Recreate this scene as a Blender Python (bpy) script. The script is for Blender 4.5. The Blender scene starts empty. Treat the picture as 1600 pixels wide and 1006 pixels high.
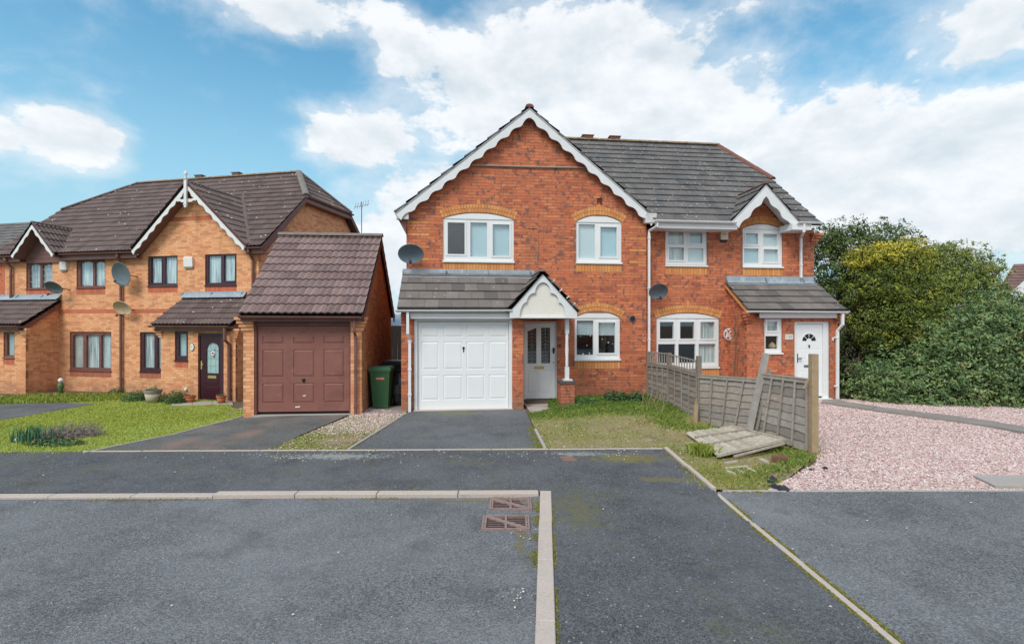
import bpy, math, random
import numpy as np
from mathutils import Vector, Matrix
rnd = random.Random(7)
nr = np.random.RandomState(11)
R = math.radians
sc = bpy.context.scene
C = sc.collection
E = 2.1            # eye height above the road

# ------------------------------------------------------------------ camera, sky, sun, exposure
cd = bpy.data.cameras.new("camera"); cam = bpy.data.objects.new("camera", cd); C.objects.link(cam)
cam.location = (0, 0, E); cam.rotation_euler = (R(90), 0, 0)
cd.sensor_width = 36; cd.lens = 18; cd.shift_y = 0.00125; cd.clip_end = 2000; cd.clip_start = 0.05
sc.camera = cam
SUN_EL, SUN_AZ = 48, -150      # azimuth of the sun measured from +Y towards +X
world = bpy.data.worlds.new("World"); sc.world = world; world.use_nodes = True
def build_world():
    nt = world.node_tree; nt.nodes.clear(); N = nt.nodes.new; L = nt.links.new
    def M(op, a, b=None, c=None, clamp=False):
        n = N('ShaderNodeMath'); n.operation = op; n.use_clamp = clamp
        for i, x in enumerate((a, b, c)):
            if x is None: continue
            if isinstance(x, (int, float)): n.inputs[i].default_value = x
            else: L(x, n.inputs[i])
        return n.outputs[0]
    def VM(op, a, b):
        n = N('ShaderNodeVectorMath'); n.operation = op
        for i, x in enumerate((a, b)):
            if isinstance(x, tuple): n.inputs[i].default_value = x
            else: L(x, n.inputs[i])
        return n
    def MIX(f, a, b, bt='MIX'):
        n = N('ShaderNodeMix'); n.data_type = 'RGBA'; n.blend_type = bt
        for k, x in ((0, f), (6, a), (7, b)):
            if isinstance(x, (int, float)): n.inputs[k].default_value = x
            elif isinstance(x, tuple): n.inputs[k].default_value = (*x, 1)
            else: L(x, n.inputs[k])
        return n.outputs[2]
    tc = N('ShaderNodeTexCoord'); d = tc.outputs['Generated']
    sky = N('ShaderNodeTexSky'); sky.sky_type = 'NISHITA'; sky.sun_disc = False
    sky.sun_elevation = R(SUN_EL); sky.sun_rotation = R(SUN_AZ)
    sky.air_density = 1.0; sky.dust_density = 0.6; sky.ozone_density = 1.5
    # cloud layer: billows of noise gathered into the banks seen over the houses, scattered elsewhere
    def noise(scale, detail, rough, vec, dist=0.0):
        n = N('ShaderNodeTexNoise'); n.inputs['Scale'].default_value = scale; n.inputs['Detail'].default_value = detail
        n.inputs['Roughness'].default_value = rough; n.inputs['Distortion'].default_value = dist; L(vec, n.inputs['Vector']); return n.outputs[0]
    flat = VM('MULTIPLY', d, (1, 1, 1.7)).outputs[0]
    n1 = noise(5.5, 10, 0.58, flat, 0.15)
    n2 = noise(15.0, 9, 0.62, flat, 0.1)
    billow = M('ADD', M('MULTIPLY', n1, 0.6), M('MULTIPLY', n2, 0.4))
    banks = [(830, 150, .30, .13, 1.), (660, 75, .13, .075, .75), (960, 100, .26, .11, 1.), (1060, 165, .25, .12, 1.0), (1240, 262, .26, .13, 1.), (1480, 235, .25, .095, 1.0),
             (1590, 310, .28, .12, .95), (1380, 300, .34, .11, 1.), (560, 215, .15, .07, .85), (640, 290, .2, .1, .55), (460, 22, .14, .045, .8), (600, 20, .15, .04, .6), (122, 218, .088, .05, .95), (0, 208, .04, .03, .8),
             (1560, 60, .11, .06, .75), (1600, 12, .16, .045, .85), (1170, 12, .07, .02, .5), (610, 400, .12, .12, .9), (900, 380, .5, .09, .7), (1300, 150, .04, .03, .5), (540, 170, .06, .03, .5)]
    tot = None
    for (px, py, a, b, w) in banks:
        v = Vector(((px - 800) / 800, 1, (505 - py) / 800)).normalized()
        s = VM('SUBTRACT', d, tuple(v)).outputs[0]
        s = VM('MULTIPLY', s, (1 / a, 1 / a, 1 / b)).outputs[0]
        ln = N('ShaderNodeVectorMath'); ln.operation = 'LENGTH'; L(s, ln.inputs[0])
        q = M('MULTIPLY', M('SUBTRACT', 1.25, ln.outputs['Value'], clamp=True), w)
        tot = q if tot is None else M('SMOOTH_MAX', tot, q, 0.15)
    sep = N('ShaderNodeSeparateXYZ'); L(d, sep.inputs[0])
    low = noise(1.6, 3, 0.5, d)
    gen = M('MULTIPLY', M('SUBTRACT', low, 0.36), 5.0, clamp=True)
    infr = M('MULTIPLY', M('SUBTRACT', sep.outputs['Y'], 0.45), 6.0, clamp=True)    # towards the houses the banks rule
    gen = M('MULTIPLY', gen, M('SUBTRACT', 1.0, infr))
    bias = M('MAXIMUM', tot, gen)
    dens = M('ADD', M('MULTIPLY', M('SUBTRACT', billow, 0.5), 3.0), M('MULTIPLY', bias, 1.2))
    mask = N('ShaderNodeMapRange'); mask.interpolation_type = 'SMOOTHSTEP'; L(dens, mask.inputs[0])
    mask.inputs[1].default_value = 0.42; mask.inputs[2].default_value = 0.78
    # body shade: soft grey undersides from another octave of the same noise sampled a little higher up
    up = VM('ADD', flat, (0.0, 0.0, 0.045)).outputs[0]
    n3 = noise(5.5, 9, 0.58, up, 0.15)
    shade = M('ADD', M('MULTIPLY', M('SUBTRACT', n1, n3), 3.8), 0.66)
    thick = N('ShaderNodeMapRange'); L(dens, thick.inputs[0]); thick.inputs[1].default_value = 0.45; thick.inputs[2].default_value = 1.5
    thick.inputs[3].default_value = 0.14; thick.inputs[4].default_value = -0.24
    shade = M('ADD', shade, thick.outputs[0], clamp=True)
    ccol = MIX(shade, (5.2, 5.75, 6.2), (7.2, 7.35, 7.5))
    skyc = MIX(1.0, sky.outputs[0], (.86, 1.50, 1.44), 'MULTIPLY')
    hz = N('ShaderNodeMapRange'); L(sep.outputs['Z'], hz.inputs[0]); hz.interpolation_type = 'SMOOTHSTEP'; hz.inputs[1].default_value = -0.02; hz.inputs[2].default_value = 0.50
    hz.inputs[3].default_value = 0.96; hz.inputs[4].default_value = 0.02
    skyc = MIX(hz.outputs[0], skyc, (3.35, 4.95, 5.75))
    veil = N('ShaderNodeMapRange'); veil.interpolation_type = 'SMOOTHSTEP'; L(M('ADD', M('MULTIPLY', M('SUBTRACT', n1, 0.5), 2.2), M('MULTIPLY', bias, 1.3)), veil.inputs[0])
    veil.inputs[1].default_value = 0.05; veil.inputs[2].default_value = 0.85; veil.inputs[4].default_value = 0.55
    out = MIX(M('MAXIMUM', M('MULTIPLY', mask.outputs[0], 0.95), veil.outputs[0]), skyc, ccol)
    bg = N('ShaderNodeBackground'); L(out, bg.inputs[0]); bg.inputs[1].default_value = 0.1
    wo = N('ShaderNodeOutputWorld'); L(bg.outputs[0], wo.inputs[0])
build_world()
sd = bpy.data.lights.new("sun", 'SUN'); sd.energy = 1.9; sd.angle = R(24); sd.color = (1, .95, .88)
so = bpy.data.objects.new("sun", sd); C.objects.link(so)
_a, _e = R(SUN_AZ), R(SUN_EL)
so.rotation_euler = Vector((math.sin(_a) * math.cos(_e), math.cos(_a) * math.cos(_e), math.sin(_e))).to_track_quat('Z', 'Y').to_euler()
sc.view_settings.view_transform = 'Standard'; sc.view_settings.look = 'None'; sc.view_settings.gamma = 1
sc.view_settings.use_curve_mapping = False
sc.view_settings.exposure = 0.46

# ------------------------------------------------------------------ materials
MAT = {}
def mat(name, col, rough=.7, metal=0.0, spec=.4, var=None, bump=None, tone=None, blot=None, speck=None, dirt=(.12, .85)):
    """col: base; tone: list of colours picked by the 'tone' attribute; var=(scale, colour, amount) soft noise mix;
    blot=(scale, lo, hi, colour) noise patches, speck=(scale, size, colour) small voronoi spots; bump=(scale, strength, dist)"""
    m = bpy.data.materials.new(name); m.use_nodes = True; nt = m.node_tree; N = nt.nodes.new; L = nt.links.new
    b = nt.nodes['Principled BSDF']
    b.inputs['Roughness'].default_value = rough; b.inputs['Metallic'].default_value = metal
    b.inputs['Specular IOR Level'].default_value = spec
    geo = N('ShaderNodeNewGeometry'); pos = geo.outputs['Position']
    cur = None
    if tone:
        at = N('ShaderNodeAttribute'); at.attribute_name = 'tone'
        cr = N('ShaderNodeValToRGB'); cr.color_ramp.interpolation = 'LINEAR'
        els = cr.color_ramp.elements
        while len(els) < len(tone): els.new(.5)
        for i, c in enumerate(tone):
            els[i].position = i / (len(tone) - 1); els[i].color = (*c, 1)
        L(at.outputs['Fac'], cr.inputs[0]); cur = cr.outputs[0]
    def mixin(fac, colr, bt='MIX'):
        nonlocal cur
        n = N('ShaderNodeMix'); n.data_type = 'RGBA'; n.blend_type = bt
        L(fac, n.inputs[0])
        if cur is None: n.inputs[6].default_value = (*col, 1)
        else: L(cur, n.inputs[6])
        n.inputs[7].default_value = (*colr, 1); cur = n.outputs[2]
    def noise(s, det=6, ro=.6, vec=None):
        n = N('ShaderNodeTexNoise'); n.inputs['Scale'].default_value = s; n.inputs['Detail'].default_value = det; n.inputs['Roughness'].default_value = ro
        L(vec or pos, n.inputs['Vector']); return n.outputs[0]
    def mr(x, a, b_, c=0., d=1.):
        n = N('ShaderNodeMapRange'); L(x, n.inputs[0]); n.inputs[1].default_value = a; n.inputs[2].default_value = b_
        n.inputs[3].default_value = c; n.inputs[4].default_value = d; return n.outputs[0]
    for v in (var if isinstance(var, list) else [var] if var else []):
        mixin(mr(noise(v[0]), .35, .7, 0, v[2]), v[1])
    for v in (blot if isinstance(blot, list) else [blot] if blot else []):
        mixin(mr(noise(v[0], 5, .62), v[1], v[2], 0, v[4] if len(v) > 4 else 1), v[3])
    for v in (speck if isinstance(speck, list) else [speck] if speck else []):
        vo = N('ShaderNodeTexVoronoi'); vo.inputs['Scale'].default_value = v[0]; L(pos, vo.inputs['Vector'])
        near = mr(vo.outputs['Distance'], v[1], v[1] * .6)
        if len(v) > 3:   # only this share of the cells
            sp = N('ShaderNodeSeparateColor'); L(vo.outputs['Color'], sp.inputs[0])
            g = N('ShaderNodeMath'); g.operation = 'LESS_THAN'; L(sp.outputs[0], g.inputs[0]); g.inputs[1].default_value = v[3]
            mu = N('ShaderNodeMath'); mu.operation = 'MULTIPLY'; L(near, mu.inputs[0]); L(g.outputs[0], mu.inputs[1]); near = mu.outputs[0]
        mixin(near, v[2])
    if 'brick' in name and tone:
        sz = N('ShaderNodeSeparateXYZ'); L(pos, sz.inputs[0]); ma = N('ShaderNodeMath'); ma.operation = 'MULTIPLY'
        L(mr(sz.outputs[2], dirt[0], dirt[1], 1, 0), ma.inputs[0]); L(mr(noise(3.5), .35, .65, .15, .75), ma.inputs[1]); mixin(ma.outputs[0], (.20, .13, .09))
        rn = N('ShaderNodeMapping'); L(pos, rn.inputs[0]); rn.inputs['Scale'].default_value = (2.2, 2.2, .35)
        mixin(mr(noise(1.6, 5, .65, rn.outputs[0]), .50, .74, 0, .38), (.24, .13, .08))
    if cur is None: b.inputs['Base Color'].default_value = (*col, 1)
    else: L(cur, b.inputs['Base Color'])
    if bump:
        bn = N('ShaderNodeBump'); bn.inputs['Strength'].default_value = bump[1]; bn.inputs['Distance'].default_value = bump[2]
        L(noise(bump[0], 6, .65), bn.inputs['Height']); L(bn.outputs[0], b.inputs['Normal'])
    MAT[name] = m; return m

mat('red_brick', (.4, .12, .05), .85, tone=[(.43, .12, .062), (.57, .165, .075), (.63, .185, .082), (.60, .17, .076), (.70, .24, .108), (.52, .145, .07), (.65, .20, .086)],
    blot=[(8.5, .555, .60, (.13, .085, .085), .8), (1.1, .5, .75, (.42, .12, .065), .4)], bump=(90, .5, .004))
mat('buff_brick', (.55, .25, .09), .85, tone=[(.66, .25, .075), (.76, .32, .10), (.82, .38, .13), (.70, .28, .085)], var=(25, (.42, .18, .08), .5), bump=(90, .4, .003))
mat('yellow_brick', (.55, .25, .09), .85, tone=[(.72, .31, .15), (.84, .40, .20), (.88, .47, .26), (.79, .36, .175), (.86, .44, .23), (.73, .31, .15), (.64, .26, .13)], dirt=(-.42, .25),
    blot=[(6, .63, .7, (.33, .17, .13), .55), (1.5, .55, .8, (.48, .21, .1), .4)], bump=(90, .4, .003))
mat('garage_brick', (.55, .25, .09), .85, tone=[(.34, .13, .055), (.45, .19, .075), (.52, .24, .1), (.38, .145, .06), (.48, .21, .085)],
    blot=[(3, .56, .68, (.16, .085, .06), .75), (1.5, .5, .75, (.35, .15, .08), .5)], bump=(90, .4, .003))  # side walls: darker copy of the yellow brick, their shade put into the colour
mat('orange_band_brick', (.5, .13, .06), .85, tone=[(.52, .13, .07), (.62, .17, .09)], bump=(90, .4, .003))
mat('blue_brick', (.08, .075, .09), .7, tone=[(.06, .055, .07), (.11, .1, .12)], bump=(90, .4, .003))
mat('mortar', (.27, .13, .085), .95, var=(8, (.36, .17, .11), .5), bump=(200, .3, .002))
mat('pale_mortar', (.46, .25, .13), .95, var=(8, (.56, .34, .2), .5), bump=(200, .3, .002))
mat('grey_tile', (.1, .1, .1), .8, tone=[(.085, .08, .08), (.12, .112, .108), (.155, .142, .135), (.135, .12, .115), (.10, .098, .10)],
    var=(3, (.17, .15, .14), .5), speck=[(9, .24, (.50, .50, .47), .25), (19, .28, (.34, .33, .30), .25)], blot=(14, .66, .72, (.2, .17, .1), .6), bump=(70, .5, .004))
mat('porch_tile', (.15, .13, .12), .8, tone=[(.11, .098, .092), (.18, .155, .14), (.24, .2, .18), (.15, .13, .12), (.21, .18, .165)],
    var=(3, (.12, .11, .105), .6), speck=[(9, .20, (.45, .45, .42), .14)], bump=(70, .5, .004))
mat('brown_tile', (.1, .07, .065), .75, tone=[(.095, .062, .058), (.13, .088, .08), (.165, .115, .105), (.12, .08, .074)],
    var=(2.5, (.17, .13, .12), .55), speck=[(7, .24, (.66, .6, .55), .16)], blot=(9, .68, .75, (.2, .15, .06), .5), bump=(70, .5, .004))
mat('garage_tile', (.2, .12, .11), .7, tone=[(.15, .095, .09), (.21, .135, .125), (.26, .17, .155), (.18, .112, .105)],
    var=(2.5, (.26, .2, .19), .5), speck=[(9, .1, (.6, .58, .55), .12)], bump=(70, .5, .004))
mat('far_tile', (.17, .09, .08), .8, tone=[(.15, .09, .085), (.22, .12, .1)], bump=(50, .5, .004))
mat('ridge_lichen', (.2, .13, .1), .85, var=(7, (.4, .25, .05), .8), blot=(11, .5, .65, (.34, .3, .26)), bump=(60, .6, .006))
mat('ridge_red', (.22, .08, .055), .85, var=(7, (.13, .07, .06), .8), bump=(60, .6, .006))
mat('ridge_grey', (.24, .21, .19), .85, var=(9, (.14, .12, .11), .8), blot=(8, .62, .7, (.4, .26, .08), .8), bump=(60, .6, .006))
mat('lead', (.36, .42, .47), .5, metal=.1, var=(6, (.24, .31, .38), .8), blot=(5, .55, .65, (.52, .56, .58), .7), bump=(20, .3, .01))
mat('white_plastic', (.80, .80, .80), .35, spec=.5, var=(2.5, (.72, .72, .70), .5))
mat('white_paint', (.76, .765, .77), .5, var=(4, (.66, .66, .65), .55), blot=(9, .66, .72, (.5, .48, .45), .6))
mat('worn_white', (.68, .68, .67), .6, var=(6, (.5, .48, .46), .7), blot=(14, .6, .66, (.35, .2, .17), .8))
mat('white_door', (.85, .86, .87), .3, spec=.5, var=[(1.8, (.78, .79, .80), .6), (7, (.80, .79, .76), .35)])
mat('threshold_dark_grey', (.12, .12, .12), .9)  # even dark grey for the front door threshold
mat('render', (.80, .76, .69), .95, var=(30, (.70, .65, .58), .6), bump=(120, .8, .006))
mat('brown_plastic', (.17, .075, .065), .45, var=(3, (.24, .13, .115), .6))
mat('maroon_frame', (.055, .018, .028), .35, spec=.5, var=(5, (.075, .03, .04), .6))
mat('brown_wood', (.16, .06, .05), .55, var=(7, (.23, .12, .10), .6))
mat('maroon_door', (.045, .010, .018), .3, spec=.5)
mat('red_door', (.25, .098, .075), .6, var=[(1.4, (.31, .14, .11), .7), (6, (.21, .085, .07), .5)], blot=[(2.2, .56, .70, (.16, .07, .06), .6), (5, .62, .7, (.36, .19, .155), .5)])
mat('cladding', (.2, .1, .09), .6, var=(5, (.15, .075, .07), .6))
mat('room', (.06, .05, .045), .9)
mat('black', (.012, .012, .014), .5)
mat('black_plastic', (.02, .022, .025), .4, spec=.5)
mat('grey_metal', (.16, .18, .2), .45, metal=.3, var=(9, (.11, .13, .15), .6))
mat('dish_blue', (.14, .19, .22), .5, metal=.2, var=(6, (.2, .24, .27), .7))
mat('dish_tan', (.55, .4, .24), .7, var=(12, (.66, .56, .42), .8), blot=(10, .55, .65, (.42, .2, .08), .5))
mat('concrete', (.40, .36, .33), .9, var=[(2.5, (.33, .29, .26), .7), (30, (.47, .43, .40), .6)], speck=(90, .3, (.22, .2, .19), .3), bump=(120, .5, .004))
mat('kerb_concrete', (.52, .43, .38), .9, var=[(3, (.43, .36, .31), .7), (40, (.60, .50, .44), .6)], speck=[(130, .35, (.24, .21, .2), .3)], blot=(4, .62, .74, (.26, .25, .22), .6), bump=(160, .6, .004))
mat('slab', (.46, .39, .35), .9, var=[(3, (.28, .24, .21), .8), (30, (.42, .37, .33), .5)], bump=(90, .4, .004))
mat('path_slab', (.30, .265, .245), .9, var=[(3, (.23, .2, .18), .8)], bump=(90, .4, .004))
mat('soil', (.12, .075, .05), .95, var=[(5, (.20, .14, .09), .8)], bump=(40, .9, .03))
mat('gravel_bed', (.38, .26, .24), .95, var=[(30, (.5, .38, .35), .8)], bump=(60, 1, .02))
mat('gravel', (.5, .35, .32), .8, tone=[(.46, .23, .20), (.56, .38, .35), (.66, .55, .52), (.54, .35, .32), (.48, .38, .37), (.76, .70, .68), (.60, .41, .37), (.38, .27, .26), (.64, .47, .43)], bump=(80, .3, .003))
mat('pebble', (.6, .5, .42), .8, tone=[(.42, .28, .22), (.58, .50, .44), (.72, .68, .62), (.3, .26, .24)])
mat('grass', (.12, .2, .04), .7, spec=.2, tone=[(.15, .19, .035), (.27, .325, .055), (.41, .46, .09), (.36, .41, .08), (.52, .48, .16)])
mat('weeds', (.12, .2, .04), .7, spec=.2, tone=[(.08, .14, .025), (.15, .23, .04), (.25, .32, .06), (.38, .35, .11), (.44, .34, .18), (.32, .20, .12)])
mat('lawn_bed', (.27, .34, .07), .95, var=[(1.2, (.38, .40, .09), .9), (8, (.20, .27, .05), .6)], blot=(1.6, .62, .75, (.22, .2, .07), .5), bump=(60, .8, .02))
mat('garden_bed', (.34, .27, .15), .95, var=[(2.2, (.25, .28, .09), .7), (9, (.36, .24, .17), .8)], blot=[(1.8, .55, .66, (.22, .14, .10), .8), (14, .56, .64, (.46, .36, .28), .7)], bump=(50, .9, .03))
mat('moss', (.16, .17, .03), .95, tone=[(.16, .17, .03), (.34, .31, .06)], bump=(90, .8, .01))
mat('leaf_laurel', (.06, .11, .03), .42, spec=.4, tone=[(.035, .075, .028), (.085, .155, .055), (.16, .25, .085), (.27, .34, .13), (.27, .22, .09)])
mat('leaf_holly', (.05, .08, .03), .5, spec=.35, tone=[(.03, .055, .02), (.07, .115, .032), (.13, .19, .045), (.21, .25, .06)])
mat('leaf_golden', (.2, .2, .04), .55, spec=.3, tone=[(.06, .09, .018), (.16, .20, .03), (.42, .38, .04), (.66, .54, .07)])
mat('leaf_olive', (.1, .12, .03), .55, spec=.3, tone=[(.04, .07, .018), (.11, .165, .035), (.22, .28, .055), (.33, .35, .08), (.26, .18, .05)])
mat('leaf_plant', (.1, .2, .05), .5, tone=[(.05, .1, .03), (.09, .17, .05), (.15, .22, .07)])
mat('leaf_daffodil', (.1, .25, .1), .5, tone=[(.05, .14, .06), (.10, .23, .12)])
mat('leaf_heather', (.25, .2, .18), .8, tone=[(.12, .09, .08), (.26, .19, .18), (.36, .3, .28), (.14, .13, .07)])
mat('bark', (.11, .08, .055), .9, var=(9, (.18, .14, .1), .7), bump=(40, .8, .01))
mat('twig', (.17, .12, .08), .9)
mat('dry_stem', (.42, .34, .2), .9)
mat('fence_wood', (.22, .19, .17), .88, tone=[(.22, .19, .165), (.30, .26, .23), (.37, .33, .29), (.33, .275, .225), (.40, .37, .33)], var=[(14, (.16, .135, .115), .5)],
    blot=(3.5, .58, .68, (.30, .21, .15), .6), bump=(70, .7, .005))
mat('pale_post', (.42, .39, .36), .88, var=[(12, (.30, .27, .24), .8)], bump=(60, .7, .005))
mat('post_wood', (.24, .20, .16), .88, var=[(12, (.16, .13, .105), .8)], bump=(60, .7, .005))
mat('new_wood', (.42, .30, .18), .85, var=[(10, (.30, .22, .14), .8)], bump=(60, .5, .004))
mat('fallen_wood', (.3, .27, .22), .88, tone=[(.36, .31, .245), (.50, .44, .355), (.58, .52, .43), (.43, .36, .27)], var=[(14, (.24, .2, .15), .6)], blot=(5, .62, .7, (.2, .2, .12), .5), bump=(70, .7, .005))
mat('gate_wood', (.12, .055, .035), .8, var=[(8, (.08, .04, .03), .8)])
mat('dark_fence', (.03, .022, .02), .85)
mat('terracotta', (.48, .15, .06), .8, var=[(8, (.38, .13, .07), .6)])
mat('tub_stone', (.5, .44, .34), .85, var=[(10, (.38, .34, .27), .6)])
mat('bin_green', (.035, .115, .045), .45, spec=.45, var=[(3, (.045, .13, .06), .6)])
mat('bin_lid_green', (.05, .15, .075), .45, spec=.45)
mat('label_red', (.62, .10, .07), .5)
mat('brass', (.65, .5, .2), .35, metal=.7)
mat('chrome', (.5, .5, .5), .3, metal=.8)
mat('rust_iron', (.25, .16, .145), .75, metal=.0, var=[(20, (.36, .26, .235), .8)], bump=(90, .4, .003))
mat('cover_red', (.26, .15, .12), .85, var=[(12, (.2, .12, .1), .8)])
mat('cream_box', (.66, .60, .45), .5)
mat('lettering', (.03, .03, .035), .6)
mat('plaque', (.66, .65, .61), .7, var=[(14, (.56, .55, .52), .7)])
mat('stone_white', (.7, .68, .64), .8, var=[(14, (.5, .47, .42), .7)])
mat('straw', (.5, .36, .17), .9, bump=(60, 1, .02))
mat('cable_grey', (.36, .30, .25), .7)
mat('mat_grey', (.05, .055, .06), .95)
mat('mat_brown', (.16, .10, .06), .95)
mat('airbrick', (.13, .025, .02), .8)
mat('far_white', (.6, .62, .64), .8)
mat('stain_glass_red', (.35, .06, .05), .3)
mat('stain_glass_white', (.75, .78, .78), .3)
mat('leading', (.4, .42, .42), .5)
mat('blind_sky_tint', (.48, .62, .66), .8, var=[(2, (.56, .68, .70), .6)])  # blind colour with the blue of the mirrored sky mixed in
mat('blind_grey', (.66, .72, .72), .8)
mat('slat_blind', (.75, .78, .80), .7)

def curtain_mat(name, a, b, scale):
    m = bpy.data.materials.new(name); m.use_nodes = True; nt = m.node_tree; N = nt.nodes.new; L = nt.links.new
    bs = nt.nodes['Principled BSDF']; bs.inputs['Roughness'].default_value = .9
    geo = N('ShaderNodeNewGeometry'); mp = N('ShaderNodeMapping'); L(geo.outputs['Position'], mp.inputs[0]); mp.inputs['Scale'].default_value = (scale, scale, 1.2)
    no = N('ShaderNodeTexNoise'); no.inputs['Scale'].default_value = 1; no.inputs['Detail'].default_value = 4; L(mp.outputs[0], no.inputs['Vector'])
    cr = N('ShaderNodeValToRGB'); cr.color_ramp.elements[0].position = .35; cr.color_ramp.elements[1].position = .65
    cr.color_ramp.elements[0].color = (*a, 1); cr.color_ramp.elements[1].color = (*b, 1)
    L(no.outputs[0], cr.inputs[0]); L(cr.outputs[0], bs.inputs['Base Color']); MAT[name] = m
curtain_mat('net_curtain', (.36, .39, .41), (.86, .88, .90), 22)  # streaks put the light and dark of the folds into the colour
curtain_mat('drape', (.42, .44, .42), (.72, .73, .70), 24)

def glass_mat():
    m = bpy.data.materials.new('glass'); m.use_nodes = True; nt = m.node_tree; nt.nodes.clear(); N = nt.nodes.new; L = nt.links.new
    tr = N('ShaderNodeBsdfTransparent'); tr.inputs[0].default_value = (.95, .985, .99, 1)
    gl = N('ShaderNodeBsdfGlossy'); gl.inputs['Roughness'].default_value = .015; gl.inputs[0].default_value = (.95, .98, 1, 1)
    lwt = N('ShaderNodeLayerWeight'); lwt.inputs['Blend'].default_value = .5
    pw = N('ShaderNodeMath'); pw.operation = 'POWER'; L(lwt.outputs['Facing'], pw.inputs[0]); pw.inputs[1].default_value = 3.5
    fr = N('ShaderNodeMath'); fr.operation = 'MULTIPLY_ADD'; L(pw.outputs[0], fr.inputs[0]); fr.inputs[1].default_value = .8; fr.inputs[2].default_value = .075
    mx = N('ShaderNodeMixShader'); L(fr.outputs[0], mx.inputs[0]); L(tr.outputs[0], mx.inputs[1]); L(gl.outputs[0], mx.inputs[2])
    o = N('ShaderNodeOutputMaterial'); L(mx.outputs[0], o.inputs[0]); MAT['glass'] = m
glass_mat()

def asphalt(name, dark, light, mossamt, spots=()):
    m = bpy.data.materials.new(name); m.use_nodes = True; nt = m.node_tree; N = nt.nodes.new; L = nt.links.new
    bs = nt.nodes['Principled BSDF']; bs.inputs['Roughness'].default_value = .86; bs.inputs['Specular IOR Level'].default_value = .35
    pos = N('ShaderNodeNewGeometry').outputs['Position']
    def noise(s, d=5, r=.6):
        n = N('ShaderNodeTexNoise'); n.inputs['Scale'].default_value = s; n.inputs['Detail'].default_value = d; n.inputs['Roughness'].default_value = r; L(pos, n.inputs['Vector']); return n.outputs[0]
    def mr(x, a, b, c=0., d=1.):
        n = N('ShaderNodeMapRange'); L(x, n.inputs[0]); n.inputs[1].default_value = a; n.inputs[2].default_value = b; n.inputs[3].default_value = c; n.inputs[4].default_value = d; return n.outputs[0]
    def mix(f, a, b):
        n = N('ShaderNodeMix'); n.data_type = 'RGBA'
        for k, x in ((0, f), (6, a), (7, b)):
            if isinstance(x, tuple): n.inputs[k].default_value = (*x, 1)
            elif isinstance(x, (int, float)): n.inputs[k].default_value = x
            else: L(x, n.inputs[k])
        return n.outputs[2]
    vo = N('ShaderNodeTexVoronoi'); vo.inputs['Scale'].default_value = 92; L(pos, vo.inputs['Vector'])
    sp = N('ShaderNodeSeparateColor'); L(vo.outputs['Color'], sp.inputs[0])
    vo2 = N('ShaderNodeTexVoronoi'); vo2.inputs['Scale'].default_value = 210; L(pos, vo2.inputs['Vector'])
    sp2 = N('ShaderNodeSeparateColor'); L(vo2.outputs['Color'], sp2.inputs[0])
    c = mix(mr(sp.outputs[0], .10, .90), tuple(x * .78 for x in dark), tuple(x * 1.12 for x in light))
    c = mix(mr(sp2.outputs[1], .80, .97, 0, .7), c, (.27, .275, .28))
    c = mix(mr(noise(38, 4, .8), .45, .62, 0, .5), c, tuple(x * .62 for x in dark))
    c = mix(mr(noise(.55, 6, .62), .40, .68, 0, .40), c, tuple(x * 1.45 for x in light))
    c = mix(mr(noise(1.7, 6, .7), .50, .72, 0, .55), c, tuple(x * .7 for x in dark))
    g = N('ShaderNodeMath'); g.operation = 'LESS_THAN'; L(sp.outputs[2], g.inputs[0]); g.inputs[1].default_value = .0025
    c = mix(g.outputs[0], c, (.42, .38, .34))
    if mossamt:
        mm = N('ShaderNodeMath'); mm.operation = 'MULTIPLY'; L(mr(noise(.9, 6, .7), .53, .66), mm.inputs[0]); L(mr(noise(26, 4, .7), .40, .62, 0, mossamt), mm.inputs[1])
        c = mix(mm.outputs[0], c, (.12, .115, .025))
    for (sx, sy, rx, ry, colr, amt, ns) in spots:      # growth and grit that has settled in particular places
        v = N('ShaderNodeVectorMath'); v.operation = 'SUBTRACT'; L(pos, v.inputs[0]); v.inputs[1].default_value = (sx, sy, .03)
        v2 = N('ShaderNodeVectorMath'); v2.operation = 'MULTIPLY'; L(v.outputs[0], v2.inputs[0]); v2.inputs[1].default_value = (1 / rx, 1 / ry, .1)
        ln = N('ShaderNodeVectorMath'); ln.operation = 'LENGTH'; L(v2.outputs[0], ln.inputs[0])
        a = N('ShaderNodeMath'); a.operation = 'ADD'; L(mr(ln.outputs['Value'], 0, 1.2, .55, -.25), a.inputs[0]); L(mr(noise(ns, 7, .75), .3, .7, -.45, .45), a.inputs[1])
        c = mix(mr(a.outputs[0], .12, .35, 0, amt), c, colr)
    L(c, bs.inputs['Base Color'])
    b = N('ShaderNodeBump'); b.inputs['Strength'].default_value = .9; b.inputs['Distance'].default_value = .006
    L(vo.outputs['Distance'], b.inputs['Height']); L(b.outputs[0], bs.inputs['Normal'])
    MAT[name] = m
asphalt('road_asphalt', (.090, .092, .099), (.218, .220, .229), .1, [(.08, 5.1, .10, .9, (.17, .14, .06), .75, 8), (-.3, 6.05, 1.2, .10, (.17, .15, .06), .7, 8)])
asphalt('path_asphalt', (.054, .056, .063), (.138, .140, .149), .5, [(1.75, 7.75, .95, .42, (.20, .175, .04), .75, 7), (2.1, 6.75, .7, .16, (.20, .17, .05), .6, 7), (.75, 5.7, .5, .9, (.15, .14, .045), .5, 6), (-2.7, 7.85, 1.2, .25, (.34, .35, .32), .7, 14), (1.0, 7.98, .7, .16, (.34, .35, .31), .7, 14)])
asphalt('drive_asphalt', (.070, .073, .081), (.160, .163, .172), .4, [(-1.2, 11.3, .8, .35, (.19, .19, .07), .6, 6)])
asphalt('old_asphalt', (.085, .083, .08), (.165, .158, .15), .35)
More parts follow.
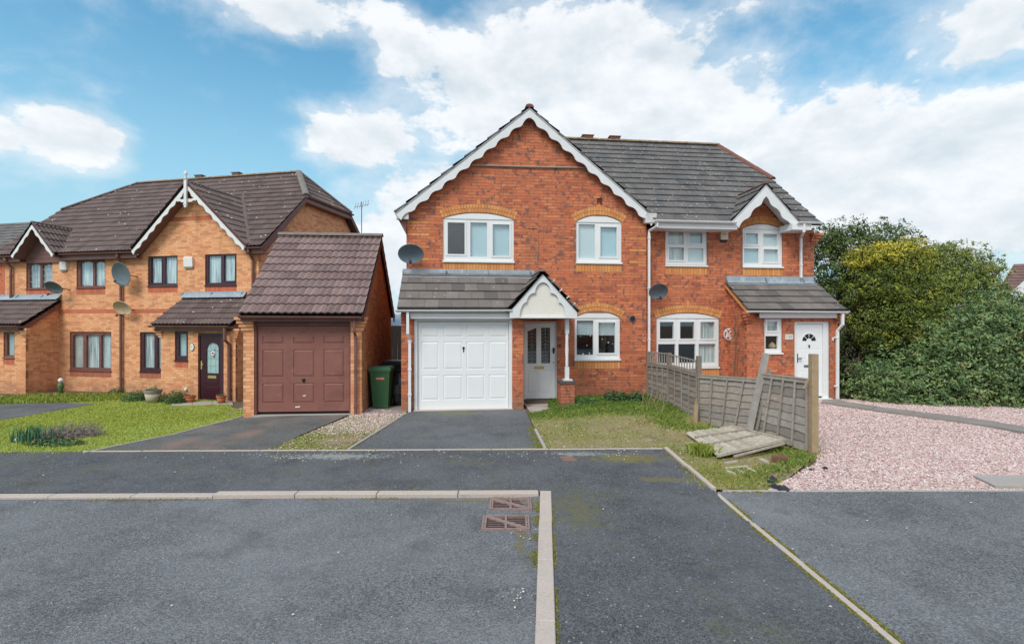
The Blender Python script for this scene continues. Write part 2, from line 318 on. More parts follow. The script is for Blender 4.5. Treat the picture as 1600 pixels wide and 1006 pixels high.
def redden(m):   # worn drive of the brown garage: pinkish scuffs
    nt = MAT[m].node_tree; N = nt.nodes.new; L = nt.links.new; bs = nt.nodes['Principled BSDF']
    src = bs.inputs['Base Color'].links[0].from_socket
    n = N('ShaderNodeTexNoise'); n.inputs['Scale'].default_value = 1.1; n.inputs['Detail'].default_value = 6
    L(N('ShaderNodeNewGeometry').outputs['Position'], n.inputs['Vector'])
    r = N('ShaderNodeMapRange'); L(n.outputs[0], r.inputs[0]); r.inputs[1].default_value = .52; r.inputs[2].default_value = .66; r.inputs[4].default_value = .7
    x = N('ShaderNodeMix'); x.data_type = 'RGBA'; L(r.outputs[0], x.inputs[0]); L(src, x.inputs[6]); x.inputs[7].default_value = (.27, .17, .14, 1)
    L(x.outputs[2], bs.inputs['Base Color'])
redden('old_asphalt')

# ------------------------------------------------------------------ frames and mesh building
class Frame:
    def __init__(s, deg):
        s.t = R(deg); s.c = math.cos(s.t); s.s = math.sin(s.t)
    def ray(s, px, V):
        dx = (px - 800) / 800; t = V / (-s.s * dx + s.c); return dx, t
    def u(s, px, V):
        dx, t = s.ray(px, V); return t * (dx * s.c + s.s)
    def z(s, px, py, V):
        dx, t = s.ray(px, V); return E - (py - 505) / 800 * t
    def p(s, px, py, V): return s.u(px, V), s.z(px, py, V)
    def w(s, u, v, z=0): return Vector((u * s.c - v * s.s, u * s.s + v * s.c, z))
    def scale(s, u, v): return 800 / max(.1, u * s.s + v * s.c)
WF = Frame(0)
BASE = {}     # thing -> (frame, ub, vb, zb)
def props(o, label=None, cat=None, group=None, kind=None):
    if label: o['label'] = label
    if cat: o['category'] = cat
    if group: o['group'] = group
    if kind: o['kind'] = kind
    return o
def thing(name, F, u, v, z, label, cat, group=None):
    o = bpy.data.objects.new(name, None); C.objects.link(o); o.empty_display_size = .2
    o.location = F.w(u, v, z); o.rotation_euler = (0, 0, F.t)
    BASE[o.name] = (F, u, v, z); return props(o, label, cat, group)
def base_of(o):
    while o.name not in BASE and o.parent: o = o.parent
    return BASE.get(o.name, (WF, 0, 0, 0))
class MB:
    def __init__(s): s.v = []; s.f = []; s.t = []; s.tone = .5; s.sm = False
    def poly(s, pts):
        n = len(s.v); s.v += [tuple(p) for p in pts]; s.f.append(tuple(range(n, n + len(pts)))); s.t.append(s.tone)
    def box(s, a0, a1, b0, b1, c0, c1):
        n = len(s.v)
        s.v += [(a0, b0, c0), (a1, b0, c0), (a1, b1, c0), (a0, b1, c0), (a0, b0, c1), (a1, b0, c1), (a1, b1, c1), (a0, b1, c1)]
        for f in ((0, 3, 2, 1), (4, 5, 6, 7), (0, 1, 5, 4), (1, 2, 6, 5), (2, 3, 7, 6), (3, 0, 4, 7)):
            s.f.append(tuple(n + i for i in f)); s.t.append(s.tone)
        return s
    def obox(s, c, X, Y, Z):     # oriented box, half vectors
        n = len(s.v); c = Vector(c); X = Vector(X); Y = Vector(Y); Z = Vector(Z)
        for k in (-1, 1):
            for (i, j) in ((-1, -1), (1, -1), (1, 1), (-1, 1)): s.v.append(tuple(c + X * i + Y * j + Z * k))
        for f in ((0, 3, 2, 1), (4, 5, 6, 7), (0, 1, 5, 4), (1, 2, 6, 5), (2, 3, 7, 6), (3, 0, 4, 7)):
            s.f.append(tuple(n + i for i in f)); s.t.append(s.tone)
        return s
    def prism(s, pts, v0, v1, side=None):   # polygon in (u,z), extruded along v
        n = len(s.v); k = len(pts)
        s.v += [(p[0], v0, p[1]) for p in pts] + [(p[0], v1, p[1]) for p in pts]
        s.f.append(tuple(range(n, n + k))); s.t.append(s.tone)
        s.f.append(tuple(range(n + 2 * k - 1, n + k - 1, -1))); s.t.append(s.tone)
        for i in range(k):
            j = (i + 1) % k; s.f.append((n + j, n + i, n + k + i, n + k + j)); s.t.append(s.tone)
        return s
    def prism_u(s, pts, u0, u1):            # polygon in (v,z), extruded along u
        n = len(s.v); k = len(pts)
        s.v += [(u0, p[0], p[1]) for p in pts] + [(u1, p[0], p[1]) for p in pts]
        s.f.append(tuple(range(n + k - 1, n - 1, -1))); s.t.append(s.tone)
        s.f.append(tuple(range(n + k, n + 2 * k))); s.t.append(s.tone)
        for i in range(k):
            j = (i + 1) % k; s.f.append((n + i, n + j, n + k + j, n + k + i)); s.t.append(s.tone)
        return s
    def prism_z(s, pts, z0, z1):
        n = len(s.v); k = len(pts)
        s.v += [(p[0], p[1], z0) for p in pts] + [(p[0], p[1], z1) for p in pts]
        s.f.append(tuple(range(n + k - 1, n - 1, -1))); s.t.append(s.tone)
        s.f.append(tuple(range(n + k, n + 2 * k))); s.t.append(s.tone)
        for i in range(k):
            j = (i + 1) % k; s.f.append((n + i, n + j, n + k + j, n + k + i)); s.t.append(s.tone)
        return s
    def tube(s, path, r, n=8, cap=True, up=None):
        path = [Vector(p) for p in path]; rs = r if isinstance(r, (list, tuple)) else [r] * len(path)
        rings = []
        for i, p in enumerate(path):
            a = path[max(0, i - 1)]; b = path[min(len(path) - 1, i + 1)]; d = (b - a).normalized()
            ref = Vector(up) if up else (Vector((0, 1, 0)) if abs(d.y) < .9 else Vector((1, 0, 0)))
            x = d.cross(ref).normalized(); y = d.cross(x).normalized()
            ring = []
            for k in range(n):
                an = 2 * math.pi * (k + .5) / n
                s.v.append(tuple(p + (x * math.cos(an) + y * math.sin(an)) * rs[i])); ring.append(len(s.v) - 1)
            rings.append(ring)
        for a, b in zip(rings, rings[1:]):
            for k in range(n):
                j = (k + 1) % n; s.f.append((a[k], a[j], b[j], b[k])); s.t.append(s.tone)
        if cap:
            s.f.append(tuple(reversed(rings[0]))); s.t.append(s.tone); s.f.append(tuple(rings[-1])); s.t.append(s.tone)
        return s
    def lathe(s, c, prof, n=16, axis='z'):
        rings = []
        for (r, h) in prof:
            ring = []
            for k in range(n):
                a = 2 * math.pi * k / n; x, y = r * math.cos(a), r * math.sin(a)
                s.v.append((c[0] + x, c[1] + y, c[2] + h) if axis == 'z' else (c[0] + x, c[1] + h, c[2] + y)); ring.append(len(s.v) - 1)
            rings.append(ring)
        for a, b in zip(rings, rings[1:]):
            for k in range(n):
                j = (k + 1) % n; s.f.append((a[k], a[j], b[j], b[k])); s.t.append(s.tone)
        s.f.append(tuple(reversed(rings[0]))); s.t.append(s.tone); s.f.append(tuple(rings[-1])); s.t.append(s.tone)
        return s
    def mesh(s, name, m, off=(0, 0, 0)):
        me = bpy.data.meshes.new(name)
        me.from_pydata([(a - off[0], b - off[1], c - off[2]) for a, b, c in s.v], [], s.f)
        at = me.attributes.new('tone', 'FLOAT', 'FACE'); at.data.foreach_set('value', s.t)
        me.materials.append(MAT[m])
        me.polygons.foreach_set('use_smooth', [bool(s.sm)] * len(me.polygons))
        me.update(); return me
    def build(s, name, m, parent=None, **k):
        F, u, v, z = base_of(parent) if parent else (WF, 0, 0, 0)
        o = bpy.data.objects.new(name, s.mesh(name, m, (u, v, z))); C.objects.link(o); o.parent = parent
        return props(o, **k)
def fast_mesh(name, V, Fq, m, tone=None, smooth=False):
    """V (n,3), Fq (m,k) arrays"""
    me = bpy.data.meshes.new(name); k = Fq.shape[1]
    me.vertices.add(len(V)); me.vertices.foreach_set('co', V.astype(np.float32).ravel())
    me.loops.add(Fq.size); me.loops.foreach_set('vertex_index', Fq.astype(np.int32).ravel())
    me.polygons.add(len(Fq)); me.polygons.foreach_set('loop_start', np.arange(0, Fq.size, k, dtype=np.int32))
    me.polygons.foreach_set('loop_total', np.full(len(Fq), k, dtype=np.int32))
    if tone is not None:
        at = me.attributes.new('tone', 'FLOAT', 'FACE'); at.data.foreach_set('value', tone.astype(np.float32))
    me.materials.append(MAT[m]); me.update(calc_edges=True)
    me.polygons.foreach_set('use_smooth', np.full(len(Fq), bool(smooth)))
    return me
def link(name, me, parent=None, **k):
    o = bpy.data.objects.new(name, me); C.objects.link(o); o.parent = parent; return props(o, **k)
def mb(): return MB()

# ------------------------------------------------------------------ terrain
def S(x):
    x = min(1, max(0, x)); return x * x * (3 - 2 * x)
def gz(x, y):
    z = 0.0 if y < 6.2 else min(.17, .02 + (y - 6.2) * .0185)
    if y < 6.2 and y > 5.9: z = .02 * (y - 5.9) / .3 if x > .3 else 0
    z -= .55 * S((-4.6 - x) / 4.0) * S((y - 8.3) / 6.5)
    z += .09 * S((x - .6) / 1.5) * S((4.3 - x) / .6) * S((y - 8.4) / 2.5)
    return z
def G(px, py):
    z = .1
    for _ in range(8):
        Y = (E - z) * 800 / (py - 505); X = (px - 800) / 800 * Y; z = gz(X, Y)
    return X, Y
def clip_half(poly, a, b, c):   # keep a*x+b*y<=c
    out = []
    for i in range(len(poly)):
        p, q = poly[i], poly[(i + 1) % len(poly)]
        dp = a * p[0] + b * p[1] - c; dq = a * q[0] + b * q[1] - c
        if dp <= 0: out.append(p)
        if (dp < 0 < dq) or (dq < 0 < dp):
            t = dp / (dp - dq); out.append((p[0] + (q[0] - p[0]) * t, p[1] + (q[1] - p[1]) * t))
    return out
def drape(name, pts, off, m, cell=.5, **k):
    b = mb(); x0 = min(p[0] for p in pts); x1 = max(p[0] for p in pts); y0 = min(p[1] for p in pts); y1 = max(p[1] for p in pts)
    i0 = math.floor(x0 / cell); i1 = math.ceil(x1 / cell); j0 = math.floor(y0 / cell); j1 = math.ceil(y1 / cell)
    for i in range(i0, i1):
        col = clip_half(clip_half(pts, 1, 0, (i + 1) * cell), -1, 0, -i * cell)
        if len(col) < 3: continue
        for j in range(j0, j1):
            c = clip_half(clip_half(col, 0, 1, (j + 1) * cell), 0, -1, -j * cell)
            if len(c) < 3: continue
            ar = sum(c[q][0] * c[(q + 1) % len(c)][1] - c[(q + 1) % len(c)][0] * c[q][1] for q in range(len(c)))
            if abs(ar) < 1e-6: continue
            if ar < 0: c = c[::-1]
            b.poly([(x, y, gz(x, y) + off) for x, y in c])
    b.sm = True
    return b.build(name, m, None, kind='structure', **k)
b = mb(); b.poly([(-400, -400, -.75), (400, -400, -.75), (400, 600, -.75), (-400, 600, -.75)]); b.build('distant_ground', 'soil', kind='structure')
drape('ground', [(-40, -20), (40, -20), (40, 45), (-40, 45)], -.03, 'soil', cell=1.0)
KX = lambda y: .15 + (y - 3.34) * .066        # left edge of the kerb that runs towards the camera
pY = lambda x: 8.12 + (x + 6.8) * .018        # line of the edging in front of the drives
drape('road', [(-40, -20), (KX(-20), -20), (KX(6.2), 6.2), (-40, 6.12)], 0.0, 'road_asphalt')
drape('footway', [(-40, 6.25), (KX(6.2) + .13, 6.25), (KX(-20) + .13, -20), (2.5, -20), (2.5, 6.2), (2.46, pY(2.46)), (-6.8, pY(-6.8)), (-40, 7.6)], .012, 'path_asphalt')
drape('side_road', [(2.52, -20), (40, -20), (40, 6.3), (2.52, 6.3)], .008, 'road_asphalt')
rdL = [G(130, 709), G(200, 694), G(270, 680), G(330, 664), G(360, 657), G(392, 647)]
drape('garage_driveway', rdL + [G(552, 645), G(530, 655), G(470, 680), (G(425, 703)[0], pY(-4) + .0)], .010, 'old_asphalt')
mdr = [(-2.60, pY(-2.6)), (.50, pY(.5)), (.30, 11.75), (-2.25, 11.75)]
drape('driveway', mdr, .010, 'drive_asphalt')
drape('far_driveway', [G(0, 656), G(60, 646), G(120, 636), G(150, 631), G(95, 629), G(0, 632), (-25, 12.5), (-25, 11)], .010, 'drive_asphalt')
lawn_poly = [G(0, 713), G(130, 709)] + rdL[1:] + [G(378, 640), G(352, 627), G(230, 617), G(60, 620), (-25, 16.5), (-25, 8.0)]
drape('lawn', lawn_poly, .002, 'lawn_bed')
garden_poly = [(.52, pY(.5)), (2.46, pY(2.46)), (2.52, 6.4), (3.2, 6.3), (4.4, 7.6), (4.72, 8.0), (4.3, 9.2), (3.8, 10.2), (3.7, 11.9), (3.65, 13.3), (.9, 13.0), (.85, 11.6), (.36, 11.2)]
drape('front_garden', garden_poly, .006, 'garden_bed')
strip_poly = [(-3.95, pY(-4)), (-2.62, pY(-2.6)), (-2.3, 11.3), (-3.3, 11.9)]
drape('verge_strip', strip_poly, .006, 'garden_bed')
gravel_poly = [(3.15, 6.32), (14, 6.32), (14, 12.6), (7.0, 13.2), (4.2, 13.2), (4.0, 10.6), (4.5, 9.2), (4.78, 8.0), (4.45, 7.5)]
drape('gravel_forecourt', gravel_poly, .008, 'gravel_bed')

# kerbs and edgings: every stone a piece of its own
kerb = mb(); kerb.box(-.02, .02, -.02, .02, -.05, -.02)
def stones(parent, name, P, Q, length, width, top, depth, m, jit=.0, bev=True):
    P = Vector(P); Q = Vector(Q); d = (Q - P); Ltot = d.length; d.normalize(); nrm = Vector((-d.y, d.x))
    n = max(1, round(Ltot / length)); st = Ltot / n
    for i in range(n):
        c = P + d * (i + .5) * st
        jx, jy = rnd.uniform(-jit, jit), rnd.uniform(-jit, jit); rot = rnd.uniform(-jit, jit) * .6
        z = gz(c.x, c.y) + top + rnd.uniform(-jit, jit) * .3
        h = st / 2 - .005; w = width / 2; e = min(.006, width * .1)
        q = mb(); q.tone = rnd.random()
        lo = [(-h, -w), (h, -w), (h, w), (-h, w)]; hi = [(-h + e, -w + e), (h - e, -w + e), (h - e, w - e), (-h + e, w - e)]
        n0 = len(q.v)
        q.v += [(x, y, -depth) for x, y in lo] + [(x, y, -e) for x, y in lo] + [(x, y, 0) for x, y in hi]
        for k in range(4):
            j = (k + 1) % 4; q.f += [(k, j, 4 + j, 4 + k), (4 + k, 4 + j, 8 + j, 8 + k)]; q.t += [q.tone] * 2
        q.f.append((8, 9, 10, 11)); q.t.append(q.tone)
        o = q.build(name, m, None); o.parent = parent
        o.location = (c.x + nrm.x * jx, c.y + nrm.y * jx, z); o.rotation_euler = (0, -math.atan2(gz(*(c + d * .4)) - gz(*(c - d * .4)), .8), math.atan2(d.y, d.x) + rot)
ke = bpy.data.objects.new('kerb', None); C.objects.link(ke); ke['kind'] = 'structure'
stones(ke, 'kerb_stone', (-12.4, 6.12), (.325, 6.235), .98, .128, .030, .1, 'kerb_concrete', .004)
stones(ke, 'kerb_stone', (KX(6.3) + .07, 6.30), (KX(-1) + .07, -1.0), .90, .135, .034, .1, 'kerb_concrete', .004)
eg = bpy.data.objects.new('path_edging', None); C.objects.link(eg); eg['kind'] = 'structure'
stones(eg, 'edging_stone', (-6.8, pY(-6.8)), (2.44, pY(2.44)), .91, .045, .022, .06, 'kerb_concrete', .004)
stones(eg, 'edging_stone', (2.49, pY(2.5)), (2.50, 6.35), .91, .06, .045, .08, 'kerb_concrete', .008)
stones(eg, 'edging_stone', (2.50, 6.25), (2.52, -1), .91, .052, .022, .06, 'kerb_concrete', .006)
stones(eg, 'edging_stone', (.53, pY(.5) + .02), (.44, 9.6), .91, .05, .05, .06, 'concrete', .006)
stones(eg, 'edging_stone', (-2.62, pY(-2.6) + .02), (-2.33, 11.2), .91, .045, .03, .06, 'concrete', .006)
for P, Q in zip(rdL, rdL[1:]): stones(eg, 'edging_stone', P, Q, .8, .04, .025, .06, 'concrete', .004)
stones(eg, 'edging_stone', (2.6, 6.32), (14, 6.34), .91, .05, .02, .06, 'concrete', .008)

def slab_obj(parent, pts, z, th, m, name='paving_slab'):
    cx = sum(p[0] for p in pts) / len(pts); cy = sum(p[1] for p in pts) / len(pts)
    q = mb(); q.prism_z([(p[0] - cx, p[1] - cy) for p in pts], -th, 0); o = q.build(name, m); o.parent = parent; o.location = (cx, cy, z); return o
def group_empty(name):
    o = bpy.data.objects.new(name, None); C.objects.link(o); o['kind'] = 'structure'; return o

# ------------------------------------------------------------------ brickwork
UNIT = {}
def unit_brick(m, tone):
    k = (m, tone)
    if k not in UNIT:
        b = mb(); b.tone = tone / 11
        x, z, e = .5, .5, .0
        b.v = [(-x, 0, -z), (x, 0, -z), (x, 0, z), (-x, 0, z), (-x, 1, -z), (x, 1, -z), (x, 1, z), (-x, 1, z)]
        b.f = [(0, 1, 2, 3), (1, 5, 6, 2), (4, 0, 3, 7), (3, 2, 6, 7), (4, 5, 1, 0)]; b.t = [b.tone] * 5
        UNIT[k] = b.mesh('brick_' + m, m)
    return UNIT[k]
class Masonry:
    """collects the bricks of one building; the 300 that show largest become objects, the rest one mesh per material"""
    def __init__(s, th, F, zb, main='red_brick', mortar='mortar'):
        s.th = th; s.F = F; s.zb = zb; s.m = main; s.mm = mortar; s.mort = mb(); s.br = []; s.wall = None
    def add(s, a, z, ln, h, face, off, rot=0, m=None, sgn=1, d=.1, w=1.0):
        # face 'f': a=u at V=off facing the street; 's': a=v at u=off, outward sign sgn
        s.br.append((a, z, ln, h, face, off, rot, m or s.m, sgn, d, w))
    def mortar_box(s, a0, a1, z0, z1, face, off, sgn, d=.085):
        if face == 'f': s.mort.box(a0, a1, off + .0028, off + d, z0, z1)
        else:
            if sgn > 0: s.mort.box(off - d, off - .0028, a0, a1, z0, z1)
            else: s.mort.box(off + .0028, off + d, a0, a1, z0, z1)
    def field(s, poly, face, off, sgn=1, holes=(), skips=(), m=None, cg=.075, ln=.225, bands=None, rank=1.0, phase=0.0):
        z0 = min(p[1] for p in poly); z1 = max(p[1] for p in poly)
        k0 = math.floor((z0 - s.zb) / cg + 1e-6); k1 = math.ceil((z1 - s.zb) / cg - 1e-6)
        for k in range(k0, k1):
            zl = max(z0, s.zb + k * cg); zh = min(z1, s.zb + (k + 1) * cg)
            if zh - zl < .012: continue
            zm = (zl + zh) / 2
            xs = []
            for i in range(len(poly)):
                p, q = poly[i], poly[(i + 1) % len(poly)]
                if (p[1] <= zm < q[1]) or (q[1] <= zm < p[1]): xs.append(p[0] + (zm - p[1]) / (q[1] - p[1]) * (q[0] - p[0]))
            xs.sort(); iv = list(zip(xs[::2], xs[1::2]))
            def sub(iv, hs):
                for h in hs:
                    r = h(zm)
                    if not r: continue
                    out = []
                    for a, b_ in iv:
                        if r[1] <= a or r[0] >= b_: out.append((a, b_)); continue
                        if r[0] > a: out.append((a, r[0]))
                        if r[1] < b_: out.append((r[1], b_))
                    iv = out
                return iv
            iv = sub(iv, holes)
            for a, b_ in iv:
                if b_ - a > .01: s.mortar_box(a, b_, zl, zh, face, off, sgn)
            mat_c = m or s.m
            if bands:
                for (ba, bb, bm) in bands:
                    if ba <= zm < bb: mat_c = bm
            sh = (.5 if k % 2 else 0) + phase
            for a, b_ in sub(iv, skips):
                i0 = math.floor(a / ln - sh) - 1
                x = (i0 + sh) * ln
                while x < b_:
                    l, r = max(a, x + .005), min(b_, x + ln - .005)
                    if b_ - r < .05: r = b_
                    if l - a < .05: l = a
                    if r - l > .025 and not (b_ - l < .055 and l > a + .001) and not (r - a < .055 and r < b_ - .001):
                        s.add((l + r) / 2, zm, r - l, zh - zl - .0105, face, off + rnd.uniform(-.0015, .0015), 0, mat_c, sgn, w=rank)
                    x += ln
    def soldiers(s, u0, u1, z0, z1, V, m='buff_brick', off=.0):
        n = max(1, round((u1 - u0) / .075)); w = (u1 - u0) / n
        s.mort.box(u0, u1, V + .004, V + .08, z0, z1)
        for i in range(n): s.add(u0 + (i + .5) * w, (z0 + z1) / 2, w - .009, z1 - z0 - .012, 'f', V - .003 + rnd.uniform(-.001, .001), 0, m)
    def arch(s, uc, zs, half, rise, V, rings=2, th=.105, m='buff_brick', key=True, clipleft=None):
        # segmental arch: springs at z=zs +-half, rises by rise
        Rr = (half * half + rise * rise) / (2 * rise); zc = zs + rise - Rr; A = math.asin(min(1, half / Rr))
        pts = []
        K = 14
        Ro = Rr + rings * th + .004
        for i in range(K + 1):
            a = -A + 2 * A * i / K; pts.append((uc + Ro * math.sin(a), zc + Ro * math.cos(a)))
        inner = [(uc + (Rr) * math.sin(-A + 2 * A * i / K), zc + (Rr) * math.cos(-A + 2 * A * i / K)) for i in range(K + 1)]
        for i in range(K):
            s.mort.prism([inner[i], inner[i + 1], pts[i + 1], pts[i]], V + .003, V + .08)
        for r in range(rings):
            rc = Rr + (r + .5) * th + .003; n = round(2 * A * rc / .076)
            for i in range(n):
                a = -A + 2 * A * (i + .5) / n
                if clipleft and uc + rc * math.sin(a) < clipleft: continue
                s.add(uc + rc * math.sin(a), zc + rc * math.cos(a), 2 * A * rc / n - .009, th - .009, 'f', V - .004 + rnd.uniform(-.001, .001), a, m)
        if key:
            s.add(uc, zc + Rr + rings * th + .05, .07, .1, 'f', V - .004, 0, m)
        rcs = Rr + rings * th + .008
        def skip(z):
            if z < zs - .02 or z > zc + rcs: return None
            dd = rcs * rcs - (z - zc) ** 2
            x = math.sqrt(max(0, dd)); return (uc - x, uc + x)
        def skip2(z):
            if z < zs - .02 or z > zc + rcs: return None
            r = skip(z); lim = (rcs) * math.sin(A)
            # cut by the radial skewbacks
            e = rcs * math.sin(A) * max(.0, min(1., (z - zc) / (rcs * math.cos(A))))
            return (uc - min(r[1] - uc, e), uc + min(r[1] - uc, e))
        return skip2
    def finish(s, limit=300, wallname='wall'):
        s.wall = s.mort.build(wallname, s.mm, s.th)
        F, ub, vb, zb = BASE[s.th.name]
        def size(b):
            a, z, ln, h, face, off = b[:6]
            u, v = (a, off) if face == 'f' else (off, a)
            sc_ = F.scale(u, v); f = 1. if face == 'f' else .25
            vis = b[10]
            return ln * h * sc_ * sc_ * f * vis
        order = sorted(range(len(s.br)), key=lambda i: -size(s.br[i]))
        one = set(order[:limit])
        rest = {}
        for i, (a, z, ln, h, face, off, rot, m, sgn, d, w) in enumerate(s.br):
            tone = rnd.randrange(12)
            if i in one:
                o = bpy.data.objects.new('brick', unit_brick(m, tone)); C.objects.link(o); o.parent = s.wall
                if face == 'f':
                    o.location = (a - ub, off - vb, z - zb); o.rotation_euler = (0, rot, 0); o.scale = (ln, d, h)
                else:
                    o.location = (off - ub, a - vb, z - zb); o.rotation_euler = (0, 0, math.pi / 2 * sgn); o.scale = (ln, d, h)
            else: rest.setdefault(m, []).append((a, z, ln, h, face, off, rot, sgn, d, tone / 11))
        quads = np.array([(0, 1, 2, 3), (1, 5, 6, 2), (4, 0, 3, 7), (3, 2, 6, 7), (4, 5, 1, 0)])
        uv = np.array([(-.5, 0, -.5), (.5, 0, -.5), (.5, 0, .5), (-.5, 0, .5), (-.5, 1, -.5), (.5, 1, -.5), (.5, 1, .5), (-.5, 1, .5)])
        for m, L_ in rest.items():
            V = np.zeros((len(L_), 8, 3)); T = np.zeros(len(L_))
            for i, (a, z, ln, h, face, off, rot, sgn, d, t) in enumerate(L_):
                p = uv * (ln, d, h)
                if face == 'f':
                    c, s_ = math.cos(rot), math.sin(rot)
                    q = np.stack([p[:, 0] * c + p[:, 2] * s_, p[:, 1], -p[:, 0] * s_ + p[:, 2] * c], 1)
                    V[i] = q + (a - ub, off - vb, z - zb)
                else:
                    q = np.stack([-p[:, 1] * sgn, p[:, 0] * sgn, p[:, 2]], 1); V[i] = q + (off - ub, a - vb, z - zb)
                T[i] = t
            Fq = (quads[None] + (np.arange(len(L_)) * 8)[:, None, None]).reshape(-1, 4)
            link('brickwork', fast_mesh('brickwork', V.reshape(-1, 3), Fq, m, np.repeat(T, 5)), s.wall, kind='stuff')
def rect(a0, a1, z0, z1): return lambda z: (a0, a1) if z0 <= z < z1 else None

# ------------------------------------------------------------------ roof tiles
class Roof:
    def __init__(s, th, F, m, tw=.30, gauge=.30, profile='flat'):
        s.th = th; s.F = F; s.m = m; s.tw = tw; s.g = gauge; s.pr = profile; s.deck = mb(); s.full = []; s.rest = mb(); s.um = {}; s.extra = []
        s.slices = [(0, 1)] if profile == 'flat' else [(i / 8, (i + 1) / 8) for i in range(8)]
    def h(s, x):   # profile height across one tile, x 0..1
        if s.pr == 'flat': return 0
        return .034 * (.5 - .5 * math.cos(4 * math.pi * x))
    def tile(s, poly2, a0, s0, out, O, A, Sv, Nv, tone, clipf):
        g, tw, th = s.g, s.tw, .032
        lift = lambda y: .012 + th * (1 - (y - s0) / g)
        for (f0, f1) in s.slices:
            x0 = a0 + tw * f0 + (.002 if f0 == 0 else 0); x1 = a0 + tw * f1 - (.002 if f1 == 1 else 0)
            q = [(x0, s0), (x1, s0), (x1, s0 + g + .02), (x0, s0 + g + .02)]
            if clipf: q = clipf(q)
            if len(q) < 3: continue
            def P(x, y, dz=0):
                w = O + A * x + Sv * y + Nv * (lift(y) + s.h((x - a0) / tw) + dz); return w
            out.tone = tone; out.poly([P(x, y) for x, y in q])
            for i in range(len(q)):
                p, r = q[i], q[(i + 1) % len(q)]
                onb = abs(p[1] - s0) < 1e-4 and abs(r[1] - s0) < 1e-4
                side = (abs(p[0] - r[0]) < 1e-6 and (abs(p[0] - (a0 + .002)) < 1e-4 or abs(p[0] - (a0 + tw - .002)) < 1e-4))
                edge = clipf and not onb and not side and abs(p[0] - r[0]) + abs(p[1] - r[1]) > .02 and not (abs(p[1] - r[1]) < 1e-6) and not abs(p[0] - r[0]) < 1e-6
                if onb or side or edge:
                    out.poly([P(r[0], r[1], -.034), P(p[0], p[1], -.034), P(*p), P(*r)])
    def plane(s, O, A, Sv, poly, bond=True, w=1.0, g0=None):
        """O frame point, A along eave, Sv up slope (unit), poly convex ccw in (a,s)"""
        O = Vector(O); A = Vector(A).normalized(); Sv = Vector(Sv).normalized(); Nv = A.cross(Sv).normalized()
        s.deck.poly([O + A * x + Sv * y - Nv * .004 for x, y in poly])
        s.deck.poly([O + A * x + Sv * y - Nv * .035 for x, y in reversed(poly)])
        edges = []
        for i in range(len(poly)):
            p, q = poly[i], poly[(i + 1) % len(poly)]; n = (q[1] - p[1], -(q[0] - p[0])); edges.append((n[0], n[1], n[0] * p[0] + n[1] * p[1]))
        def inside(x, y): return all(n0 * x + n1 * y <= c + 1e-6 for n0, n1, c in edges)
        def clipf(q):
            for n0, n1, c in edges:
                q = clip_half(q, n0, n1, c)
                if len(q) < 3: return []
            return q
        a0 = min(p[0] for p in poly); a1 = max(p[0] for p in poly); s0 = min(p[1] for p in poly); s1 = max(p[1] for p in poly)
        j = 0; y = s0; xa = a0
        if g0: j = math.floor((s0 - g0[1]) / s.g + 1e-6); y = g0[1] + j * s.g; xa = g0[0] + math.floor((a0 - g0[0]) / s.tw) * s.tw
        while y < s1 - .02:
            sh = (.5 if (j % 2 and bond) else 0) * s.tw
            x = xa - sh
            while x < a1:
                c = [(x, y), (x + s.tw, y), (x + s.tw, y + s.g), (x, y + s.g)]
                t = rnd.randrange(10)
                if all(inside(*p) for p in c): s.full.append((O, A, Sv, Nv, x, y, t, w))
                else:
                    cl = clipf(c)
                    if len(cl) >= 3:
                        ar = abs(sum(cl[q][0] * cl[(q + 1) % len(cl)][1] - cl[(q + 1) % len(cl)][0] * cl[q][1] for q in range(len(cl)))) / 2
                        if ar > .0008: s.tile(cl, x, y, s.rest, O, A, Sv, Nv, t / 9, clipf)
                x += s.tw
            y += s.g; j += 1
    def finish(s, limit=300, name='roof', deckmat='black', tname='roof_tile'):
        o = s.deck.build(name, deckmat, s.th)
        F, ub, vb, zb = BASE[s.th.name]; B = Vector((ub, vb, zb))
        def size(k):
            O, A, Sv, Nv, x, y, t, w = s.full[k]; p = O + A * x + Sv * y
            wp = F.w(*p) - Vector((0, 0, E)); n = F.w(*Nv)
            return w * abs(n.dot(wp.normalized())) / wp.length ** 2
        order = sorted(range(len(s.full)), key=lambda k: -size(k)); one = set(order[:limit])
        for k, (O, A, Sv, Nv, x, y, t, w) in enumerate(s.full):
            if k in one:
                if t not in s.um:
                    q = mb(); s.tile(None, 0, 0, q, Vector((0, 0, 0)), Vector((1, 0, 0)), Vector((0, 1, 0)), Vector((0, 0, 1)), t / 9, None)
                    s.um[t] = q.mesh('roof_tile', s.m)
                ob = bpy.data.objects.new(tname, s.um[t]); C.objects.link(ob); ob.parent = o
                Mx = Matrix((A, Sv, Nv)).transposed().to_4x4(); Mx.translation = O + A * x + Sv * y - B + Nv * rnd.uniform(-.001, .003)
                ob.matrix_local = Mx @ Matrix.Rotation(R(rnd.uniform(-.35, .35)), 4, 'Z')
            else: s.tile(None, x, y, s.rest, O, A, Sv, Nv, t / 9, None)
        if s.rest.f: s.rest.build('roof_tiles', s.m, o, kind='stuff')
        s.ob = o; return o
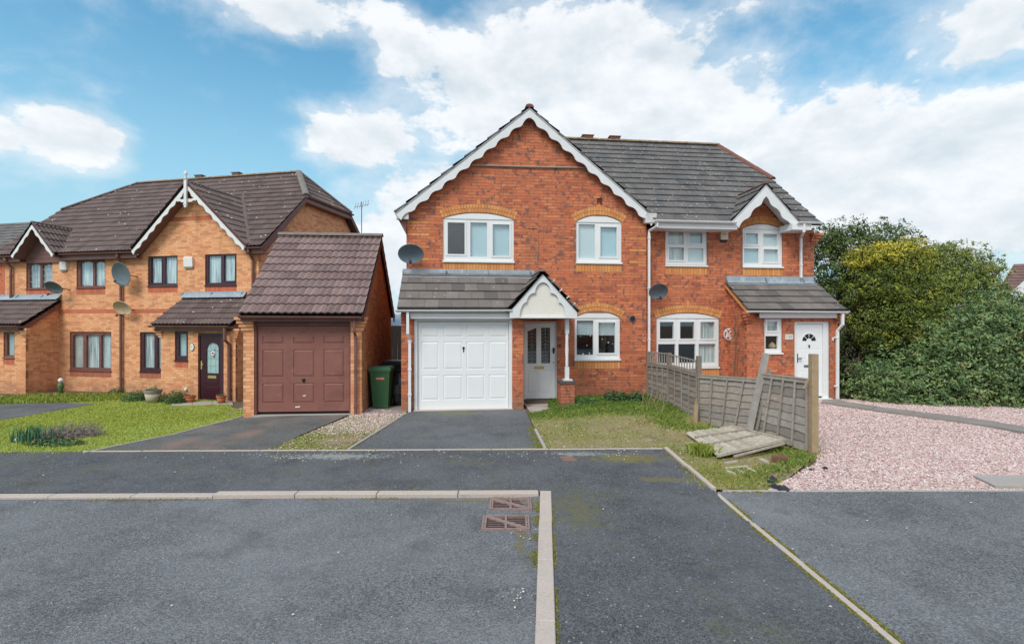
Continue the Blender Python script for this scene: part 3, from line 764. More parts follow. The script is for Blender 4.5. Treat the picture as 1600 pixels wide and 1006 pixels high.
def ridge(parent, P, Q, m, r=.11, L_=.42, flat=.75, name='ridge_tile'):
    P = Vector(P); Q = Vector(Q); d = Q - P; n = max(1, round(d.length / L_)); st = d / n; dn = d.normalized()
    side = dn.cross(Vector((0, 0, 1))).normalized(); up = side.cross(dn).normalized()
    if up.z < 0: up = -up
    for i in range(n):
        a = P + st * i; b_ = P + st * (i + 1) + dn * .02
        q = mb(); K = 6
        lift = .012 * (i % 2)
        ra = []; 
        for c, rr in ((a, r + lift * .3), (b_, r * .97 + lift * .3)):
            ra.append([c + side * (math.cos(math.pi * k / K) * rr) + up * (math.sin(math.pi * k / K) * rr * flat - .02 + rnd.uniform(-.002, .002)) for k in range(K + 1)])
        for k in range(K): q.poly([ra[0][k], ra[0][k + 1], ra[1][k + 1], ra[1][k]])
        q.poly(ra[0][::-1]); q.poly(ra[1]); q.build(name, m, parent)

# ------------------------------------------------------------------ windows, doors, rainwater goods
def window(F, th, V, x0, y0, x1, y1, panes, col='white_plastic', arch=None, back='room', curtain=None, cur_cols=None, rec=.03, sashes=(), sill=True, proud=0.0, georgian=None, midpx=None, leaded=None):
    """pixels of the photograph give the opening on plane V; returns (u0,u1,z0,z1)"""
    mp = midpx or (x0 + x1) / 2
    U = lambda x: F.u(x, V); Z = lambda y: F.z(mp, y, V)
    u0, u1, z0, z1 = U(x0), U(x1), Z(y1), Z(y0)
    pn = [(U(a), U(c), Z(d), Z(b_)) for (a, b_, c, d) in panes]
    fr = mb(); Va, Vb = V + rec, V + rec + .065
    us = sorted(set([u0, u1] + [p[0] for p in pn] + [p[1] for p in pn])); zs = sorted(set([z0, z1] + [p[2] for p in pn] + [p[3] for p in pn]))
    for i in range(len(us) - 1):
        j = 0
        while j < len(zs) - 1:
            um = (us[i] + us[i + 1]) / 2
            solid = lambda jj: not any(p[0] < um < p[1] and p[2] < (zs[jj] + zs[jj + 1]) / 2 < p[3] for p in pn)
            if solid(j):
                k = j
                while k + 1 < len(zs) - 1 and solid(k + 1): k += 1
                fr.box(us[i], us[i + 1], Va, Vb, zs[j], zs[k + 1]); j = k + 1
            else: j += 1
    w = fr.build('window', col, th)
    for si in sashes:
        a, b_, c, d = pn[si]; s_ = mb(); e = .042
        for (p, q, r_, t) in ((a - e, b_ + e, d, d + e), (a - e, b_ + e, c - e, c), (a - e, a, c, d), (b_, b_ + e, c, d)): s_.box(p, q, Va - .014, Va + .02, r_, t)
        s_.build('sash', col, w)
    for i, (a, b_, c, d) in enumerate(pn):
        mb().box(a - .004, b_ + .004, Va + .028, Va + .040, c - .004, d + .004).build('pane', 'glass', w)
        if georgian:
            q = mb(); nx, nz = georgian
            for k in range(1, nx): x = a + (b_ - a) * k / nx; q.box(x - .008, x + .008, Va + .018, Va + .026, c, d)
            for k in range(1, nz): z = c + (d - c) * k / nz; q.box(a, b_, Va + .0185, Va + .0255, z - .008, z + .008)
            q.build('glazing_bar', leaded or 'leading', w)
    cols = cur_cols or [curtain] * len(pn)
    for i, (a, b_, c, d) in enumerate(pn):
        cm = cols[i]
        if cm:
            frac = 1.0
            if isinstance(cm, tuple): cm, frac = cm
            q = mb(); n = 10; zt = d + .02; zb_ = d - (d - c) * frac - .02 * (frac == 1)
            if cm in ('net_curtain', 'drape'):
                for k in range(n):
                    xa = a - .02 + (b_ - a + .04) * k / n; xb = a - .02 + (b_ - a + .04) * (k + 1) / n; v = Vb + .012; dv = .02
                    q.poly([(xa, v + dv * (k % 2), zb_), (xb, v + dv * ((k + 1) % 2), zb_), (xb, v + dv * ((k + 1) % 2), zt), (xa, v + dv * (k % 2), zt)])
            elif cm == 'slat_blind':
                z = zb_
                while z < zt: q.box(a - .02, b_ + .02, Vb + .01, Vb + .025, z, z + .018); z += .024
            else: q.box(a - .02, b_ + .02, Vb + .01, Vb + .015, zb_, zt)
            q.build('curtain' if cm in ('net_curtain', 'drape') else 'blind', cm, w)
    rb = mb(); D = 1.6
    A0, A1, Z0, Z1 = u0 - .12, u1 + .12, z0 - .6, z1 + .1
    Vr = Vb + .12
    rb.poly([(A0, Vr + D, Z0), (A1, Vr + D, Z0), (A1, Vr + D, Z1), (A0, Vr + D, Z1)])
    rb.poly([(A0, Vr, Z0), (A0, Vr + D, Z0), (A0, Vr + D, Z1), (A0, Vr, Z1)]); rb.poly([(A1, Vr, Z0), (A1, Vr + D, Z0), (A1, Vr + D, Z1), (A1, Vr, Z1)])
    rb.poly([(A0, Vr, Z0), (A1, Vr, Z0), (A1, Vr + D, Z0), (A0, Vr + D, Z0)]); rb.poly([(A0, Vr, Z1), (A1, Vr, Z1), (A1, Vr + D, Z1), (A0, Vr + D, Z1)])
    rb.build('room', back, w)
    if sill: mb().box(u0 - .012, u1 + .012, V - .035, V + rec + .005, z0 - .028, z0 - .002).box(u0 - .012, u1 + .012, V - .037, V - .028, z0 - .040, z0 - .026).build('sill', col, w)
    res = dict(u0=u0, u1=u1, z0=z0 - .03 if sill else z0, z1=z1)
    if arch:
        za = F.z(mp, arch, V); half = (u1 - u0) / 2; rise = za - z1; uc = (u0 + u1) / 2
        Rr = (half * half + rise * rise) / (2 * rise); zc = za - Rr; A = math.asin(half / Rr)
        pts = [(uc + Rr * math.sin(A - 2 * A * i / 16), zc + Rr * math.cos(A - 2 * A * i / 16)) for i in range(17)]
        mb().prism([(u0, z1 + .001)] + [(u1, z1 + .001)] + pts[1:-1], V + .012, V + .08).build('arch_panel', col, w)
        res.update(arch=(uc, z1, half, rise))
        def hole(z):
            if z < z0 - .03: return None
            if z < z1: return (u0, u1)
            return (u0, u1) if z < za - .02 else None
        res['hole'] = hole
    else: res['hole'] = rect(u0, u1, res['z0'], z1)
    return res
def gutter(th, path, m, r=.055):
    P, Q = [Vector(p) for p in path]; d = (Q - P).normalized(); side = Vector((-d.y, d.x, 0)); q = mb(); K = 8
    def ring(c, rr): return [c + side * (math.cos(math.pi + math.pi * k / K) * rr) + Vector((0, 0, math.sin(math.pi + math.pi * k / K) * rr)) for k in range(K + 1)]
    a, b_ = ring(P, r), ring(Q, r); ai, bi = ring(P, r - .006), ring(Q, r - .006)
    for k in range(K): q.poly([a[k], a[k + 1], b_[k + 1], b_[k]]); q.poly([ai[k + 1], ai[k], bi[k], bi[k + 1]])
    for e, ei in ((a, ai), (b_, bi)): q.poly(e)
    L_ = (Q - P).length; n = max(2, int(L_ / .9))
    for i in range(n + 1):
        c = P + d * (L_ * (i + (.04 if i == 0 else -.04 if i == n else 0)) / n); x0, x1 = ring(c - d * .02, r + .007), ring(c + d * .02, r + .007)
        for k in range(K): q.poly([x0[k], x0[k + 1], x1[k + 1], x1[k]])
        q.poly(x0[::-1]); q.poly(x1)
    q.sm = False
    return q.build('gutter', m, th)
def downpipe(th, path, m, r=.04, n=4, clips=()):
    q = mb(); q.tube(path, r, n)
    for c in clips: q.box(c[0] - r * .95, c[0] + r * .95, c[1] - r * .95, c[1] + r * .95, c[2] - .02, c[2] + .02)
    return q.build('downpipe', m, th)
def barge(th, P, Q, V, W, m, dep=.03, scallop=.33, amp=.055, endw=0, name='bargeboard', nib=True, phase=0.):
    """board from P (u,z) foot to Q apex (top edge), hanging W below; scalloped underside"""
    P = Vector((P[0], 0, P[1])); Q = Vector((Q[0], 0, Q[1])); d = Q - P; L_ = d.length; d.normalize()
    dn = Vector((d.z, 0, -d.x)) if d.x > 0 else Vector((-d.z, 0, d.x))
    if dn.z > 0: dn = -dn
    # mitre: vertical cuts at apex
    n = max(1, round(L_ / scallop)); pts = []
    cut = lambda w: -w * (dn.x / d.x) if abs(d.x) > 1e-6 else 0     # keep same u at the apex
    bot = []
    for i in range(n):
        for k in range(9):
            t = (i + k / 8) / n
            if nib:
                y = W + amp * (math.sin(math.pi * (k / 8)) - .5) if 0 else W - amp * math.sin(math.pi * min(1, (k / 8) / .82)) * (1 if k / 8 < .82 else 0)
            else: y = W
            bot.append((t * L_, y))
    poly = [(0, 0), (0, W)] + bot[1:] + [(L_, W)]
    out = []
    for t, w_ in poly + [(L_, 0)]:
        tt = min(t, L_ + cut(w_)); p = P + d * tt + dn * w_; out.append((p.x, p.z))
    return mb().prism(out, V, V + dep).build(name, m, th)
def panel_raised(q, u0, u1, z0, z1, V, h=.012, e=.03, inset=True):
    # field raised out of a recess: sloped margins
    a = [(u0, V, z0), (u1, V, z0), (u1, V, z1), (u0, V, z1)]
    b_ = [(u0 + .008, V + h, z0 + .008), (u1 - .008, V + h, z0 + .008), (u1 - .008, V + h, z1 - .008), (u0 + .008, V + h, z1 - .008)]
    c = [(u0 + e, V - .002, z0 + e), (u1 - e, V - .002, z0 + e), (u1 - e, V - .002, z1 - e), (u0 + e, V - .002, z1 - e)]
    for k in range(4):
        j = (k + 1) % 4; q.poly([a[k], a[j], b_[j], b_[k]]); q.poly([b_[k], b_[j], c[j], c[k]])
    q.poly(c)
def grid_fill(q, u0, u1, z0, z1, holes, Va, Vb):
    us = sorted(set([u0, u1] + [h[0] for h in holes] + [h[1] for h in holes])); zs = sorted(set([z0, z1] + [h[2] for h in holes] + [h[3] for h in holes]))
    for i in range(len(us) - 1):
        for j in range(len(zs) - 1):
            um, zm = (us[i] + us[i + 1]) / 2, (zs[j] + zs[j + 1]) / 2
            if not any(h[0] < um < h[1] and h[2] < zm < h[3] for h in holes): q.box(us[i], us[i + 1], Va, Vb, zs[j], zs[j + 1])
def dish(F, name, px, py, V, rx, ry, m, label, tilt=20, yaw=0, arm=True, wallside=1, group=None, gap=.45):
    u, z = F.p(px, py, V); k = F.scale(u, V); r = rx / k; rz = ry / k
    th = thing(name, F, u, V, z, label, 'satellite dish', group)
    q = mb(); q.sm = True; n = 28; rings = []
    Mx = Matrix.Rotation(R(yaw), 3, 'Z') @ Matrix.Rotation(R(tilt), 3, 'X')
    def ringp(rr, y): return [Vector((u, V, z)) + Mx @ Vector((rr * math.cos(2 * math.pi * i / n) * r, y, rr * math.sin(2 * math.pi * i / n) * rz / math.cos(R(tilt)))) for i in range(n)]
    dp = r * .28
    prof = [(.02, dp), (.3, dp * .92), (.6, dp * .66), (.85, dp * .28), (1, 0), (1.03, .005), (1.03, .016), (.85, dp * .28 + .012), (.5, dp * .78 + .012), (.02, dp + .012)]
    for rr, y in prof: rings.append(ringp(rr, y))
    for a, b_ in zip(rings, rings[1:]):
        for i in range(n): q.poly([a[i], a[(i + 1) % n], b_[(i + 1) % n], b_[i]])
    q.poly(rings[0]); q.poly(rings[-1][::-1]); 
    me = q.build('reflector', m, th)
    lnb = Vector((u, V, z)) + Mx @ Vector((0, -r * .9, -rz * .55)); foot = Vector((u, V, z)) + Mx @ Vector((0, .02, -rz * 1.02))
    mb().tube([foot, lnb], .012, 6).build('arm', 'black_plastic', th)
    mb().tube([lnb, lnb + Vector((0, .05, .06))], .028, 8).build('receiver_head', 'black_plastic', th)
    bk = Vector((u, V + dp + .03, z))
    mb().tube([bk, bk + Vector((wallside * r * .75, .05, -.02)), Vector((bk.x + wallside * r * .9, V + gap, bk.z - .06))], .02, 6).build('bracket', 'black_plastic', th)
    return th

def cutroof(poly, gl, gr, gc, Vf, Vm, sf, Vc, e=.04):
    out = [clip_half(poly, 1, 0, gl + e), clip_half(poly, -1, 0, -gr + e)]
    mid = clip_half(clip_half(poly, -1, 0, -gl - e), 1, 0, gr - e)
    out.append(clip_half(mid, 0, -1, -sf(Vc)))
    low = clip_half(mid, 0, 1, sf(Vc))
    for u0, u1 in ((gl, gc), (gr, gc)):       # wedge between the valley and the cut
        (x0, y0), (x1, y1) = (u0, sf(Vf)), (u1, sf(Vm)); nx, ny = (y1 - y0), -(x1 - x0)
        if ny > 0: nx, ny = -nx, -ny
        w = clip_half(low, nx, ny, nx * x0 + ny * y0)
        out.append(clip_half(w, 1, 0, gc) if u0 < gc else clip_half(w, -1, 0, -gc))
    return [p for p in out if len(p) > 2]
# ================================================================== the brick house with the wide gable
FM = Frame(6.5); V0, V1 = 12.76, 11.70; ZB = .115
TAN = .821; CO = math.cos(math.atan(TAN)); SI = math.sin(math.atan(TAN))
uL, uR = FM.u(635, V0), FM.u(1010, V0)
H1 = thing('brick_house', FM, (uL + uR) / 2, V0, ZB, 'red brick house with wide scalloped white gable and white garage door, centre of the photo', 'house')
M1 = Masonry(H1, FM, ZB)
UC, ZAP, ZEV, HW = 1.872, 7.46, 4.77, 3.28
def gwin(M, V, w, rings=2, m='buff_brick', sold=True, sx=None, key=True, clipleft=None, sh=.215):
    holes = [w['hole']]; skips = []
    if 'arch' in w:
        uc, zs, half, rise = w['arch']; skips.append(M.arch(uc, zs, half + .02, rise + .015, V, rings, m=m, key=key, clipleft=clipleft))
    if sold:
        a, b_ = sx or (w['u0'], w['u1']); z1 = w['z0'] - .004; z0 = z1 - sh
        M.soldiers(a, b_, z0, z1, V, m); skips.append(rect(a - .006, b_ + .006, z0, z1)); 
    return holes, skips
w1 = window(FM, H1, V0, 692, 342.5, 803, 408, [(699.5, 348.5, 726, 397.4), (735, 347.5, 761, 401), (770, 350, 796, 399)], arch=333, sashes=(0, 2), cur_cols=[None, 'blind_sky_tint', 'blind_sky_tint'])
w2 = window(FM, H1, V0, 900, 347.5, 971.5, 410, [(904.5, 350.5, 930, 403.5), (938.5, 354.5, 964, 400.5)], arch=337, sashes=(1,), cur_cols=['blind_grey', 'blind_sky_tint'])
w3 = window(FM, H1, V0, 897.8, 497, 969, 561, [(901.6, 500.7, 927.6, 554.4), (935.5, 504, 961.5, 551.6)], arch=487, sashes=(1,), cur_cols=[('slat_blind', .42), ('slat_blind', .42)])
hs, ks = [], []
for w in (w1, w2): a, b_ = gwin(M1, V0, w); hs += a; ks += b_
a, b_ = gwin(M1, V0, w3, clipleft=FM.u(903, V0)); hs += a; ks += b_
# front door opening
du0, du1 = FM.u(818.5, V0), FM.u(870.5, V0); dz1 = FM.z(845, 500.5, V0); dz0 = FM.z(845, 624, V0)
hs.append(rect(du0, du1, -1, dz1))
air = (FM.u(932.7, V0), FM.u(941, V0), FM.z(937, 320, V0), FM.z(937, 311.5, V0)); hs.append(rect(*air[:2], *air[2:]))
# quoin bands of buff brick at both corners
for k in range(4):
    for (x0, x1, ya, yb) in ((636, 670, 346.4, 404.2), (985, 1010, 354.1, 408.3)):
        zc = FM.z((x0 + x1) / 2, ya + (yb - ya) * k / 3, V0); kk = round((zc - ZB) / .075 - .5); z0 = ZB + kk * .075
        a0 = FM.u(x0, V0) if x0 > 900 else uL; a1 = a0 + .455 if x0 > 900 else uL + .56
        if x0 > 900: a1 = uR; a0 = uR - .455
        ks.append(rect(a0, a1, z0, z0 + .075)); n = 2 if x0 > 900 else 3
        ws = [.225] * 2 if n == 2 else [.11, .225, .225]; x = a0
        for wd in ws: M1.add(x + wd / 2, z0 + .0375, wd - .01, .064, 'f', V0 - .004, 0, 'buff_brick', w=2.); x += wd
rz = lambda u: ZAP - abs(u - UC) * TAN - .06
wallpoly = [(uL, -.3), (uR, -.3), (uR, rz(uR)), (UC, rz(UC)), (uL, rz(uL))]
M1.field(wallpoly, 'f', V0, holes=hs, skips=ks)
VB = 21.0
M1.field([(V0 + .005, -.3), (VB, -.3), (VB, 4.9), (V0 + .005, 4.9)], 's', uL, -1, rank=0)
# garage wing: piers and side walls
g0, g1 = FM.u(627, V1), FM.u(818, V1); o0, o1 = FM.u(647, V1), FM.u(800.3, V1); gtop = FM.z(720, 497, V1)
M1.field([(g0, -.3), (o0, -.3), (o0, 2.36), (g0, 2.36)], 'f', V1, rank=1.6)
M1.field([(o1, -.3), (g1, -.3), (g1, 2.36), (o1, 2.36)], 'f', V1, rank=1.6)
M1.field([(V1 + .005, -.3), (V0, -.3), (V0, 3.2), (V1 + .005, 2.38)], 's', g0, -1, rank=0)
M1.field([(V1 + .005, -.3), (V0, -.3), (V0, 2.9), (V1 + .005, 2.3)], 's', g1, 1, rank=0)
for k in range(4): M1.add(g0 + .045, 2.33 - .075 * (k + .5), .10 , .064, 'f', V1 - .02 * (4 - k), 0, 'red_brick', w=2.)
# plinth under the porch post
pu0, pu1 = FM.u(876, 11.62), FM.u(898, 11.62); ptop = FM.z(887, 600, 11.62)
for k in range(6):
    z0 = ptop - .075 * (k + 1)
    for i in range(3 if k % 2 else 2):
        wd = (pu1 - pu0); spans = [(0, .33), (.33, .72), (.72, 1)] if k % 2 else [(0, .62), (.62, 1)]
        a, b_ = spans[i]; M1.add(pu0 + wd * (a + b_) / 2, z0 + .0375, wd * (b_ - a) - .01, .064, 'f', 11.62, 0, 'red_brick', d=.3, w=3.)
mb().box(pu0 + .01, pu1 - .01, 11.63, 11.92, -.2, ptop).build('porch_plinth', 'mortar', H1)
cap = mb(); cap.box(pu0 - .01, pu0 + .10, 11.60, 11.93, ptop, ptop + .07).box(pu0 + .11, pu1 + .01, 11.60, 11.93, ptop, ptop + .07); cap.build('plinth_cap', 'blue_brick', H1)
M1.finish(300)
EXT = mb().box(air[0], air[1], V0 - .004, V0 + .05, air[2], air[3]); EXT.build('airbrick', 'airbrick', H1)
# back of the building, kept plain
mb().box(uL + .1, uR, VB, VB + .1, -.2, 4.8).build('rear_wall', 'red_brick', H1)
# --- roofs
r1 = Roof(H1, FM, 'grey_tile', .30, .365)
Le = (ZAP - ZEV) / SI; Vf = V0 - .20
sm = lambda V: (V - 12.5) / CO              # along the front slope
VR = 16.8; ZR = 4.70 + (VR - 12.5) * TAN; Vx = 12.5 + (ZAP - 4.70) / TAN; uH = UC - HW + (ZR - ZEV) / TAN
r1.plane((UC - HW, 0, ZEV), (0, -1, 0), (CO, 0, SI), [(-Vx, 0), (-Vf, 0), (-Vf, Le), (-Vx, Le)], w=.2)
r1.plane((UC - HW, 0, ZEV), (0, -1, 0), (CO, 0, SI), [(-21.1, 0), (-Vx, 0), (-Vx, Le), (-VR, (ZR - ZEV) / SI)], w=.1)
r1.plane((UC + HW, 0, ZEV), (0, 1, 0), (-CO, 0, SI), [(Vf, 0), (Vx, Le), (Vf, Le)], w=.2)
US = 5.0
front_poly = [(5.12, 0), (9.68, 0), (9.68, sm(14.7)), (9.09, sm(VR)), (uH, sm(VR)), (UC, sm(Vx))]
r1.plane((0, 12.5, 4.70), (1, 0, 0), (0, CO, SI), clip_half(front_poly, 1, 0, US), g0=(5.0, 0))
# lean-to over the garage
TL = .70; cl, sl = math.cos(math.atan(TL)), math.sin(math.atan(TL)); VE1, ZE1 = 11.50, 2.43
lu0 = FM.u(620.5, VE1); pa = FM.u(848, 11.45); paz = FM.z(848, 424, 11.45); pr_ = FM.u(905, 11.45); pl_ = 2 * pa - pr_; pz = FM.z(905, 487, 11.45)
r1b = Roof(H1, FM, 'porch_tile', .30, .352)
Lt = (V0 - .02 - VE1) / cl
r1b.plane((0, VE1, ZE1), (1, 0, 0), (0, cl, sl), [(lu0, 0), (pl_ + .05, 0), (pa, Lt), (lu0, Lt)], w=3)
PT = (paz - pz) / (pa - pl_); pc, ps = math.cos(math.atan(PT)), math.sin(math.atan(PT)); PL = (paz - pz) / ps
Vmeet = VE1 + (paz - ZE1) / TL
r1b.plane((pl_, 0, pz), (0, -1, 0), (pc, 0, ps), [(-11.60, 0), (-11.42, 0), (-11.42, PL), (-min(Vmeet, V0), PL)], w=.2)
r1b.plane((pr_, 0, pz), (0, 1, 0), (-pc, 0, ps), [(11.42, 0), (V0, 0), (V0, PL), (11.42, PL)], w=.2)
rf1 = r1.finish(250, 'roof'); rf1b = r1b.finish(200, 'lean_to_roof')
ridge(rf1, (UC, Vf, ZAP + .02), (UC, Vx - .1, ZAP + .02), 'ridge_red')
ridge(rf1, (uH, VR, ZR + .03), (US, VR, ZR + .03), 'ridge_lichen')
ridge(rf1b, (pa, 11.42, paz + .02), (pa, V0 - .02, paz + .02), 'porch_tile', r=.08, flat=.6)
for px in (918, 960):   # ridge vents
    u = FM.u(px, VR); mb().box(u - .17, u + .17, VR - .1, VR + .1, ZR + .05, ZR + .14).box(u - .2, u + .2, VR - .12, VR + .12, ZR + .14, ZR + .165).build('ridge_vent', 'ridge_red', rf1)
bl = mb(); z = Vf      # rear slopes
bk = mb(); bk.poly([(UC - HW, 21.1, ZEV), (uH, VR, ZR), (9.09, VR, ZR), (9.68, 21.1, 4.7)]); bk.build('rear_roof', 'grey_tile', H1)
# bargeboards, box ends, soffits
barge(H1, (UC - HW, ZEV - .01), (UC, ZAP - .01), Vf + .015, .23, 'white_paint', scallop=.41, amp=.058)
barge(H1, (UC + HW, ZEV - .01), (UC, ZAP - .01), Vf + .016, .23, 'white_paint', scallop=.41, amp=.058)
x0, x1 = FM.u(619, Vf), FM.u(638, Vf); za, zb_ = FM.z(628, 341.5, Vf), FM.z(628, 326, Vf)
mb().prism([(x0, za), (x1, za), (x1, zb_), (x0 + .06, zb_), (x0, zb_ - .1)], Vf + .05, V0 - .006).build('eaves_box', 'worn_white', H1)
x0, x1 = FM.u(1009, Vf), FM.u(1026, Vf); za, zb_ = FM.z(1018, 348, Vf), FM.z(1018, 333, Vf)
mb().box(x0, x1, Vf + .0, V0 - .006, za, zb_).build('eaves_box', 'worn_white', H1)
mb().prism([(uL - .18, ZEV - .14), (uL - .002, ZEV - .14), (uL - .002, ZEV - .5)], V0 - .08, V0 + .1).build('kneeler', 'brown_wood', H1)
mb().tube([(FM.u(735, V0), V0 - .03, FM.z(735, 258.5, V0)), (FM.u(830, V0), V0 - .03, FM.z(830, 261.5, V0)), (FM.u(918, V0), V0 - .03, FM.z(918, 263, V0))], .022, 6).build('conduit', 'cable_grey', H1)
mb().tube([(FM.u(824, V0), V0 - .012, FM.z(824, 356, V0)), (FM.u(839.5, V0), V0 - .012, FM.z(839.5, 357, V0)), (FM.u(840.5, V0), V0 - .012, FM.z(840, 375, V0)), (FM.u(838, V0), V0 - .012, FM.z(838, 412, V0))], .007, 5).build('cable', 'cable_grey', H1)
q = mb(); q.sm = False; c = (FM.u(988, V0), V0, FM.z(988, 498, V0)); q.lathe((c[0], c[1], c[2]), [(.062, -.03), (.085, -.03), (.085, .0), (.062, .0)], 16, axis='y'); q.build('flue_outlet', 'grey_metal', H1)
mb().lathe((c[0], V0 - .034, c[2]), [(.066, 0), (.066, .02)], 16, axis='y').build('flue_opening', 'black', H1)
# lead flashing in overlapping lengths
ff = group = None
x = lu0; zf0, zf1 = 3.245, 3.43
fl = mb(); fl.box(lu0 + .02, pa, V0 - .012, V0 - .002, zf0 - .03, zf1); k = 0
fl.build('flashing', 'lead', H1)
fx = lu0
while fx < pa - .05:
    e = min(pa, fx + 1.05); t = .004 * (k % 2)
    mb().prism_u([(V0 - .014 - t, zf1), (V0 - .02 - t, zf0 + .05), (V0 - .15, zf0 - .025 + t), (V0 - .15, zf0 - .015 + t), (V0 - .015, zf0 + .06), (V0 - .008, zf1)], fx, e + .02).build('lead_sheet', 'lead', H1); fx = e; k += 1
# fascia, gutter, downpipes
mb().box(FM.u(641, 11.56), FM.u(803.5, 11.56), 11.56, 11.59, FM.z(720, 498, 11.56), FM.z(720, 489, 11.56)).build('fascia', 'white_plastic', H1)
mb().box(g0 - .1, g1, 11.56, V1 + .1, 2.345, 2.36).build('soffit', 'white_plastic', H1)
zg = FM.z(710, 484.0, 11.47)
gutter(H1, ((FM.u(618, 11.47), 11.47, zg), (FM.u(800, 11.47), 11.47, zg + .01)), 'white_plastic', .052)
dpx = FM.u(637.5, 11.56); dpx2 = FM.u(640.2, 11.62)
downpipe(H1, [(dpx, 11.50, zg - .04), (dpx, 11.50, FM.z(638, 521, 11.55)), (dpx2, 11.62, FM.z(638, 532, 11.62)), (dpx2, 11.62, FM.z(638, 645, 11.62))], 'white_plastic', .042, clips=[(dpx2, 11.62, FM.z(638, y, 11.62)) for y in (533, 577, 616)])
# bargeboard of the porch gable: one fretted board
Vp = 11.455
P = lambda px, py: FM.p(px, py, Vp)
apx = P(848, 428); fL, fR = P(796.5, 487), P(902, 487.5); bL, bR = P(796.5, 497), P(902, 497.5); iL, iR = P(812, 496.5), P(884, 496.8); iap = P(848.5, 441)
def ogee(A, B, n=2):      # from foot A to apex B, n arcs with nibs, bulging towards the board
    out = []; ax, az = A; bx, bz = B
    knots = [(0, 0), (.30, .44), (.66, .70), (1, 1)]
    for (t0, h0), (t1, h1) in zip(knots, knots[1:]):
        for k in range(7):
            f = k / 6; x = t0 + (t1 - t0) * (1 - math.cos(f * math.pi / 2)) ; h = h0 + (h1 - h0) * math.sin(f * math.pi / 2)
            out.append((ax + (bx - ax) * x, az + (bz - az) * h))
        if t1 < 1: out.append((ax + (bx - ax) * (t1 + .035), az + (bz - az) * (h1 + .0)))
    return out
left = [bL, iL] + ogee(iL, iap) + [apx, fL]
right = [bR, fR, apx] + ogee(iR, iap)[::-1] + [iR]
mb().prism(left, Vp, Vp + .03).build('porch_bargeboard', 'white_paint', H1)
mb().prism(right, Vp + .0005, Vp + .0295).build('porch_bargeboard', 'white_paint', H1)
mb().prism([(iL[0] - .02, iL[1] + .01), (iR[0] + .02, iR[1] + .01), (iR[0] + .02, iR[1] + .3), (apx[0], apx[1] - .06), (iL[0] - .02, iL[1] + .3)], Vp + .05, Vp + .1).build('render_panel', 'render', H1)
mb().box(bL[0] + .02, bR[0] - .01, Vp + .032, V0 - .004, bL[1] - .001, bL[1] + .03).build('porch_ceiling', 'white_paint', H1)
mb().box(iL[0], iR[0], Vp - .004, Vp + .03, iL[1] - .008, iL[1] + .022).build('porch_beam', 'white_paint', H1)
ts = mb()
for (px, py) in ((864, 440), (876, 454), (887, 465), (896.5, 476)):
    u, z = P(px, py); ts.obox((u, Vp - .01, z + .01), (.03, 0, .028), (0, .02, 0), (-.008, 0, .009))
ts.build('tile_clip', 'white_paint', H1)
pu = FM.u(886, 11.72); pz0 = ptop + .07; pz1 = bL[1]; hh = pz1 - pz0
q = mb(); q.box(pu - .045, pu + .045, 11.69, 11.78, pz1 - .35, pz1).box(pu - .045, pu + .045, 11.69, 11.78, pz0, pz0 + .32); q.build('porch_post', 'white_paint', H1)
q = mb(); q.sm = True; q.lathe((pu, 11.735, pz0), [(.045, .32), (.03, .36), (.04, .40), (.032, .5), (.043, hh * .5), (.034, hh - .52), (.04, hh - .42), (.03, hh - .39), (.045, hh - .35)], 14); q.build('turned_shaft', 'white_paint', H1)
q = mb(); q.box(pu - .09, pu + .12, 11.66, 11.84, pz0, pz0 + .035); q.build('post_mortar', 'stone_white', H1)
# garage door
Vd = V1 + .05
mb().box(o0, FM.u(652.4, Vd), Vd - .03, Vd + .07, ZB - .1, gtop + .1).box(FM.u(795, Vd), o1, Vd - .03, Vd + .07, ZB - .1, gtop + .1).box(FM.u(652.4, Vd), FM.u(795, Vd), Vd - .03, Vd + .07, FM.z(720, 502.3, Vd), gtop + .1).build('garage_frame', 'white_plastic', H1)
D = mb(); Vl = Vd + .02; lx0, lx1 = FM.u(653, Vl), FM.u(794.4, Vl); lz0, lz1 = FM.z(720, 639.5, Vl), FM.z(720, 503, Vl)
cols = [(658.5, 685.5), (693, 722.5), (728.5, 757.5), (764, 792)]; rows = [(507.5, 526.5), (533.5, 577), (585.5, 624)]
hol = [(FM.u(a, Vl), FM.u(b_, Vl), FM.z(720, d, Vl), FM.z(720, c, Vl)) for a, b_ in cols for c, d in rows]
grid_fill(D, lx0, lx1, lz0, lz1, hol, Vl, Vl + .03); gd = D.build('garage_door', 'white_door', H1)
for h in hol:
    q = mb(); panel_raised(q, *h, Vl + .001, h=.010, e=.045); q.build('door_panel', 'white_door', gd)
u, z = FM.p(724.3, 545.7, Vl)
mb().box(u - .012, u + .012, Vl - .012, Vl, z - .06, z + .02).lathe((u, Vl - .014, z + .03), [(.028, 0), (.03, .014)], 12, axis='y').build('handle', 'black', gd)
mb().box(lx0 - .1, lx1 + .1, Vl + .04, Vl + .3, .0, gtop + .05).build('door_backing', 'black', H1)
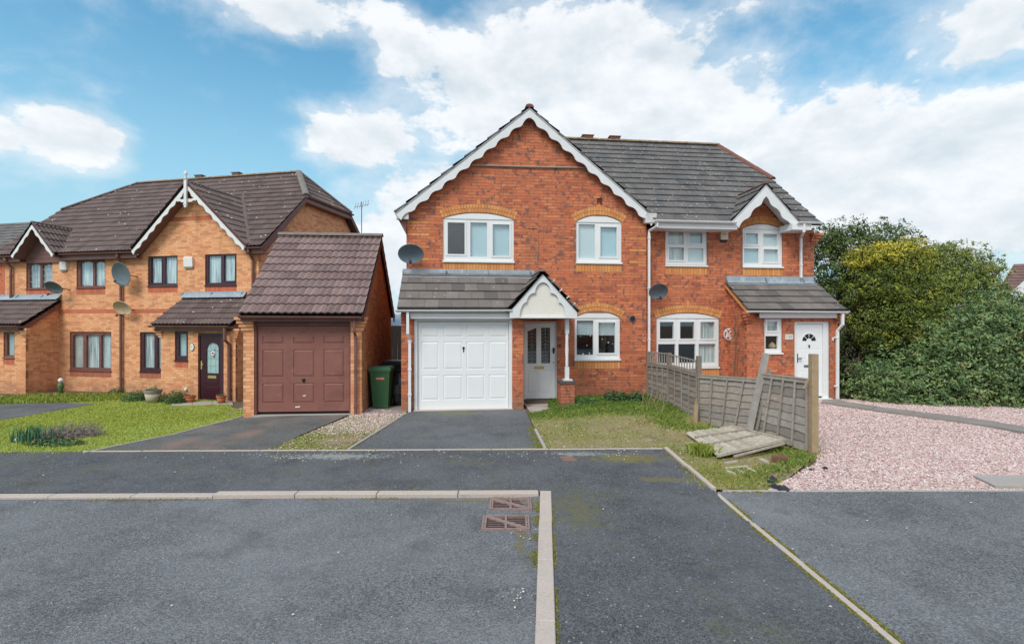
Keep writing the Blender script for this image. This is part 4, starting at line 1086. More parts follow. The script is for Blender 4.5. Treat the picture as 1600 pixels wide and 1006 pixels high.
# front door
Vq = V0 + .05
fd = mb(); fr_ = mb()
X = lambda px: FM.u(px, Vq); Y = lambda py: FM.z(845, py, Vq)
fr_.box(du0, X(820.6), Vq - .01, Vq + .06, dz0, dz1).box(X(867.8), du1, Vq - .01, Vq + .06, dz0, dz1).box(X(820.6), X(867.8), Vq - .01, Vq + .06, Y(504.5), dz1).build('door_frame', 'white_plastic', H1)
gl = [(X(824.4), X(838.3), Y(567.7), Y(512)), (X(845.6), X(859.8), Y(567.7), Y(512)), (X(824.4), X(839), Y(613.5), Y(579.5)), (X(841), X(861), Y(613.5), Y(579.5))]
grid_fill(fd, X(821), X(867.4), Y(622.5), Y(505), gl, Vq + .01, Vq + .05); fdo = fd.build('front_door', 'white_door', H1)
for h in gl[2:]:
    q = mb(); panel_raised(q, *h, Vq + .011, h=.008, e=.025); q.build('door_panel', 'white_door', fdo)
for k, h in enumerate(gl[:2]):
    mb().box(h[0], h[1], Vq + .025, Vq + .03, h[2], h[3]).build('door_pane', 'glass', fdo)
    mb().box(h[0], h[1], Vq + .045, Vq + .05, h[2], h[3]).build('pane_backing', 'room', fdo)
    q = mb(); q.prism([(h[0], h[3]), (h[1], h[3]), (h[1] if k == 0 else h[0], h[3] - .0), ((h[0] if k == 0 else h[1]), h[3] - .09)], Vq + .009, Vq + .04); q.build('pane_shoulder', 'white_door', fdo)
    q = mb(); cx = (h[0] + h[1]) / 2; zc = (h[2] + h[3]) / 2
    for r in range(10):
        z = h[2] + (h[3] - h[2]) * r / 10
        q.tube([(h[0], Vq + .02, z), (cx, Vq + .02, z + .04), (h[1], Vq + .02, z)], .0035, 4)
    q.tube([(cx, Vq + .019, h[2]), (cx, Vq + .019, h[3])], .0035, 4); q.tube([(cx - .04, Vq + .018, zc), (cx, Vq + .018, zc + .07), (cx + .04, Vq + .018, zc), (cx, Vq + .018, zc - .07), (cx - .04, Vq + .018, zc)], .005, 4)
    q.build('leading', 'leading', fdo)
mb().box(X(835), X(850), Vq - .004, Vq + .012, Y(576), Y(572)).build('letterbox', 'brass', fdo)
mb().box(X(863.6), X(866.4), Vq - .03, Vq + .012, Y(549), Y(545)).box(X(864), X(866), Vq - .01, Vq + .012, Y(552.5), Y(543)).build('handle', 'black', fdo)
mb().box(X(864.4), X(865.8), Vq - .006, Vq + .012, Y(567), Y(565.5)).build('lock', 'black', fdo)
mb().box(du0 - .02, du1 + .02, V0 - .06, V0 + .12, dz0 - .045, dz0).build('threshold', 'threshold_dark_grey', H1)
mb().box(FM.u(873, V0), FM.u(876, V0), V0 - .03, V0 - .003, FM.z(874, 541, V0), FM.z(874, 538, V0)).build('doorbell', 'black_plastic', H1)
z = .152; dm = thing('doormat', FM, FM.u(843, 12.5), 12.5, z, 'grey rubber-edged brown doormat on the step of the white front door', 'doormat')
mb().box(FM.u(820, 12.5), FM.u(866, 12.5), 12.30, 12.70, z - .01, z + .006).build('mat_edge', 'mat_grey', dm)
mb().box(FM.u(824, 12.5), FM.u(862, 12.5), 12.36, 12.64, z + .004, z + .012).build('mat_pile', 'mat_brown', dm)
# step and slabs in front of the door
ds = group_empty('doorstep_path')
def fslab(F, pts, z, m='slab', th=.1):
    return slab_obj(ds, [tuple(F.w(u, v)[:2]) for u, v in pts], z, th, m)
sx0, sx1 = FM.u(819, 12.3), FM.u(875, 12.3)
fslab(FM, [(sx0, 12.02), (sx1 - .02, 12.02), (sx1 - .02, 12.72), (sx0, 12.72)], .150)
fslab(FM, [(sx0, 11.35), (sx0 + .44, 11.35), (sx0 + .44, 12.01), (sx0, 12.01)], .143)
fslab(FM, [(sx0 + .455, 11.35), (sx1 + .05, 11.35), (sx1 + .02, 12.01), (sx0 + .455, 12.01)], .138)
mb().box(o0 - .01, o1 + .01, V1 - .07, V1 + .1, ZB - .1, ZB + .03).build('garage_threshold', 'kerb_concrete', H1)

# ================================================================== adjoining house on the right
Vn, Vn1 = 12.95, 12.05
nR = FM.u(1272, Vn); nP0, nP1 = FM.u(1167, Vn1), FM.u(1309, Vn1)
H2 = thing('brick_house', FM, (uR + nR) / 2, Vn, ZB, 'red brick house joined to the right of the gabled one, with white fanlight door', 'house')
M2 = Masonry(H2, FM, ZB)
n1 = window(FM, H2, Vn, 1039.7, 357, 1105, 414.5, [(1045, 362.4, 1069, 382), (1078, 363.5, 1098, 380), (1046, 387, 1069, 406.5), (1076, 387.5, 1100, 409)], sashes=(1, 2), cur_cols=['drape', 'blind_sky_tint', 'drape', 'blind_grey'])
n2 = window(FM, H2, Vn, 1160.5, 358, 1223, 416.5, [(1166, 365, 1185, 382), (1193.6, 365, 1216, 384.5), (1163.5, 388.5, 1186.5, 411), (1194, 389.5, 1216, 409)], arch=350.5, sashes=(0, 3), cur_cols=['blind_sky_tint', 'blind_grey', 'blind_sky_tint', 'blind_grey'])
n3 = window(FM, H2, Vn, 1025.8, 497.5, 1123.6, 573.5, [(1031.5, 503, 1053, 529), (1063.2, 503, 1085.2, 529), (1095, 503, 1117, 529), (1029, 537.4, 1056, 567), (1060.8, 537.4, 1087.4, 567), (1092.6, 537.4, 1119, 567)], arch=489.5, sashes=(0, 1, 2), cur_cols=[None, None, ('drape', 1), None, None, ('drape', 1)])
n4 = window(FM, H2, Vn1, 1194.5, 498, 1222.4, 551, [(1199.4, 502.5, 1215, 516.6), (1197.2, 525, 1216.7, 545)], sashes=(0,), cur_cols=['drape', None])
hs, ks = [], []
a, b_ = gwin(M2, Vn, n1); hs += a; ks += b_
a, b_ = gwin(M2, Vn, n2, key=False); hs += a; ks += b_
a, b_ = gwin(M2, Vn, n3); hs += a; ks += b_
Vg = 12.45; ga = FM.p(1197.5, 287, Vg); gl_, gr_ = FM.p(1144.5, 345, Vg), FM.p(1250, 345, Vg); gz0 = (gl_[1] + gr_[1]) / 2; gcx = (gl_[0] + gr_[0]) / 2; GT = (ga[1] - gz0) / (gr_[0] - gcx)
ew = 4.62
wp = [(uR + .002, -.3), (nR, -.3), (nR, ew), (gr_[0] - .04, ew), (gcx, ga[1] - .09), (gl_[0] + .04, ew), (uR + .002, ew)]
M2.field(wp, 'f', Vn, holes=hs, skips=ks)
# porch of the neighbour
pdu0, pdu1 = FM.u(1241.5, Vn1), FM.u(1296, Vn1); pdz1, pdz0 = FM.z(1268, 501, Vn1), FM.z(1268, 622.5, Vn1)
M2.field([(nP0, -.3), (nP1, -.3), (nP1, 2.4), (nP0, 2.4)], 'f', Vn1, holes=[n4['hole'], rect(pdu0, pdu1, -1, pdz1)], rank=1.2)
M2.field([(Vn1 + .005, -.3), (Vn, -.3), (Vn, 3.22), (Vn1 + .005, 2.42)], 's', nP0, -1, rank=1)
M2.field([(Vn1 + .005, -.3), (Vn, -.3), (Vn, 3.22), (Vn1 + .005, 2.42)], 's', nP1, 1, rank=0)
for k in range(4):     # corbelled kneelers
    for (u, s_, V, zt) in ((nP0, -1, Vn1, 2.40), (nP1, 1, Vn1, 2.40), (nR, 1, Vn, 4.55)):
        d_ = .05 * (4 - k); M2.add(u + (s_ * d_ / 2 - s_ * .055), zt - .075 * (k + .5), .11 + d_, .062, 'f', V - .03 * (4 - k), 0, 'red_brick', d=.13, w=2)
M2.field([(Vn + .005, -.3), (21, -.3), (21, 4.6), (18.9, 6.4), (14.7, 6.4), (Vn + .005, 4.6)], 's', nR, 1, rank=0)
M2.finish(300)
mb().box(uR, nR - .1, VB, VB + .1, -.2, 4.6).build('rear_wall', 'red_brick', H2)
r2 = Roof(H2, FM, 'grey_tile', .30, .365)
rp_ = clip_half(front_poly, -1, 0, -US)
for pc_ in cutroof(rp_, gl_[0], gr_[0], gcx, 12.55, 12.5 + (ga[1] - 4.70) / TAN, sm, Vn + .06):
    r2.plane((0, 12.5, 4.70), (1, 0, 0), (0, CO, SI), pc_, g0=(5.0, 0))
hz_ = 4.70 + (14.7 - 12.5) * TAN; hs_ = Vector((9.09 - 9.68, 0, ZR - hz_)); hl = hs_.length
r2.plane((9.68, 0, hz_), (0, 1, 0), tuple(hs_), [(14.7, 0), (18.9, 0), (16.8, hl)], w=.1)
gc, gs = math.cos(math.atan(GT)), math.sin(math.atan(GT)); GL = (ga[1] - gz0) / gs; Vm = 12.5 + (ga[1] - 4.70) / TAN
r2.plane((gl_[0], 0, gz0), (0, -1, 0), (gc, 0, gs), [(-12.62, 0), (-Vg, 0), (-Vg, GL), (-Vm, GL)], w=.5)
r2.plane((gr_[0], 0, gz0), (0, 1, 0), (-gc, 0, gs), [(Vg, 0), (12.62, 0), (Vm, GL), (Vg, GL)], w=.5)
r2b = Roof(H2, FM, 'porch_tile', .30, .30)
VE2 = 11.85; q0, q1 = FM.u(1169, VE2), FM.u(1322, VE2); Lt2 = (Vn - .02 - VE2) / cl
r2b.plane((0, VE2, ZE1), (1, 0, 0), (0, cl, sl), [(q0, 0), (q1, 0), (q1, Lt2), (q0, Lt2)], w=3)
rf2 = r2.finish(260, 'roof'); rf2b = r2b.finish(40, 'porch_roof')
ridge(rf2, (US, VR, ZR + .03), (9.09, VR, ZR + .03), 'ridge_lichen')
ridge(rf2, (9.09, VR, ZR + .02), (9.70, 14.66, hz_ + .02), 'ridge_red')
ridge(rf2, (gcx, Vg, ga[1] + .02), (gcx, Vm, ga[1] + .02), 'ridge_red', r=.07)
ridge(rf2, (gl_[0] + .02, 12.62, gz0 + .05), (gcx, Vm, ga[1] + .05), 'ridge_red', r=.045, flat=.4, name='valley_tile')
barge(H2, (gl_[0], gz0 - .02), (gcx, ga[1] - .02), Vg + .01, .26, 'white_paint', scallop=.42, amp=.05)
barge(H2, (gr_[0], gz0 - .02), (gcx, ga[1] - .02), Vg + .011, .26, 'white_paint', scallop=.42, amp=.05)
for s_ in (-1, 1):    # sloping soffit boards under the small gable
    a = (gcx, ga[1] - .10); b_ = (gcx + s_ * (gr_[0] - gcx), gz0 - .08)
    mb().prism([a, b_, (b_[0], b_[1] - .02), (a[0], a[1] - .03)], Vg + .045, Vn - .01).build('soffit_board', 'white_paint', H2)
zf = FM.z(1090, 350, 12.47); zgt = FM.z(1090, 345.5, 12.42)
mb().box(FM.u(1024, 12.47), FM.u(1152, 12.47), 12.47, 12.50, zf - .12, zf + .09).box(FM.u(1024, 12.47), FM.u(1152, 12.47), 12.50, Vn - .01, zf - .12, zf - .105).build('fascia', 'white_plastic', H2)
mb().box(FM.u(1236, 12.45), FM.u(1266, 12.45), 12.40, Vn - .01, FM.z(1250, 359, 12.4), FM.z(1250, 349, 12.4)).build('fascia', 'white_plastic', H2)
gutter(H2, ((FM.u(1022, 12.41), 12.41, zgt), (FM.u(1150, 12.41), 12.41, zgt)), 'white_plastic', .055)
gutter(H2, ((FM.u(1246, 12.38), 12.38, FM.z(1262, 347, 12.38)), (FM.u(1284, 12.38), 12.38, FM.z(1262, 347, 12.38))), 'white_plastic', .052)
du = FM.u(1014.5, 12.68)
downpipe(H2, [(FM.u(1027, 12.42), 12.42, zgt - .03), (FM.u(1027, 12.42), 12.42, FM.z(1027, 353, 12.4)), (du + .0, 12.70, FM.z(1013, 361, 12.7)), (du, 12.70, FM.z(1013, 366, 12.7)), (du, 12.70, .1)], 'white_plastic', .036, clips=[(du, 12.7, FM.z(1014, y, 12.7)) for y in (372, 450, 530)])
du = FM.u(1255.5, 12.4); du2 = FM.u(1251.5, 12.85)
downpipe(H2, [(du, 12.38, FM.z(1256, 350, 12.4)), (du, 12.38, FM.z(1256, 362, 12.4)), (du2, 12.85, FM.z(1252, 372, 12.85)), (du2, 12.85, FM.z(1252, 434, 12.85))], 'white_plastic', .036, clips=[(du2, 12.85, FM.z(1252, y, 12.85)) for y in (384, 414)])
zf2 = FM.z(1245, 493, 11.93)
mb().box(FM.u(1187, 11.93), FM.u(1308, 11.93), 11.93, 11.96, zf2 - .06, zf2 + .06).box(FM.u(1187, 11.93), FM.u(1308, 11.93), 11.96, Vn1 - .004, zf2 - .06, zf2 - .045).build('fascia', 'white_plastic', H2)
zg2 = FM.z(1245, 485.5, 11.82); gutter(H2, ((FM.u(1168, 11.82), 11.82, zg2), (FM.u(1325, 11.82), 11.82, zg2 - .01)), 'white_plastic', .05)
du = FM.u(1316, 11.85); du2 = FM.u(1308.5, 11.97)
downpipe(H2, [(du, 11.84, zg2 - .03), (du, 11.84, FM.z(1316, 507, 11.84)), (du2, 11.97, FM.z(1309, 517, 11.97)), (du2, 11.97, FM.z(1309, 625, 11.97))], 'white_plastic', .04, clips=[(du2 - .03, 11.97, FM.z(1309, y, 11.97)) for y in (527, 603)])
mb().obox(((q0 + .02), (VE2 + Vn) / 2, ZE1 + (Vn - VE2) * TL / 2 - .09), (.012, 0, 0), (0, (Vn - VE2) / 2, (Vn - VE2) * TL / 2), (0, 0, .05)).build('verge_board', 'buff_brick', H2)
k = 0; fx = FM.u(1134, Vn); fe = FM.u(1270, Vn)
zfb = ZE1 + (Vn - VE2) * TL - .04
while fx < fe - .05:
    e = min(fe, fx + 1.1); t = .004 * (k % 2)
    mb().prism_u([(Vn - .014 - t, zfb + .20), (Vn - .02 - t, zfb + .07), (Vn - .15, zfb - .035 + t), (Vn - .15, zfb - .02 + t), (Vn - .014, zfb + .075), (Vn - .008, zfb + .20)], fx, e + .02).build('lead_sheet', 'lead', H2); fx = e; k += 1
# door of the neighbour
Vq = Vn1 + .04; X = lambda px: FM.u(px, Vq); Y = lambda py: FM.z(1268, py, Vq)
mb().box(pdu0, X(1245), Vq - .01, Vq + .06, pdz0, pdz1).box(X(1285.5), pdu1, Vq - .01, Vq + .06, pdz0, pdz1).box(X(1245), X(1285.5), Vq - .01, Vq + .06, Y(506), pdz1).build('door_frame', 'white_plastic', H2)
q = mb()
wells = [(X(1249.5), X(1262), Y(560), Y(545)), (X(1268), X(1281), Y(560), Y(545)), (X(1249.5), X(1281), Y(614), Y(580)), (X(1249.5), X(1281), Y(571), Y(566))]
grid_fill(q, X(1245.3), X(1285.2), Y(619), Y(506.5), wells[:3], Vq + .008, Vq + .05); nd = q.build('front_door', 'white_door', H2)
for h in wells[:3]:
    q = mb(); panel_raised(q, *h, Vq + .009, h=.008, e=.025); q.build('door_panel', 'white_door', nd)
fcx, fcz = X(1264.3), Y(533); rr = X(1274.8) - fcx
for k in range(4):
    a0 = math.pi * (k + .09) / 4; a1 = math.pi * (k + .91) / 4
    pts = [(fcx + rr * math.cos(a0 + (a1 - a0) * i / 5), fcz + rr * math.sin(a0 + (a1 - a0) * i / 5)) for i in range(6)] + [(fcx + rr * .42 * math.cos(a1), fcz + rr * .42 * math.sin(a1)), (fcx + rr * .42 * math.cos(a0), fcz + rr * .42 * math.sin(a0))]
    mb().prism(pts[::-1], Vq + .003, Vq + .012).build('fanlight_pane', 'black', nd)
q = mb()
for i in range(10):
    a0, a1 = math.pi * i / 10, math.pi * (i + 1) / 10
    q.prism([(fcx + rr * 1.16 * math.cos(a0), fcz + rr * 1.16 * math.sin(a0)), (fcx + rr * 1.16 * math.cos(a1), fcz + rr * 1.16 * math.sin(a1)), (fcx + rr * 1.04 * math.cos(a1), fcz + rr * 1.04 * math.sin(a1)), (fcx + rr * 1.04 * math.cos(a0), fcz + rr * 1.04 * math.sin(a0))], Vq - .002, Vq + .01)
q.build('fanlight_surround', 'white_door', nd)
mb().lathe((fcx, Vq - .02, Y(539.8)), [(.02, 0), (.025, .02)], 10, axis='y').prism([(fcx - .025, Y(541)), (fcx + .025, Y(541)), (fcx, Y(544))], Vq - .01, Vq + .008).build('knocker', 'grey_metal', nd)
mb().box(X(1245), X(1246.6), Vq - .008, Vq + .008, Y(566), Y(552)).box(X(1246), X(1251), Vq - .05, Vq - .03, Y(560.6), Y(559)).build('handle', 'black', nd)
mb().box(X(1256.3), X(1266), Vq - .006, Vq + .008, Y(573.4), Y(570)).build('letterbox', 'grey_metal', nd)
mb().box(pdu0 - .02, pdu1 + .03, Vn1 - .08, Vn1 + .1, pdz0 - .03, pdz0 + .005).build('door_sill', 'white_plastic', H2)
mb().box(FM.u(1299.5, Vn1), FM.u(1301.5, Vn1), Vn1 - .03, Vn1 - .003, FM.z(1300, 532, Vn1), FM.z(1300, 527, Vn1)).build('doorbell', 'white_plastic', H2)
# straw ornament standing inside the porch window
u, z = FM.p(1206.5, 544.5, Vn1 + .14)
q = mb(); q.sm = True; q.lathe((u, Vn1 + .14, z), [(.0, 0), (.07, .01), (.09, .06), (.07, .11), (.035, .15), (.0, .17)], 12); o = thing('straw_ornament', FM, u, Vn1 + .14, z, 'rounded straw ornament standing inside the small porch window beside the fanlight door', 'ornament'); q.build('straw_ball', 'straw', o)
# number plaque
pq = thing('number_plaque', FM, FM.u(1232, Vn1), Vn1 - .02, FM.z(1232, 531, Vn1), 'pale stone number plaque between porch window and fanlight door', 'house number')
mb().box(FM.u(1226.4, Vn1), FM.u(1238.2, Vn1), Vn1 - .022, Vn1 - .002, FM.z(1232, 530.5, Vn1), FM.z(1232, 522, Vn1)).build('plate', 'plaque', pq)
def text(F, s, u, v, z, size, m, parent, tilt=0, name='lettering', ext=.001):
    cu = bpy.data.curves.new(name, 'FONT'); cu.body = s; cu.size = size; cu.align_x = 'CENTER'; cu.align_y = 'CENTER'; cu.extrude = ext
    tmp = bpy.data.objects.new('tmp', cu); me = bpy.data.meshes.new_from_object(tmp); bpy.data.objects.remove(tmp)
    me.materials.clear(); me.materials.append(MAT[m]); o = bpy.data.objects.new(name, me); C.objects.link(o); o.parent = parent
    Fb, ub, vb, zb2 = base_of(parent); o.location = (u - ub, v - vb, z - zb2); o.rotation_euler = (R(90) - tilt, 0, 0); return o
text(FM, '33', FM.u(1234, Vn1), Vn1 - .024, FM.z(1232, 526.2, Vn1), .085, 'cable_grey', pq)
# alarm box
def alarm(F, V, x0, y0, x1, y1, label, m, low='black_plastic', lettered=False):
    th = thing('alarm_box', F, F.u((x0 + x1) / 2, V), V, F.z(x0, y1, V), label, 'alarm box')
    a, b_, c, d = F.u(x0, V), F.u(x1, V), F.z(x0, y1, V), F.z(x0, y0, V); e = (d - c) * .16
    mb().prism_u([(V - .002, c + e), (V - .07, c + e), (V - .09, d - .03), (V - .07, d), (V - .002, d)], a, b_).build('cover', m, th)
    mb().prism_u([(V - .002, c), (V - .05, c), (V - .068, c + e), (V - .002, c + e)], a + .01, b_ - .01).build('strobe', low, th)
    if lettered: mb().box(a + .05, b_ - .05, V - .087, V - .08, c + (d - c) * .6, c + (d - c) * .64).build('logo', 'lettering', th)
    return th
alarm(FM, Vn, 1124.5, 360, 1135.5, 378, 'cream alarm box under the eaves of the right-hand house', 'cream_box', lettered=True)
# satellite dishes
GRP = 'satellite dishes on the house walls'
dish(FM, 'satellite_dish', 642, 397, V0 - .30, 19.5, 14, 'dish_blue', 'blue-grey dish at the left corner of the gabled house', tilt=28, wallside=.7, gap=.29, group=GRP)
dish(FM, 'satellite_dish', 1029, 456, V0 - .14, 15, 12, 'grey_metal', 'dark grey dish beside the white downpipe between the two red houses', tilt=24, wallside=.2, gap=.33, group=GRP)
# round wall ornament
u, z = FM.p(1139.5, 522, 12.8); o = thing('wall_ornament', FM, u, 12.8, z, 'round white openwork ornament hanging at the porch corner of the right house', 'ornament')
q = mb()
for i in range(18):
    a = 2 * math.pi * i / 18; q.tube([(u + .145 * math.cos(a), 12.8, z + .145 * math.sin(a)), (u + .145 * math.cos(a + .36), 12.8, z + .145 * math.sin(a + .36))], .012, 5)
for i in range(26):
    a = rnd.uniform(0, 6.28); r_ = .13 * math.sqrt(rnd.random()); q.lathe((u + r_ * math.cos(a), 12.78, z + r_ * math.sin(a)), [(.012, 0), (.024, .01), (.012, .02)], 7, axis='y')
q.build('openwork', 'white_paint', o)
# climber on the porch side wall
q = mb(); vb_ = nP0 - .03
def stem(pts, r): q.tube([(vb_ - rnd.uniform(0, .02), v, z) for v, z in pts], [r * (1 - .6 * i / len(pts)) for i in range(len(pts))], 5)
stem([(12.6, .2), (12.62, .6), (12.55, .9), (12.5, 1.4), (12.55, 1.9), (12.45, 2.3)], .014); stem([(12.5, .2), (12.4, .5), (12.45, 1.0), (12.35, 1.5)], .01)
stem([(12.5, 1.6), (12.35, 2.0), (12.2, 2.1), (12.1, 1.8)], .007)
for _ in range(40):
    v, z = rnd.uniform(12.1, 12.9), rnd.uniform(.3, 2.4); q.tube([(vb_, v, z), (vb_ - rnd.uniform(.0, .05), v + rnd.uniform(-.12, .12), z + rnd.uniform(.02, .2))], .003, 4)
o = thing('climbing_plant', FM, vb_, 12.5, .15, 'bare brown climber stems on the side wall of the right-hand porch', 'climber'); q.build('stems', 'twig', o)

# ================================================================== yellow brick pair on the left
FL = Frame(-12.2); VL, VLp, VLe, VLr = 15.15, 14.05, 14.85, 19.03
ZL = -.39; ZLe = 4.66; LT = .888; lc, ls = math.cos(math.atan(LT)), math.sin(math.atan(LT)); ZLr = ZLe + (VLr - VLe) * LT
uS = FL.u(196, VL); uLa, uLb = FL.u(8, VL), FL.u(404, VL)
vR = FL.u(407, VLe); vLf = FL.u(97, 17.4); hR = FL.u(467, VLr); hLf = FL.u(215, VLr)
sL = lambda V: (V - VLe) / lc
H3 = thing('brick_house', FL, (uS + uLb) / 2, VL, ZL, 'yellow brick house with tall pointed gable, white finial and dark maroon door', 'house')
H4 = thing('brick_house', FL, (uLa + uS) / 2, VL, ZL, 'yellow brick house at the far left with small boarded gable and older brown windows', 'house')
M3 = Masonry(H3, FL, ZL, 'yellow_brick', 'pale_mortar'); M4 = Masonry(H4, FL, ZL, 'yellow_brick', 'pale_mortar')
ob = 'orange_band_brick'
def lw(H, V, x0, y0, x1, y1, panes, col, cur, **k): return window(FL, H, V, x0, y0, x1, y1, panes, col=col, cur_cols=cur, rec=.04, **k)
L1 = lw(H3, VL, 320.4, 395.5, 369.5, 445.5, [(324, 399.5, 344, 441.5), (349, 399.5, 366, 439)], 'maroon_frame', ['net_curtain'] * 2, sashes=(1,))
L2 = lw(H3, VL, 231, 399, 277.3, 446.5, [(235, 403, 251.4, 441.6), (256.6, 402, 274.5, 443)], 'maroon_frame', ['net_curtain'] * 2, sashes=(0,))
L6 = lw(H3, VL, 218.5, 517.5, 254, 580, [(223, 521.5, 239.5, 574.5), (244.5, 521.5, 251, 576)], 'maroon_frame', ['net_curtain'] * 2)
L3 = lw(H4, VL, 119.5, 404.5, 164, 449, [(124, 408, 143.2, 446.5), (146.8, 408, 162, 446.5)], 'brown_wood', ['net_curtain'] * 2)
L4 = lw(H4, VL, 41, 408.5, 82, 451, [(44.7, 412, 61, 449.5), (64.6, 412, 80.5, 449.5)], 'brown_wood', ['net_curtain'] * 2, georgian=(3, 4))
L5 = lw(H4, VL, 108.9, 517.5, 173.9, 578.5, [(112.5, 521.5, 128.3, 574.5), (133.2, 521.5, 153, 574.5), (156.6, 521.5, 172, 574.5)], 'brown_wood', ['drape', 'net_curtain', 'net_curtain'])
L7 = lw(H3, VLp, 273, 516.5, 293.8, 562.5, [(277.5, 521.5, 289.6, 556)], 'maroon_frame', ['blind_sky_tint'])
L8 = lw(H4, VLp, 5.4, 518, 22.6, 558.5, [(8.8, 522, 20, 555)], 'brown_wood', ['blind_sky_tint'])
# arched sash heads of the older windows
for (wname, a, b_, y) in ((H4, 44.7, 61, 412), (H4, 64.6, 80.5, 412), (H4, 124, 143.2, 408), (H4, 146.8, 162, 408), (H4, 112.5, 128.3, 521.5), (H4, 133.2, 153, 521.5), (H4, 156.6, 172, 521.5)):
    u0, u1, zt = FL.u(a, VL), FL.u(b_, VL), FL.z((a + b_) / 2, y, VL); n = 8
    pts = [(u1, zt + .005), (u0, zt + .005)] + [(u0 + (u1 - u0) * i / n, zt - .07 + .06 * math.sin(math.pi * i / n)) for i in range(n + 1)]
    mb().prism(pts, VL + .035, VL + .06).build('sash_head', 'brown_wood', H4)
zb1, zb2 = FL.z(230, 487.8, VL), FL.z(230, 481.2, VL); kb = round((zb1 - ZL) / .075); band1 = (ZL + kb * .075, ZL + (kb + 2) * .075, ob)
kt = round((FL.z(297, 346, VL) - ZL) / .075); band2 = (ZL + kt * .075, ZL + (kt + 2) * .075, ob)
def doL(M, V, ws):
    hs, ks = [], []
    for w in ws:
        a, b_ = gwin(M, V, w, m=ob); hs += a; ks += b_
    return hs, ks
hs, ks = doL(M3, VL, (L1, L2, L6))
gA = FL.p(290.5, 284, 14.80); gF0, gF1 = FL.p(205, 388.5, 14.80), FL.p(384.5, 382.5, 14.80); gz_ = (gF0[1] + gF1[1]) / 2; gc_ = (gF0[0] + gF1[0]) / 2; gh_ = (gF1[0] - gF0[0]) / 2; gt_ = (gA[1] - gz_) / gh_
wt = 4.55
M3.field([(uS, -.9), (uLb, -.9), (uLb, wt), (gc_ + gh_ - .02, wt), (gc_, gA[1] - .08), (gc_ - gh_ + .02, wt), (uS, wt)], 'f', VL, holes=hs, skips=ks, bands=[band1, band2])
hs, ks = doL(M4, VL, (L3, L4, L5))
M4.field([(uLa, -.9), (uS - .003, -.9), (uS - .003, wt), (uLa, wt)], 'f', VL, holes=hs, skips=ks, bands=[band1])
# gable end wall, half hipped
M3.field([(VL + .005, -.9), (22.9, -.9), (22.9, 4.7), (20.6, 6.75), (17.45, 6.75), (VL + .005, 4.75)], 's', uLb, 1, rank=.6)
M4.field([(VL + .005, -.9), (22.9, -.9), (22.9, 4.6), (VL + .005, 4.6)], 's', uLa, -1, rank=0)
for k in range(4): M3.add(uLb - .03 - .05 * k / 2 , 4.62 - .075 * (k + 1.5) , .30 - .05 * k, .06, 'f', VL - .04 * (4 - k), 0, 'yellow_brick', d=.13, w=2)
# porches
p0, p1 = FL.u(251.5, VLp), FL.u(368, VLp); ldu0, ldu1 = FL.u(309.3, VLp), FL.u(349.5, VLp); ldz1, ldz0 = FL.z(329, 520, VLp), FL.z(329, 626, VLp)
hs, ks = doL(M3, VLp, (L7,))
M3.field([(p0, -.9), (p1, -.9), (p1, 2.0), (p0, 2.0)], 'f', VLp, holes=hs + [rect(ldu0, ldu1, -2, ldz1)], skips=ks, rank=1.1)
M3.field([(VLp + .005, -.9), (VL, -.9), (VL, 2.85), (VLp + .005, 2.05)], 's', p1, 1, rank=.6)
M3.field([(VLp + .005, -.9), (VL, -.9), (VL, 2.85), (VLp + .005, 2.05)], 's', p0, -1, rank=0)
q0_, q1_ = FL.u(-120, VLp), FL.u(40, VLp)
hs, ks = doL(M4, VLp, (L8,))
M4.field([(q0_, -.9), (q1_, -.9), (q1_, 2.0), (q0_, 2.0)], 'f', VLp, holes=hs, skips=ks, rank=1)
M4.field([(VLp + .005, -.9), (VL, -.9), (VL, 2.85), (VLp + .005, 2.05)], 's', q1_, 1, rank=1)
for k in range(4):
    d_ = .05 * (4 - k)
    M3.add(p0 - .03 - d_ / 2 + .05, 1.93 - .075 * (k + .5), .12 + d_, .06, 'f', VLp - .03 * (4 - k), 0, 'yellow_brick', d=.13, w=2)
    M3.add(p1 + .03 + d_ / 2 - .10, 1.93 - .075 * (k + .5), .2 + d_, .06, 'f', VLp - .03 * (4 - k), 0, 'yellow_brick', d=.13, w=2)
    M4.add(q1_ + .03 + d_ / 2 - .1, 1.93 - .075 * (k + .5), .16 + d_, .06, 'f', VLp - .03 * (4 - k), 0, 'yellow_brick', d=.13, w=2)
M3.finish(300); M4.finish(300)
# roofs
r3 = Roof(H3, FL, 'brown_tile', .30, .345, 'wave'); r4 = Roof(H4, FL, 'brown_tile', .30, .345, 'wave')
zhip = ZLe + (17.4 - VLe) * LT
fp = [(vLf, 0), (vR, 0), (vR, sL(17.4)), (hR, sL(VLr)), (hLf, sL(VLr)), (vLf, sL(17.4))]
d = Vector((hR - vR, 0, ZLr - zhip)); r3.plane((vR, 0, zhip), (0, 1, 0), tuple(d), [(17.4, 0), (20.66, 0), (VLr, d.length)], bond=False, w=.5)
d = Vector((hLf - vLf, 0, ZLr - zhip)); r4.plane((vLf, 0, zhip), (0, -1, 0), tuple(d), [(-20.66, 0), (-17.4, 0), (-VLr, d.length)], bond=False, w=.1)
gcc, gss = math.cos(math.atan(gt_)), math.sin(math.atan(gt_)); GLn = (gA[1] - gz_) / gss; Vm3 = VLe + (gA[1] - ZLe) / LT
r3.plane((gc_ - gh_, 0, gz_), (0, -1, 0), (gcc, 0, gss), [(-15.0, 0), (-14.78, 0), (-14.78, GLn), (-Vm3, GLn)], bond=False, w=.3)
r3.plane((gc_ + gh_, 0, gz_), (0, 1, 0), (-gcc, 0, gss), [(14.78, 0), (15.0, 0), (Vm3, GLn), (14.78, GLn)], bond=False, w=1.)
